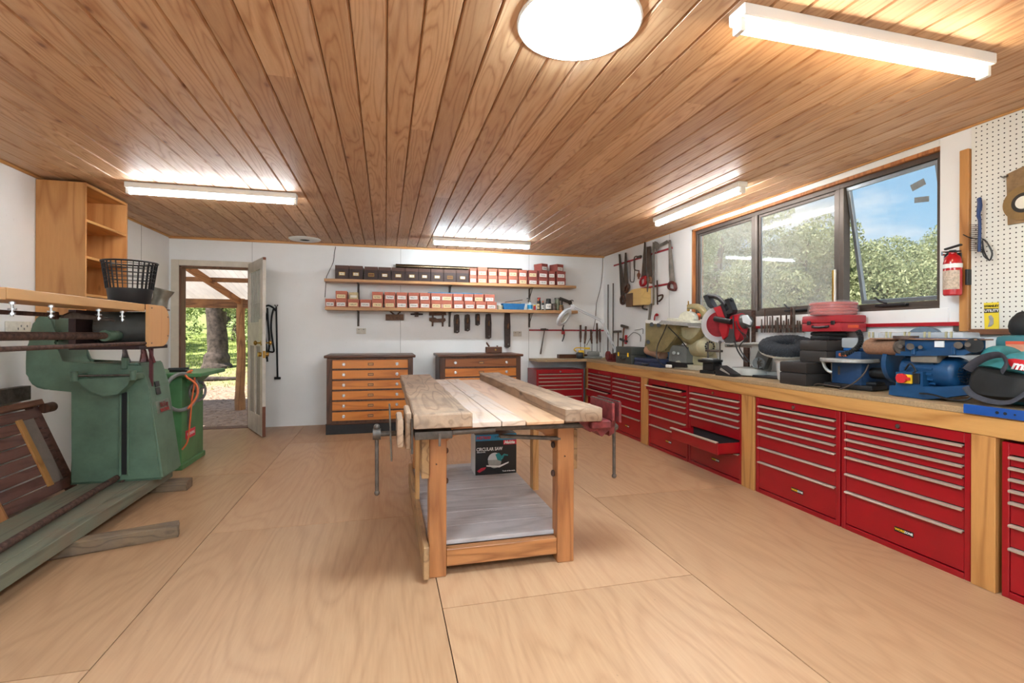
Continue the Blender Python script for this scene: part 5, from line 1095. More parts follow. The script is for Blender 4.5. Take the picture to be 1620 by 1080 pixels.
# --- cream bench disc / motor
L = Lay(1104,2.97); t = thing('electric_motor', 'cream electric motor with a round vented end on the bench', 'bench motor', L.loc, L.rz)
c0, c1 = L(1100,549,.07), L(1116,548,-.0)
s = MB(); s.cyl(c0,c1,.096,n=32); s.ball(c1,(.094,.094,.094),20); s.build('motor', m_cream, t, False, 50)
s = MB(); ax = (c1-c0).normalized(); q_ = ax.to_track_quat('Z','Y').to_matrix()
for i in range(12):
    a = i*PI/6; p = c1+ax*.082+q_@Vector((.040*math.cos(a),.040*math.sin(a),0)); s.ball(p,(.007,.007,.007) if 0 else .010,6)
s.build('vent_slots', m_blackp, t, False)
s = MB(); s.prism([(L(1088,560).x,.04),(L(1090,556).x,.18),(L(1112,560).x,.18),(L(1120,575).x,.04)],.02,.16,'XZ'); s.build('stand', m_cream, t, False)
s = MB(); s.prism([(L(1074,585).x,.001),(L(1076,570).x,.075),(L(1082,569).x,.085),(L(1086,577).x,.05),(L(1118,579).x,.045),(L(1122,586).x,.001)],-.06,.14,'XZ'); s.build('base', plain('cream_base',(196,190,168),.45), t, False)
# --- sliding mitre saw
L = Lay(1150,2.90); t = thing('mitre_saw', 'red and black sliding mitre saw with its clear toothed blade guard raised', 'mitre saw', L.loc, L.rz)
m_msred = plain('saw_red', (176,26,38), .35, 0, .06, 12); m_gray = plain('saw_grey_alloy', (172,172,166), .45, .1, .06, 20); m_dgrey = plain('dark_grey_alloy',(92,94,92),.45,.3,.1,20)
s = MB(); a = L(1186,577,.05); s.lathe([(.155,0),(.155,.03),(.145,.055),(.0001,.058)], (a.x,.06,.012), None, 40); s.bb((L(1140,590).x,.06,.012),(L(1226,590).x,.17,.045),.006); s.build('turntable', m_gray, t, False)
s = MB(); s.bb((L(1145,590).x,-.02,.0),(L(1165,590).x,.10,.03),.004); s.build('black_foot', m_blackp, t, False)
s = MB(); s.bb((L(1196,590).x,-.05,.0),(L(1240,590).x,.05,.02),.004); s.build('black_foot', m_blackp, t, False)
gc = L(1138.5,513,.02)
gm = Matrix.Rotation(math.radians(18),3,'Z')@Matrix.Rotation(PI/2,3,'X')
s = MB(); s.lathe([(.0001,-.012),(.140,-.012),(.146,0),(.140,.012),(.0001,.012)], gc, gm, 40); 
s.build('blade', plain('blade_red_disc', (150,40,50), .35, .4, .15, 14), t, False)
m_clear = plain('clear_guard', (214,218,222), .2, 0, 0, 1, alpha=.55)
s = MB(); n = 30
for k in range(n):
    a0 = math.radians(88+ k*(232/n)); a1 = math.radians(88+(k+1)*(232/n)); 
    P = lambda r,a,d: gc + Matrix.Rotation(math.radians(18),3,'Z')@Vector((r*math.cos(a), d, r*math.sin(a)))
    v = [s.bm.verts.new(P(r,a,d)) for a in (a0,a1) for r,d in ((.112,-.022),(.162,-.022),(.162,.022),(.112,.022))]
    s.bm.faces.new((v[0],v[1],v[5],v[4])); s.bm.faces.new((v[1],v[2],v[6],v[5])); s.bm.faces.new((v[2],v[3],v[7],v[6]))
s.build('blade_guard', m_clear, t, False, open_=True)
s = MB(); s.prism([(L(px,py).x,L(px,py).z) for px,py in ((1133,487),(1144,484),(1150,500),(1156,516),(1153,532),(1148,537),(1142,520),(1143,505))], -.035,.0,'XZ'); s.build('upper_guard', m_msred, t, False)
s = MB(); s.prism([(L(px,py).x,L(px,py).z) for px,py in ((1116,469),(1121,466),(1131,483),(1134,486),(1128,488),(1123,484))], -.03,.03,'XZ'); s.tube([L(1120,468),L(1134,470),L(1143,477),L(1147,484)],.020,10,k=4); s.tube([L(1128,487),L(1140,486),L(1150,480),L(1158,473)],.017,10,k=4); s.prism([(L(px,py).x,L(px,py).z) for px,py in ((1150,474),(1156,472),(1163,490),(1162,495),(1155,498),(1152,493),(1157,489))], -.03,.03,'XZ'); s.prism([(L(px,py).x,L(px,py).z) for px,py in ((1137,486),(1146,480),(1152,490),(1154,500),(1150,508),(1142,506))], -.03,.03,'XZ'); s.build('grip', m_blackp, t, False)
s = MB(); s.cyl(L(1131,504,-.07),L(1157,509,-.05),.024,n=18); s.build('motor_cap', m_blackp, t, False)
s = MB(); s.prism([(L(px,py).x,L(px,py).z) for px,py in ((1144,514),(1152,506),(1160,520),(1164,538),(1152,548),(1145,535))], -.01,.05,'XZ'); s.build('pivot_arm', m_dgrey, t, False)
s = MB(); s.cyl(L(1162,512,.05),L(1176,509,.06),.078,n=28); s.prism([(L(px,py).x,L(px,py).z) for px,py in ((1158,520),(1172,522),(1168,536),(1160,541))],.0,.08,'XZ'); s.build('motor', m_msred, t, False, 50)
s = MB(); s.cyl(L(1174,509,.06),L(1186,509,.06),.066,.048,n=28); s.build('motor_end', m_dgrey, t, False)
s = MB(); s.prism([(L(px,py).x,L(px,py).z) for px,py in ((1176,499),(1183,498),(1190,508),(1188,514),(1178,510))],-.02,.0,'XZ'); s.build('white_badge', m_ltp, t, False)
s = MB()
for py,d in ((543.5,.0),(547,.06)): s.cyl(L(1148,py,d),L(1206,py+.5,d),.012,n=12)
s.build('slide_rail', m_silver, t, False)
s = MB(); s.prism([(L(px,py).x,L(px,py).z) for px,py in ((1186,541),(1206,541),(1202,586),(1192,586),(1182,575))],.03,.14,'XZ'); s.build('rear_column', m_gray, t, False)
s = MB(); s.prism([(L(px,py).x,L(px,py).z) for px,py in ((1204,543),(1222,552),(1208,584),(1194,580),(1193,570))],-.0,.05,'XZ'); s.cyl(L(1200,574,-.03),L(1200,574,.05),.045,n=24); s.build('bevel_arm', m_dgrey, t, False)
s = MB()
for i in range(8):
    a_ = i*PI/4; c_ = L(1200,574,-.034); s.bar(c_, c_+Vector((.040*math.cos(a_),0,.040*math.sin(a_))),.006,.006)
s.build('bevel_knob_ribs', m_steel, t, False)
s = MB(); s.tube([L(1160,500,-.04),L(1161,530,-.04),L(1166,552,-.03),L(1176,568,-.05),L(1182,573,-.04)],.006,7,k=5); s.tube([L(1168,520,-.04),L(1178,535,-.04),L(1170,550,-.05),L(1185,572,-.03)],.005,7,k=5); s.tube([L(1164,508,-.05),L(1169,522,-.05),L(1183,533,-.04),L(1178,541,-.04)],.004,7,k=4); s.build('power_lead', m_blackp, t, False)
s = MB(); s.cyl(L(1139,541,-.01),L(1139,580,-.01),.006,n=10); s.ball(L(1139,541,-.01),.014,10); s.bb((L(1119,556).x,-.03,L(1119,556).z),(L(1143,556).x,.01,L(1119,552.5).z),.004); s.cyl(L(1120,541,-.01),L(1120,570,-.01),.008,n=10); s.build('hold_down_clamp', m_darksteel, t, False)
L = Lay(1125,2.80); t = thing('drill_vise', 'black drill vise with a round padded top at the bench front', 'vise', L.loc, L.rz)
s = MB(); s.bb((-.11,-.03,.0),(.06,.10,.028),.006); s.bb((-.07,-.03,.028),(.05,.08,.10),.008); s.build('body', m_blackp, t, False)
s = MB(); s.lathe([(.10,0),(.105,.008),(.105,.022),(.0001,.026)],(-.03,.02,.10),None,28); s.build('round_top', m_blackp, t, False)
s = MB(); s.lathe([(.07,0),(.07,.008),(.0001,.012)],(-.03,.02,.127),None,24); s.build('top_plate', m_silver, t, False)
L = Lay(1152,2.79); t = thing('work_support', 'black wedge-shaped plastic work support in front of the mitre saw', 'work support', L.loc, L.rz)
s = MB(); s.prism([(-.09,0),(-.09,.075),(-.05,.085),(.09,.02),(.10,0)],-.05,.04,'XZ'); s.build('wedge', m_blackp, t, False)
s = MB(); s.prism([(-.04,.05),(-.03,.070),(.06,.024),(.06,.015)],-.0525,-.05,'XZ'); s.build('wedge_slot', m_silver, t, False)
# --- bucket, bristle ring
bp = Vector((3.02,3.09,ZT))
t = thing('white_bucket', 'white plastic pail beneath the black bristle ring', 'bucket', bp)
s = MB(); s.lathe([(.10,0),(.105,.01),(.118,.17),(.124,.172),(.124,.186),(.118,.186),(.120,.20)],n=32); s.build('pail', plain('pail_white',(226,226,222),.4), t, False)
s = MB(); 
for z in (.150,.168,.186): s.torus((0,0,z),.121,.005)
s.build('rim_ribs', plain('pail_rib',(206,206,196),.4), t, False)
t = thing('bristle_ring', 'large tilted black bristled polishing ring lying on the white pail', 'polishing ring', bp+Vector((.0,.05,.240)))
q_ = Matrix.Rotation(math.radians(12),3,Vector((.25,-.97,0)))@Matrix.Rotation(math.radians(8),3,'X')
s = MB(); s.lathe([(.06,.02),(.066,.04),(.075,.055),(.095,.062),(.115,.065),(.135,.065),(.155,.064),(.172,.062),(.188,.056),(.200,.042),(.205,.025),(.203,.01),(.200,-.005),(.06,0),(.06,.02)],(0,0,0),q_,170,False); s.jit(.0028,8); s.build('bristles', plain('bristle_black',(44,48,54),.95,0,.9,220,1.), t, False, 60)
s = MB(); s.lathe([(.05,-.022),(.195,-.022),(.203,-.006),(.05,-.001),(.05,-.022)],(0,0,0),q_,48,False); s.build('backing_plate', plain('backing_cream',(196,196,186),.4), t, False)
# --- black cases
case('router_case', 'black moulded tool case lying at the bench front edge', 'tool case', (2.735,2.69),(2.95,2.92,.158), ZT, MATS['black_plastic'] if False else plain('case_brownblack',(44,40,38),.45,0,.06,10), group='black moulded cases in the pile')
case('router_case', 'black moulded tool case set back on top of the lower black case', 'tool case', (2.83,2.62),(3.05,2.84,.150), ZT+.159, plain('case_brownblack2',(50,46,43),.45,0,.06,10), group='black moulded cases in the pile')
case('black_box', 'small black box under the red tool case', 'box', (2.94,2.70),(3.10,2.86,.058), ZT+.310, m_blackp)
zr = ZT+.369
t = case('red_tool_case', 'red plastic tool case with a black handle on top of the pile', 'tool case', (2.91,2.58),(3.12,2.90,.112), zr, plain('case_red',(168,42,50),.38,0,.04,10), m_blackp)
s = MB(); s.bb((2.96,2.5785,zr+.025),(3.05,2.5800,zr+.045)); s.build('case_logo', plain('logo_orange',(220,90,50),.4), t)
t = thing('hose_coil', 'coil of orange-red hose in clear plastic wrap on the red case', 'hose coil', (3.01,2.735,zr+.113))
m_hose = plain('hose_red', (186,66,56), .4, 0, .06, 10)
for k in range(4):
    s = MB(); s.torus((3.01,2.735,zr+.127+.021*k),.128+(.004 if k%2 else 0),.0115,n=44,m=8); s.build('hose_loop', m_hose, t)
s = MB(); s.lathe([(.148,-.002),(.152,.02),(.149,.075),(.140,.097),(.10,.097)],(3.01,2.735,zr+.114),None,40,False)
q = random.Random(2)
for v in s.bm.verts: v.co += Vector((q.uniform(-.004,.004),q.uniform(-.004,.004),q.uniform(-.002,.002)))
s.build('plastic_wrap', plain('clear_wrap',(235,235,238),.12,0,0,1,alpha=.15), t, smoothang=0, open_=True)
t = thing('clear_organiser', 'clear plastic parts box standing beside the red case', 'box', (2.965,2.50,ZT+.245)); 
s = MB(); s.bb((2.90,2.44,ZT+.262),(3.04,2.575,ZT+.330),.012); s.build('clear_box', plain('clear_box_plastic',(200,206,210),.15,0,0,1,alpha=.5), t)
s = MB(); s.bb((2.91,2.45,ZT+.245),(3.03,2.57,ZT+.262),.003); s.build('box_base', m_blue, t)
t = thing('blue_machine', 'blue machine housing beneath the clear parts box', 'machine', (2.98,2.48,ZT)); s = MB(); s.bb((2.86,2.40,ZT+.001),(3.13,2.61,ZT+.19),.01); s.bb((2.88,2.42,ZT+.19),(3.10,2.60,ZT+.243),.008); s.build('housing', plain('dark_blue_machine',(34,66,104),.45,0,.12,12), t)
s = MB(); s.bb((2.857,2.41,ZT+.185),(2.87,2.60,ZT+.192)); s.build('edge_strip', m_silver, t)
# --- scroll saw with round table
L = Lay(1343,2.88); t = thing('round_table_saw', 'black scroll saw with a round aluminium table and yellow switch', 'scroll saw', L.loc, L.rz)
s = MB(); c = L(1343,569,.02); s.lathe([(.0001,-.010),(.155,-.014),(.160,-.010),(.160,.006),(.157,.009),(.0001,.010)], c, Matrix.Rotation(math.radians(0),3,'X'), 48); s.build('saw_table', m_silver, t, False)
s = MB(); s.bb((-.14,-.04,.004),(.16,.12,.035),.008); s.bb((-.10,.0,.035),(.16,.10,.055),.008); s.bb((-.09,-.0,.05),(.03,.08,.155),.008); s.cyl((.03,.05,.11),(.20,.06,.11),.034,n=22); s.build('saw_base', m_blackp, t, False)
s = MB(); s.bb((-.065,-.012,.085),(.01,.0,.145),.004); s.build('switch_plate', m_darksteel, t, False)
s = MB(); s.bb((.012,-.016,.085),(.045,.0,.14),.003); s.build('yellow_switch', m_yel, t, False)
s = MB(); s.bb((.022,-.018,.088),(.036,-.0155,.108)); s.build('switch_button', m_printred, t, False)
s = MB(); s.tube([L(1302,571,-.06),L(1305,580,-.06),L(1310,586,-.05),L(1316,588,-.04)],.010,8,k=4,flat=.4); s.build('tilt_scale', m_silver, t, False)
s = MB(); s.tube([L(1357,523,.0),L(1361,530,.0),L(1362,540,0),L(1356,550,0),L(1345,557,0),L(1332,561,.0)],.012,10,k=5)
for k in range(12):
    pass
s.build('dust_hose', m_blackr, t, False)
s = MB()
pts = smooth([Vector(p) for p in (L(1357,523),L(1361,530),L(1362,540),L(1356,550),L(1345,557),L(1332,561))],4)
for a_,b2 in zip(pts,pts[1:]): s.torus((a_+b2)/2,.013,.004,(b2-a_),14,6)
s.build('hose_ribs', m_blackr, t, False)
s = MB(); s.tube([L(1374,577,-.02),L(1366,592,-.05),L(1350,606,-.07),L(1330,615,-.08),L(1305,618,-.06),L(1289,612,-.05),L(1292,607,-.05),L(1310,609,-.05),L(1330,612,-.05)],.005,7,k=6)
s.build('power_lead', plain('lead_brown',(70,58,50),.5), t, False)
s = MB(); s.box(L(1334,561,.0),(.05,.02,.02),.004); s.build('orange_nozzle', m_org, t, False)
# --- blue belt and disc sander
L = Lay(1410,2.79,-1.48); t = thing('belt_disc_sander', 'blue belt and disc sander with a yellow and red switch and brown belt', 'bench sander', L.loc, L.rz)
m_bl2 = plain('sander_blue', (20,66,106), .38, 0, .1, 14); m_belt = plain('brown_abrasive', (142,106,82), .9, 0, .12, 90)
s = MB(); s.prism([(L(px,py).x,L(px,py).z) for px,py in ((1406,624),(1407,610),(1417,609),(1417,588),(1460,588),(1460,611),(1476,612),(1535,609),(1550,612),(1550,622),(1475,631),(1459,631),(1420,626))],.0,.13,'XZ'); s.build('base', m_bl2, t, False)
s = MB(); s.bb((L(1421,590).x,-.018,L(1421,605).z),(L(1445,590).x,.0,L(1421,591).z),.004); s.build('switch_plate', m_yel, t, False)
s = MB(); c = L(1428,598,-.018); s.cyl(c,c+Vector((0,-.018,0)),.026,n=20); s.bb((c.x+.01,-.034,c.z-.009),(c.x+.042,-.02,c.z+.007),.003); s.build('stop_paddle', plain('stop_red',(196,36,44),.4), t, False)
s = MB(); s.bb((L(1446,590).x,-.012,L(1446,606).z),(L(1456,590).x,.0,L(1446,590).z),.002); s.build('switch_side', m_blackp, t, False)
s = MB(); s.cyl(L(1432,590,.10),L(1432,548,.10),.006,n=8); c = L(1428,575,.10); s.cyl(c+Vector((-.07,.04,0)),c+Vector((-.045,.04,0)),.115,n=36); s.build('disc_guard', m_bl2, t, False)
s = MB(); a_,b2 = L(1440,584,.12),L(1516,590,.10); s.cyl(a_,b2,.082,n=36); s.build('motor', m_bl2, t, False, 50)
s = MB(); ax = (b2-a_).normalized(); q_ = ax.to_track_quat('Z','Y').to_matrix(); s.lathe([(.084,-.06),(.084,.0),(.078,.018),(.06,.028),(.0001,.030)], b2, q_, 36); s.build('fan_cover', m_bl2, t, False, 50)
s = MB()
for rr,nn in ((.018,6),(.032,12),(.046,18)):
    for i in range(nn): a0 = 2*PI*i/nn; s.ball(b2+ax*.0295+q_@Vector((rr*math.cos(a0),rr*math.sin(a0),0)),.0035,6)
s.build('vent_holes', m_blackp, t, False)
s = MB()
for i in range(16):
    a0 = PI*.05+PI*i/9; p = q_@Vector((.084*math.cos(a0),.084*math.sin(a0),0)); s.bar(a_+p+ax*.02, b2+p-ax*.07,.005,.010)
s.build('cooling_fins', m_bl2, t, False)
s = MB(); s.box(L(1470,566,.06),(.13,.10,.05),.010); s.build('terminal_box', plain('dusty_tan',(120,112,100),.8,0,.1,20), t, False)
s = MB(); s.bb((L(1415,534).x,.02,L(1415,556).z),(L(1535,534).x,.13,L(1415,534).z),.006); s.build('belt_frame', m_bl2, t, False)
s = MB(); s.prism([(L(px,py).x,L(px,py).z) for px,py in ((1416,562),(1418,556),(1536,552),(1540,556),(1524,562),(1440,563))],.0,.14,'XZ'); s.build('belt_tray', m_bl2, t, False)
for px in (1446,1510): s = MB(); s.bb((L(px-3,545).x,-.012,L(px,561).z),(L(px+3,545).x,.02,L(px,548).z),.003); s.build('bracket', m_bl2, t, False)
s = MB(); s.cyl(L(1376,548,.085),L(1424,549,.045),.046,n=32); s.ball(L(1376,548,.085),(.030,.046,.046),20); s.build('belt_roller', m_belt, t, False, 50)
s = MB(); s.bb((L(1375,535).x,.0,L(1375,536.5).z),(L(1545,535).x,.14,L(1375,534.6).z),.0015); s.build('belt_top', m_belt, t, False)
s = MB(); s.cyl(L(1425,549,.02),L(1428,549,.01),.040,n=24); s.cyl(L(1424,548,-.01),L(1428,548,.02),.012); s.build('roller_cap', m_darksteel, t, False)
s = MB(); s.cyl(L(1541,546,.0),L(1541,546,.12),.036,n=30); s.build('rear_roller', m_blackr, t, False)
s = MB(); s.bb((L(1476,545).x,.012,L(1476,549).z),(L(1491,545).x,.019,L(1476,539).z)); s.build('sander_label', m_ltp, t, False)
s = MB(); s.cyl(L(1433,531,.04),L(1433,536,.04),.058,n=26); s.build('round_knob', plain('knob_brown',(78,60,52),.6), t, False)
s = MB(); 
for px,py,r_ in ((1440,548,.018),(1456,549,.010),(1516,546,.018),(1531,545,.012)): s = MB(); s.cyl(L(px,py,-.02),L(px,py,.02),r_,n=12); s.build('lock_screw', m_darksteel, t, False)
s = MB(); s.tube([L(1432,585,.02),L(1440,575,.0),L(1448,586,-.0),L(1444,590,-.0)],.005,7,k=4); s.tube([L(1455,622,-.02),L(1475,624,-.03),L(1500,631,-.04),L(1525,633,-.04),L(1540,627,-.03)],.005,7,k=5); s.build('power_lead', m_blackp, t, False)
zt_ = L.loc.z
P = on_x(1398,534,3.02)
t = thing('clear_tray', 'long clear plastic tray lying on the blue belt sander', 'tray', (3.03,2.14,1.16))
A0, A1 = on_x(1398,531,3.02), on_x(1538,530,3.02)
s = MB(); s.bb((2.97,A1.y+.01,A0.z-.018),(3.10,A0.y,A0.z+.022),.012); s.build('tray', plain('clear_tray_plastic',(214,220,226),.12,0,0,1,alpha=.42), t)
for k in range(5): s = MB(); s.bb((2.965,A1.y+.06+.11*k,A0.z-.012),(2.972,A1.y+.07+.11*k,A0.z+.024)); s.bb((2.965,A1.y+.085+.11*k,A0.z-.012),(2.972,A1.y+.095+.11*k,A0.z+.024)); s.build('clip', m_cream, t)
A2 = on_x(1457,524,3.09); s = MB(); s.prism([(A2.y+.09*math.cos(a),A0.z-.0+.055*math.sin(a)) for a in [i*PI/16 for i in range(17)]], 3.108, 3.135, 'YZ'); o = s.build('half_disc_guard', plain('guard_bluegrey',(122,140,156),.35,.3), smoothang=30); tag(o,'grey half-disc guard standing behind the clear tray','guard')
# --- teal and black tool bag and teal case
L = Lay(1575,2.83,-1.5); t = thing('tool_bag', 'slumped black and teal tool bag with red brand patch on the bench', 'tool bag', L.loc, L.rz)
m_bagb = plain('bag_black', (26,25,24), .75, 0, .2, 9, .5); m_bagt = plain('bag_teal', (50,128,132), .55, 0, .12, 12, .3); m_strap = plain('bag_strap', (58,58,66), .8, 0, .15, 40)
def blob(s, outline, d0, d1, puff=.04, rows=6):
    # closed outline in x-z swept front to back with rounded shoulders
    cx0 = sum(p.x for p in outline)/len(outline); cz0 = sum(p.z for p in outline)/len(outline); rings = []
    for i in range(rows+1):
        u = i/rows; k = 1-.30*abs(2*u-1)**3; d = d0+(d1-d0)*u
        rings.append([s.bm.verts.new((cx0+(p.x-cx0)*k, d, max(.0005, (cz0+(p.z-cz0)*k) if p.z > .02 else p.z))) for p in outline])
    for A,B in zip(rings,rings[1:]):
        for j in range(len(A)): s.bm.faces.new((A[j],A[(j+1)%len(A)],B[(j+1)%len(A)],B[j]))
    s.bm.faces.new(rings[0]); s.bm.faces.new(rings[-1])
out = smooth([L(*p) for p in ((1527,622),(1525,606),(1529,590),(1541,577),(1560,580),(1590,586),(1622,593),(1650,598),(1652,630),(1640,637),(1590,636),(1545,630))],3,True)
for p_ in out: p_.z = max(p_.z, .001)
s = MB(); blob(s, out, -.02, .20); s.build('bag_body', m_bagb, t, False, 60)
out = smooth([L(*p) for p in ((1536,580),(1540,562),(1552,549),(1570,547),(1582,554),(1586,565),(1600,557),(1622,556),(1652,566),(1652,600),(1600,592),(1560,584))],3,True)
s = MB(); blob(s, out, .0, .17); s.build('bag_flap', m_bagt, t, False, 60)
s = MB(); s.prism([(L(px,py).x,L(px,py).z) for px,py in ((1595,568),(1606,567),(1650,574),(1650,592),(1608,584),(1600,578))],-.012,.004,'XZ'); s.build('brand_patch', plain('patch_red',(200,30,38),.5), t, False)
M = basis((1,0,-.12),(.12,0,1),L(1600,577,-.014)); text_mesh('brand_lettering','makita',.055,m_print,t,M,.0006,'LEFT',.002,1.,.25)
s = MB(); s.tube([L(1530,585,-.03),L(1545,572,-.035),L(1565,563,-.04),L(1585,562,-.04),L(1592,575,-.04),L(1585,588,-.03)],.020,8,k=5,flat=.25); s.tube([L(1527,612,-.02),L(1540,625,-.04),L(1570,635,-.06),L(1600,635,-.06),L(1630,616,-.03)],.014,8,k=5,flat=.3); s.build('strap', m_strap, t, False)
t = thing('teal_case', 'teal moulded tool case with an orange label behind the tool bag', 'tool case', (3.08,1.83,ZT))
c0,c1 = on_x(1578,560,3.03), on_x(1640,530,3.03)
s = MB(); s.bb((3.0,c1.y,ZT+.001),(3.145,c0.y,c1.z-.0),.03); s.build('shell', plain('case_teal',(46,108,116),.45,0,.05,8), t)
s = MB(); s.bb((2.994,c0.y-.19,c1.z-.085),(3.0,c0.y-.055,c1.z-.035)); s.build('case_label', plain('label_orange',(222,150,120),.6), t)
s = MB(); s.bb((2.993,c0.y-.19,c1.z-.045),(2.9995,c0.y-.055,c1.z-.030)); s.build('label_stripe', plain('label_red',(214,84,54),.6), t)
t = thing('blue_level', 'blue steel bar with round holes lying along the bench edge', 'spirit level', (2.72,1.50,ZT))
y0_, y1_ = 1.38, 1.735
s = MB(); s.bb((CF-.022,y0_,ZT-.030+.004),(CF-.012,y1_,ZT+.018),.002); s.bb((CF-.012,y0_,ZT+.001),(CF+.04,y1_,ZT+.006),.001); s.build('bar', plain('bar_blue',(18,72,146),.4,0,.05,10), t)
s = MB()
for y,r_ in ((1.60,.007),(1.57,.007),(1.535,.004)): s.cyl((CF-.0235,y,ZT-.004),(CF-.0215,y,ZT-.004),r_,n=12)
s.build('hole', m_blackp, t)
s = MB(); s.bb((CF-.024,y0_-.05,ZT-.027),(CF-.010,y0_,ZT+.019),.002); s.build('end_cap', m_yel, t)
# ================================================================ tools hanging on the back wall
BYW = YB-.006
def onw(*pts): return [on_y(px,py,BYW) for px,py in pts]
def wprism(s, pts, th, off=0.): q = [on_y(px,py,YB-off-th/2) for px,py in pts]; s.prism([(p.x,p.z) for p in q], YB-off-th, YB-off-.0005, 'XZ')
def wthing(name, label, cat, px, py, grp=None): p = on_y(px,py,YB); return thing(name, label, cat, (p.x,YB-.01,p.z), 0, grp)
g = 'wooden planes hanging under the lower shelf'
m_plane = plain('dark_wooden_plane', (62,44,36), .6, 0, .3, 30, .2)
for (x0_,x1_,y0_,y1_,lb) in ((718,727,497,527,'dark wooden moulding plane hanging leftmost under the lower shelf'),(735,743.5,497,524,'dark wooden moulding plane, second of the row hanging under the shelf'),(752,759,496,515,'shortest dark wooden plane hanging under the shelf'),(768,777,496,536,'long dark wooden plane hanging in the middle of the row'),(798,807,494,550,'longest dark wooden jointer plane hanging at the right of the row')):
    t = wthing('wooden_plane', lb, 'hand plane', (x0_+x1_)/2, y1_, g)
    s = MB(); w = x1_-x0_; wprism(s, [(x0_+w*.1,y0_+1),(x0_+w*.5,y0_),(x1_-w*.1,y0_+1),(x1_,y0_+(y1_-y0_)*.4),(x1_-w*.05,y1_-2),(x0_+w*.6,y1_),(x0_+w*.05,y1_-1),(x0_,y0_+(y1_-y0_)*.3)], .055); s.build('stock', m_plane, t)
    c = on_y((x0_+x1_)/2,(y0_*.6+y1_*.4),YB); s = MB(); s.bar((c.x-.008,YB-.07,c.z-.03),(c.x+.006,YB-.04,c.z+.04),.02,.03,.003); s.build('wedge', m_hardwood, t)
    s = MB(); a = on_y((x0_+x1_)/2,(y0_*.1+y1_*.9),YB); s.cyl((a.x,YB-.062,a.z),(a.x,YB-.056,a.z),.010,n=10); s.build('strike_button', m_steel, t)
t = wthing('grooving_plane', 'wide wooden plane body hanging by two arms under the lower shelf', 'hand plane', 624, 506)
s = MB(); wprism(s, [(610,497),(638.5,497),(638.5,506.5),(610,506.5)], .05); s.build('stock', plain('worn_brown_plane',(112,76,48),.6,0,.25,30), t)
s = MB(); wprism(s, [(616,492.5),(619,492.5),(625,497),(621,497)], .02); wprism(s, [(628,497),(632,492.5),(635,492.5),(631,497)], .02); s.build('arm', m_darkwood, t)
t = wthing('spokeshave', 'small dark spokeshave hanging under the lower shelf', 'spokeshave', 659, 500)
s = MB(); a,b_ = on_y(649.5,497,YB-.03), on_y(669,497,YB-.03); s.tube([a,(a+b_)/2,b_],[.010,.014,.010],8,k=3); s.build('handle', m_plane, t)
s = MB(); wprism(s, [(656,494),(662,494),(662,501),(656,501)], .04); s.build('body', m_darkwood, t)
t = wthing('plough_plane', 'wooden plough plane with two stems hanging under the lower shelf', 'hand plane', 692, 516)
m_pl2 = plain('plough_brown',(104,70,48),.6,0,.3,30)
s = MB(); wprism(s, [(679,494),(705,494),(706,498.5),(679,499)], .05); s.build('stock', m_pl2, t)
s = MB(); wprism(s, [(679,502.5),(688,502),(691,504),(704,503),(705,507),(702,509.5),(683,509.5),(679,507)], .05); s.build('fence', m_pl2, t)
s = MB(); wprism(s, [(683.5,498),(686,498),(685.5,516),(683,516)], .025, .01); s.build('stem', m_pl2, t)
s = MB(); wprism(s, [(699,498),(702,498),(701.5,516.5),(699,516.5)], .025, .01); s.build('stem', m_pl2, t)
# magnetic rail on the back wall with hammer and spokeshave
t = wthing('magnetic_rail', 'thin red magnetic tool rail across the back wall corner', 'tool rail', 912, 523)
a,b_ = on_y(837,522,YB), on_y(988,524,YB); s = MB(); s.bb((a.x,YB-.012,a.z-.010),(XR-.002,YB-.001,a.z+.010),.002); s.build('rail', m_redtrim, t)
t = wthing('claw_hammer', 'hammer with a pale wooden handle hanging from the red rail', 'hammer', 857, 560)
a,b_ = on_y(861.5,522,YB-.04), on_y(855,560,YB-.03); s = MB(); s.tube([a,(a*.5+b_*.5),b_],[.011,.012,.016],10,k=3,flat=.7); s.build('handle', wood('grey_handle',(128,112,100),(92,78,68),'Z',3,.6,knots=False), t)
s = MB(); c = on_y(861,521,YB-.04); s.bar(c+Vector((-.055,0,.0)),c+Vector((.03,0,.004)),.028,.028,.006); s.bar(c+Vector((.02,0,.004)),c+Vector((.06,0,-.004)),.03,.016,.004); s.build('head', m_darksteel, t)
t = wthing('spokeshave', 'curved black spokeshave with a red middle hanging on the red rail', 'spokeshave', 891, 540)
pts = [on_y(px,py,YB-.035) for px,py in ((892,514),(890.5,520),(892.5,526),(892,533),(889.5,540))]
s = MB(); s.tube(pts,[.008,.011,.012,.010,.009],8,k=4); s.build('handle', m_blackp, t); s = MB(); s.box(on_y(891,526,YB-.04),(.05,.03,.05),.012); s.build('iron', m_redtrim, t)
for px,py0,py1,lb in ((962,450,576,'thin metal rod leaning in the back corner, left of two'),(970,448,572,'thin metal rod leaning in the back corner, right of two')):
    a,b_ = on_y(px,py0,YB-.02), on_y(px,py1,YB-.02); 
    if a.x > XR-.02: a,b_ = on_x(px,py0,XR-.02), on_x(px,py1-4,XR-.02)
    a.z = a.z; s = MB(); s.cyl((a.x,a.y,ZT+.001),(a.x,a.y,a.z),.008,n=10); tag(s.build('metal_rod', m_darksteel), lb, 'rod', 'thin metal rods in the corner')
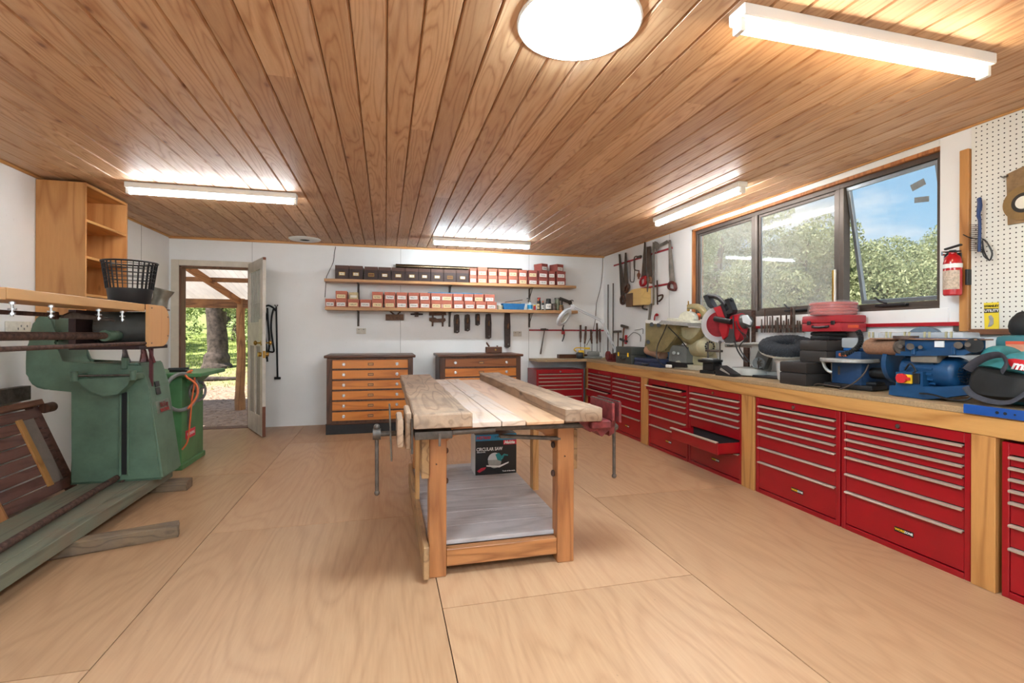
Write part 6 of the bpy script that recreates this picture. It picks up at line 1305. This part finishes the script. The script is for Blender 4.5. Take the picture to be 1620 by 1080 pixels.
# wiring up the corner
w1 = [on_y(px,py,YB-.006) for px,py in ((531,390),(529,400),(527,415),(519,432),(516,440),(515,455),(514,470))]
s = MB(); s.tube(w1,.004,6,k=4); tag(s.build('wire', m_darksteel), 'thin dark wire running from the ceiling to the left end of the shelves', 'wire')
w2 = [on_y(px,py,YB-.006) for px,py in ((953.5,408),(953,430),(950,455),(944,478),(943,490),(941,510),(936,530),(928,546))]
s = MB(); s.tube(w2,.004,6,k=4); tag(s.build('wire', m_darksteel), 'thin dark wire wandering down the wall near the room corner', 'wire')
# black hanging irons by the door
t = wthing('metal_tongs', 'black iron tongs and rods bunched on a hook beside the door', 'tongs', 426, 573)
s = MB()
for pts in (((417,488),(421,500),(419,520),(421,545),(423,572)),((423,487),(424,510),(426,535),(425,555),(416,573)),((433,488),(430,500),(429,520),(432,545),(433,556),(426,556)),((417,486),(425,483),(434,488),(436,492))): s.tube([on_y(px,py,YB-.025) for px,py in pts],.011,8,k=4)
s.build('irons', plain('black_iron',(26,26,28),.5,.6,.1,20), t)
t = wthing('iron_rod', 'long straight black iron rod with a flat foot hanging beside the door', 'iron rod', 438, 598)
s = MB(); s.cyl(on_y(437,486,YB-.02),on_y(439,597,YB-.02),.011,n=10); s.bar(on_y(434,598,YB-.02),on_y(444,598,YB-.02),.014,.03,.002); s.tube([on_y(434.5,482,YB-.02),on_y(437,486,YB-.02),on_y(439.5,482,YB-.02)],.007,6); s.build('rod', MATS['black_iron'], t)
# block plane on top of the right chest
p = on_z(781,557,.926)
t = thing('smoothing_plane', 'wooden smoothing plane standing on the right plan chest', 'hand plane', (p.x,6.45,.926)); px_ = on_y(781,557,6.45).x; t.location.x = px_; WM[t.name] = Matrix.Translation((px_,6.45,.926))
s = MB(); s.bb((-.11,-.03,0),(.11,.03,.085),.006); s.build('stock', m_darkwood_x, t, False)
s = MB(); s.tube([(-.06,0,.085),(-.085,0,.12),(-.10,0,.145)],[.012,.012,.008],8,k=3); s.cyl((.05,0,.085),(.05,0,.10),.012); s.build('tote', m_darkwood_x, t, False)
s = MB(); s.cyl((.02,-.034,.045),(.02,-.030,.045),.012,n=12); s.build('brass_plate', m_brass, t, False)
# ================================================================ tools on the right wall beyond the window
def rpt(px,py,off=.02): return on_x(px,py,XR-off)
def rprism(s, pts, th, off=0.): q = [on_x(px,py,XR-off-th/2) for px,py in pts]; s.prism([(p.y,p.z) for p in q], XR-off-th, XR-off-.0005, 'YZ')
def rthing(name, label, cat, px, py, grp=None): p = on_x(px,py,XR); return thing(name, label, cat, (XR-.01,p.y,p.z), 0, grp)
# crop scale: 6 px per source px from (920,340)
C = lambda x,y: (920+x/6, 340+y/6)
m_blade = plain('saw_blade_brown', (92,78,66), .45, .7, .25, 12); m_bladel = plain('saw_blade_grey', (140,134,124), .4, .8, .2, 10)
for i,(a,b_,lb) in enumerate((((308,485),(565,400),'short upper left red tool rail behind the two leaning saws'),((655,372),(862,312),'upper right red tool rail above the hanging square'),((570,700),(845,648),'lower red tool rail beside the panel saw handle'))):
    t = rthing('tool_rail', lb, 'tool rail', *C(*a), 'red tool rails on the right wall'); p,q_ = rpt(*C(*a),.006), rpt(*C(*b_),.006); z = (p.z+q_.z)/2
    s = MB(); s.bb((XR-.012,q_.y,z-.011),(XR-.001,p.y,z+.011),.002); s.build('rail', m_redtrim, t)
def saw(label, blade, handle, hm, bm_=m_blade, hole=None, off=.0, grip=None):
    t = rthing('hand_saw', label, 'hand saw', *C(*handle[0]), 'hand saws on the right wall')
    s = MB(); rprism(s, [C(*p) for p in blade], .003, .018+off); s.build('blade', bm_, t)
    s = MB(); pts = [C(*p) for p in handle]
    q = [on_x(px,py,XR-.022-off) for px,py in pts]; cm = sum(q, Vector())/len(q); q = [cm+(v-cm)*.8 for v in q]; s.tube(q, .020, 8, closed=True, k=3, flat=.7); s.build('handle', hm, t)
saw('dark hand saw leaning, leftmost on the right wall', [(352,372),(368,370),(402,640),(408,760),(376,845),(370,760)], [(372,770),(404,765),(408,838),(376,848)], m_darkwood)
saw('dark hand saw tilted the other way beside the leftmost saw', [(412,358),(426,356),(440,640),(440,700),(404,760),(396,650)], [(404,700),(440,650),(452,690),(420,745)], m_darkwood, off=.012)
saw('hand saw with a bright red handle on the right wall', [(596,256),(608,258),(612,570),(610,600),(562,610),(570,560)], [(556,610),(608,575),(610,655),(562,680)], m_redtrim, m_blade)
saw('broad dark blade saw with a carved wooden handle', [(618,302),(656,296),(668,560),(664,600),(622,610)], [(620,600),(655,585),(668,640),(640,640)], m_hardwood, off=.01)
saw('large pale panel saw with a dark red-brown handle', [(826,238),(846,236),(888,640),(836,640),(828,520)], [(824,655),(840,632),(888,645),(896,720),(826,705)], plain('dark_red_handle',(92,38,34),.5), m_bladel)
t = rthing('steel_square', 'long galvanised steel square strip hanging on the right wall', 'square', *C(684,855)); s = MB(); rprism(s, [C(676,258),C(694,258),C(692,850),C(676,858)], .006,.03); s.build('blade', m_bladel, t)
s = MB(); rprism(s, [C(694,248),C(716,255),C(738,280),C(812,238),C(826,262),C(742,304),C(710,360),C(694,300)], .006,.028); s.build('bracket', m_bladel, t)
t = rthing('hand_drill_brace', 'black carpenter brace crank hanging between the saws', 'brace', *C(590,890)); s = MB(); s.tube([rpt(*C(632,560),.05),rpt(*C(628,690),.05),rpt(*C(600,820),.05),rpt(*C(578,880),.05),rpt(*C(622,896),.05)],.011,8,k=4); s.build('crank', m_darksteel, t)
t = rthing('bit_brace', 'bent steel brace with a turned wooden grip on the upper left rail', 'brace', *C(540,610)); s = MB(); s.tube([rpt(*C(560,405)),rpt(*C(520,392)),rpt(*C(500,412)),rpt(*C(500,500)),rpt(*C(510,522)),rpt(*C(545,528))],.008,8,k=4); s.bar(rpt(*C(530,402)),rpt(*C(566,392)),.03,.03,.006); s.build('frame', m_darksteel, t)
s = MB(); s.tube([rpt(*C(545,530)),rpt(*C(543,570)),rpt(*C(541,608))],[.008,.022,.012],10,k=4); s.build('grip', plain('turned_grip',(128,72,44),.5), t)
t = rthing('wire_loop', 'long thin U-shaped wire hanging from the upper left rail', 'wire loop', *C(480,635)); s = MB(); s.tube([rpt(*C(460,440)),rpt(*C(462,560)),rpt(*C(464,625)),rpt(*C(482,636)),rpt(*C(498,622)),rpt(*C(504,520)),rpt(*C(506,430))],.006,7,k=4); s.build('wire', m_darksteel, t)
t = rthing('marking_gauge', 'thin dark upright gauge with a small fence near the panel saw', 'gauge', *C(720,850)); s = MB(); s.cyl(rpt(*C(718,620)),rpt(*C(722,850)),.009,n=8); s.build('stem', m_rust, t); s = MB(); s.tube([rpt(*C(722,770),.03),rpt(*C(768,758),.03),rpt(*C(765,790),.03),rpt(*C(735,820),.03)],.010,7,k=3); s.build('fence', m_rust, t)
t = rthing('wooden_box', 'pale plywood box with a dark open end fixed below the leftmost saws', 'box', *C(490,850)); 
a,b_,c = rpt(*C(416,765),.14), rpt(*C(560,700),.0), rpt(*C(562,850),.14)
yA, yB_ = rpt(*C(488,760),.14).y, rpt(*C(562,850),.14).y; z0_, z1_ = rpt(*C(562,850),.14).z, rpt(*C(500,702),.14).z
s = MB(); s.bb((XR-.14,yB_,z0_),(XR-.001,yA,z1_),.002); s.build('carcass', wood('pale_ply',(218,184,116),(202,166,100),'Y',1,.5,knots=False), t)
s = MB(); s.bb((XR-.15,yA-.0,z0_-.01),(XR-.001,yA+.17,z0_+.16),.004); s.build('dark_box', plain('scorched_box',(96,66,40),.6,0,.2,10), t)
s = MB(); s.prism([(yA,z0_+.162),(yA+.165,z0_+.162),(yA+.05,z1_),(yA,z1_)], XR-.13, XR-.002, 'YZ'); s.build('sloped_lid', MATS['pale_ply'], t)
# long strip and small hanging things low on the right wall
t = rthing('steel_rule', 'long flat steel rule leaning against the wall behind the scroll saw', 'rule', 1025, 560); s = MB(); s.bar(on_x(1021,556,XR-.015),on_x(1030,480,XR-.02),.006,.035,.001,up=(1,0,0)); s.build('rule', m_bladel, t)
t = rthing('hook_knife', 'red hooked tool sticking up behind the cream scroll saw', 'hook', 1036, 505); s = MB(); s.tube([rpt(1035,508,.03),rpt(1036,500,.03),rpt(1038,497,.03),rpt(1040,499,.03)],.018,8,k=3,flat=.5); s.build('hook', m_redtrim, t)
t = rthing('ball_hammer', 'small dark hammer hanging from the red rail near the corner', 'hammer', 984, 548); s = MB(); s.bar(rpt(983,515,.04),rpt(993,518,.04),.035,.035,.006); s.build('head', m_darksteel, t); s = MB(); s.cyl(rpt(987,517,.04),rpt(985,548,.03),.011,n=8); s.build('handle', m_hardwood, t)
t = rthing('tack_hammer', 'dark square-headed hammer hanging left of the small hammer', 'hammer', 978, 560); s = MB(); s.bar(rpt(971,524.5,.04),rpt(982,524,.04),.03,.03,.004); s.build('head', m_darksteel, t); s = MB(); s.cyl(rpt(978,525,.04),rpt(977,562,.03),.010,n=8); s.build('handle', m_darkwood, t)
t = rthing('spring_clamp', 'small clamp with red tips hanging low on the right wall', 'clamp', 990, 544); s = MB(); s.bar(rpt(981,536,.05),rpt(992,540,.05),.03,.03,.006); s.build('jaw', m_blackp, t); s = MB(); s.cyl(rpt(990.5,530,.05),rpt(990,544,.05),.018,n=10); s.build('red_tip', m_redtrim, t)
t = rthing('wire_hanger', 'bent wire hook shape on the wall above the tool cases', 'wire', 1010, 536); s = MB(); s.tube([rpt(993,534),rpt(1000,527),rpt(1005,526),rpt(1013,531),rpt(1013,540)],.004,6,k=4); s.tube([rpt(1004,522),rpt(1012,521),rpt(1017,520),rpt(1017,528)],.004,6,k=3); s.build('wire', m_steel, t)
# red magnetic rail and small bits below the window
t = thing('long_tool_rail', 'long red tool rail running under the window to the pegboard', 'tool rail', (XR-.006,2.8,1.245)); 
s = MB(); s.bb((XR-.025,2.01,1.235),(XR-.013,3.66,1.258),.002); s.bb((XR-.025,3.9,1.235),(XR-.013,4.35,1.255),.002); s.build('rail', m_redtrim, t)
s = MB(); 
for y in (2.05,2.6,3.2,3.6): s.bb((XR-.018,y,1.205),(XR-.013,y+.03,1.235)) 
s.build('rail_screw', m_steel, t)
qd = random.Random(9)
for i in range(16):
    px = 1205+i*4.3+qd.uniform(-1,1); z1_ = qd.uniform(1.29,1.36) if i not in (1,11,12) else 1.40; p = on_x(px,510,XR-.04); rr = qd.uniform(.005,.012)
    lb = ('drill bit standing in the row on the red rail, %s from the left' % ORD[i])
    s = MB(); s.cyl((p.x,p.y,1.20),(p.x,p.y,z1_),rr,rr*.7,n=8); s.cyl((p.x,p.y,1.235),(p.x,p.y,1.262),rr+.005,n=8); tag(s.build('drill_bit', m_rust if i%2 else m_darksteel), lb, 'drill bit', 'drill bits on the rail below the window')
t = rthing('metal_bar', 'tall brown metal bar standing before the window edge behind the mitre saw', 'bar', 1190, 560)
s = MB(); p = on_x(1190,560,XR-.05); z1_ = on_x(1190,491,XR-.05).z; s.bb((p.x-.012,p.y-.03,ZT+.001),(p.x+.012,p.y,z1_),.002); s.bb((p.x-.01,p.y+.04,ZT+.001),(p.x+.01,p.y+.10,1.24),.002); s.build('bar', m_rust, t)
t = thing('wooden_stick', 'short wooden stick standing between the window mullions', 'stick', (FX-.03,2.86,WZ0)); p,q_ = on_x(1318,468,FX-.03), on_x(1319,427,FX-.03); s = MB(); s.bb((FX-.035,p.y-.008,WZ0+.013),(FX-.022,p.y+.008,q_.z),.002); s.build('stick', m_brass, t)
s = MB(); s.bb((FX-.035,p.y-.020,WZ0+.013),(FX-.022,p.y-.009,q_.z+.003),.001); s.build('stick_edge', m_white, t)
s = MB(); s.cyl(on_x(1104,500,XR-.09),on_x(1104,508,XR-.05),.022,n=12); s.ball(on_x(1105,499,XR-.09),.026,10); tag(s.build('orange_ball', plain('ball_orange',(220,96,40),.4)),'small orange-topped object behind the scroll saw guard','knob')
# ================================================================ pegboard, extinguisher and hangings near the right edge
def peg_mat():
    m, nt, b, o = newmat('pegboard_panel'); v = mapping(nt, (1,1,1), rnd=False)
    sp = nt.nodes.new('ShaderNodeSeparateXYZ'); nt.links.new(v, sp.inputs[0])
    def cell(out):
        a = nt.nodes.new('ShaderNodeMath'); a.operation = 'DIVIDE'; nt.links.new(out, a.inputs[0]); a.inputs[1].default_value = .0254
        f = nt.nodes.new('ShaderNodeMath'); f.operation = 'FRACT'; nt.links.new(a.outputs[0], f.inputs[0])
        u = nt.nodes.new('ShaderNodeMath'); u.operation = 'SUBTRACT'; nt.links.new(f.outputs[0], u.inputs[0]); u.inputs[1].default_value = .5
        w = nt.nodes.new('ShaderNodeMath'); w.operation = 'MULTIPLY'; nt.links.new(u.outputs[0], w.inputs[0]); nt.links.new(u.outputs[0], w.inputs[1]); return w.outputs[0]
    ad = nt.nodes.new('ShaderNodeMath'); ad.operation = 'ADD'; nt.links.new(cell(sp.outputs[1]), ad.inputs[0]); nt.links.new(cell(sp.outputs[2]), ad.inputs[1])
    nt.links.new(ramp(nt, ad.outputs[0], [(.016,s2l((60,54,46))),(.026,s2l((228,226,216)))]), b.inputs['Base Color']); b.inputs['Roughness'].default_value = .6; return m
pz = on_x(1560,520,XR).z
s = MB(); s.bb((XR-.012,.3,pz),(XR-.002,1.995,ZC-.014)); o = s.build('pegboard', peg_mat(), smoothang=0); tag(o,'white pegboard panel on the right wall beside the window','pegboard')
a,b_ = rpt(1538,234,.01), rpt(1538,524,.01)
s = MB(); s.bb((XR-.028,2.0,b_.z),(XR-.001,2.045,a.z),.003); o = s.build('upright_batten', m_pine); tag(o,'upright pine batten along the left edge of the pegboard','batten')
s = MB(); s.bb((XR-.030,.3,pz-.032),(XR-.001,1.999,pz-.001),.003); o = s.build('base_batten', wood('brown_batten',(120,76,48),(92,56,36),'Y',2,.5,knots=False)); tag(o,'brown batten along the foot of the pegboard','batten')
p = on_x(1508,468,XR-.07); t = thing('fire_extinguisher', 'small red fire extinguisher with a white band hung right of the window', 'fire extinguisher', (XR-.075,p.y,p.z))
zt2 = on_x(1508,402,XR-.07).z-p.z
s = MB(); s.lathe([(.0001,.0),(.036,.001),(.042,.008),(.042,zt2*.78),(.036,zt2*.92),(.018,zt2),(.018,zt2+.01)],n=28); s.build('cylinder', plain('extinguisher_red',(184,22,28),.25,0,.03,6,coat=.4), t, False)
s = MB(); s.lathe([(.0428,zt2*.66),(.0428,zt2*.76)],n=28,close=False); s.build('white_band', m_wht, t, False)
s = MB(); s.lathe([(.0426,zt2*.15),(.0426,zt2*.60)],n=28,close=False)
for f_ in [f for f in s.bm.faces if f.calc_center_median().x > -.012]: s.bm.faces.remove(f_)
s.build('instruction_label', plain('label_beige',(200,180,160),.5,0,.2,90), t, False, open_=True)
s = MB(); s.cyl((0,0,zt2),(0,0,zt2+.022),.016,n=14); s.bar((-.015,.03,zt2+.03),(-.01,-.05,zt2+.045),.02,.010,.002); s.bar((-.01,.03,zt2+.015),(-.01,-.045,zt2+.01),.018,.008,.002); s.tube([(0,.012,zt2+.01),(0,.035,zt2+.0),(0,.04,zt2-.03)],.006,7,k=3); s.build('valve', m_blackp, t, False)
s = MB(); s.cyl((-.02,.03,zt2+.008),(-.028,.036,zt2+.008),.013,n=14); s.build('gauge', m_chrome, t, False)
s = MB(); s.bb((.044,-.015,.03),(.072,.015,zt2+.01),.002); s.bb((.03,-.052,zt2*.25),(.07,-.040,zt2*.62),.002); s.build('wall_bracket', m_blackp, t, False)
# wire brush, glasses, packet, sheet of art, black object
t = rthing('wire_brush', 'blue-handled wire brush hanging on the pine batten', 'wire brush', 1548, 398)
s = MB(); s.tube([rpt(1549,314,.05),rpt(1550,325,.055),rpt(1548,340,.055),rpt(1550,352,.05),rpt(1549,398,.05)],[.016,.018,.014,.012,.012],10,k=4,flat=.6); s.build('handle', plain('brush_blue',(30,60,112),.5), t)
s = MB()
for k in range(14):
    for j in (0,1,2): py = 355+3.1*k; s.cyl(rpt(1547,py,.045+.006*j),rpt(1534,py+1,.045+.006*j),.0015,n=4)
s.build('bristles', m_darksteel, t)
t = rthing('safety_glasses', 'dark-framed spectacles hanging on the pegboard', 'glasses', 1566, 412)
s = MB(); s.tube([rpt(1554,378,.05),rpt(1560,382,.05),rpt(1569,398,.05),rpt(1568,408,.05),rpt(1564,411,.05),rpt(1556,396,.05),rpt(1554,380,.05)],.004,7,k=4); s.tube([rpt(1553,393,.03),rpt(1556,404,.03),rpt(1562,410,.03)],.003,6,k=4); s.tube([rpt(1524,371,.03),rpt(1535,376,.04),rpt(1552,378,.05)],.003,6,k=3); s.build('frame', m_blackp, t)
t = rthing('blade_packet', 'yellow hanging packet with a black title band and a knife blade picture', 'packet', 1568, 523)
M0 = [(1556.5,479),(1580,478),(1580.5,522),(1558,524)]
s = MB(); rprism(s, M0, .002, .016); s.build('card', plain('packet_yellow',(232,206,50),.5,0,.03,10), t)
s = MB(); rprism(s, [(1557,488),(1580,487.5),(1580,494),(1557,495)], .0022, .0165); s.build('title_band', m_badge, t)
p = on_x(1568.5,491.3,XR-.0205); text_mesh('title', 'UTILITY', .018, m_wht, t, basis((0,-1,0),(0,0,1),p), .0003, 'CENTER', .0006, 1., 0., True)
p = on_x(1568.5,484,XR-.0205); text_mesh('title', 'STANLEY', .016, m_badge, t, basis((0,-1,0),(0,0,1),p), .0003, 'CENTER', .0006, 1., 0., True)
s = MB(); rprism(s, [(1564,500),(1568,498),(1572,503),(1572,512),(1568,516),(1563,517),(1566,508)], .0035, .0165); s.build('blade_picture', m_silver, t)
t = rthing('framed_disc_card', 'square brown card with a round disc hanging at the right edge of the pegboard', 'wall card', 1606, 353)
s = MB(); rprism(s, [(1593,276),(1622,262),(1650,250),(1650,348),(1622,351),(1595,356)], .010, .014); s.build('card', plain('card_brown',(150,118,78),.6,0,.2,20), t)
s = MB(); c = on_x(1620,320,XR-.028); s.cyl((XR-.030,c.y,c.z),(XR-.024,c.y,c.z),.088,n=40); s.build('disc', plain('disc_ochre',(142,110,62),.6,0,.1,20), t)
s = MB(); s.cyl((XR-.033,c.y,c.z),(XR-.030,c.y,c.z),.050,n=30); s.build('disc_ring', plain('disc_dark',(50,42,34),.6), t)
s = MB(); s.cyl((XR-.036,c.y,c.z),(XR-.033,c.y,c.z),.032,n=30); s.build('disc_centre', m_paper, t)
s = MB(); s.tube([rpt(1583,279,.02),rpt(1588,281,.03),rpt(1594,277,.03)],.004,6); s.build('hook', m_steel, t)
t = rthing('ear_defenders', 'black ear defenders hanging low on the pegboard at the right edge', 'ear defenders', 1614, 535)
s = MB(); s.tube([rpt(1609,534,.06),rpt(1609,515,.06),rpt(1613,502,.06),rpt(1622,499,.06),rpt(1632,505,.06)],.022,10,k=4); s.ball(rpt(1620,516,.06),(.05,.06,.07),16); s.build('cups', m_blackr, t)
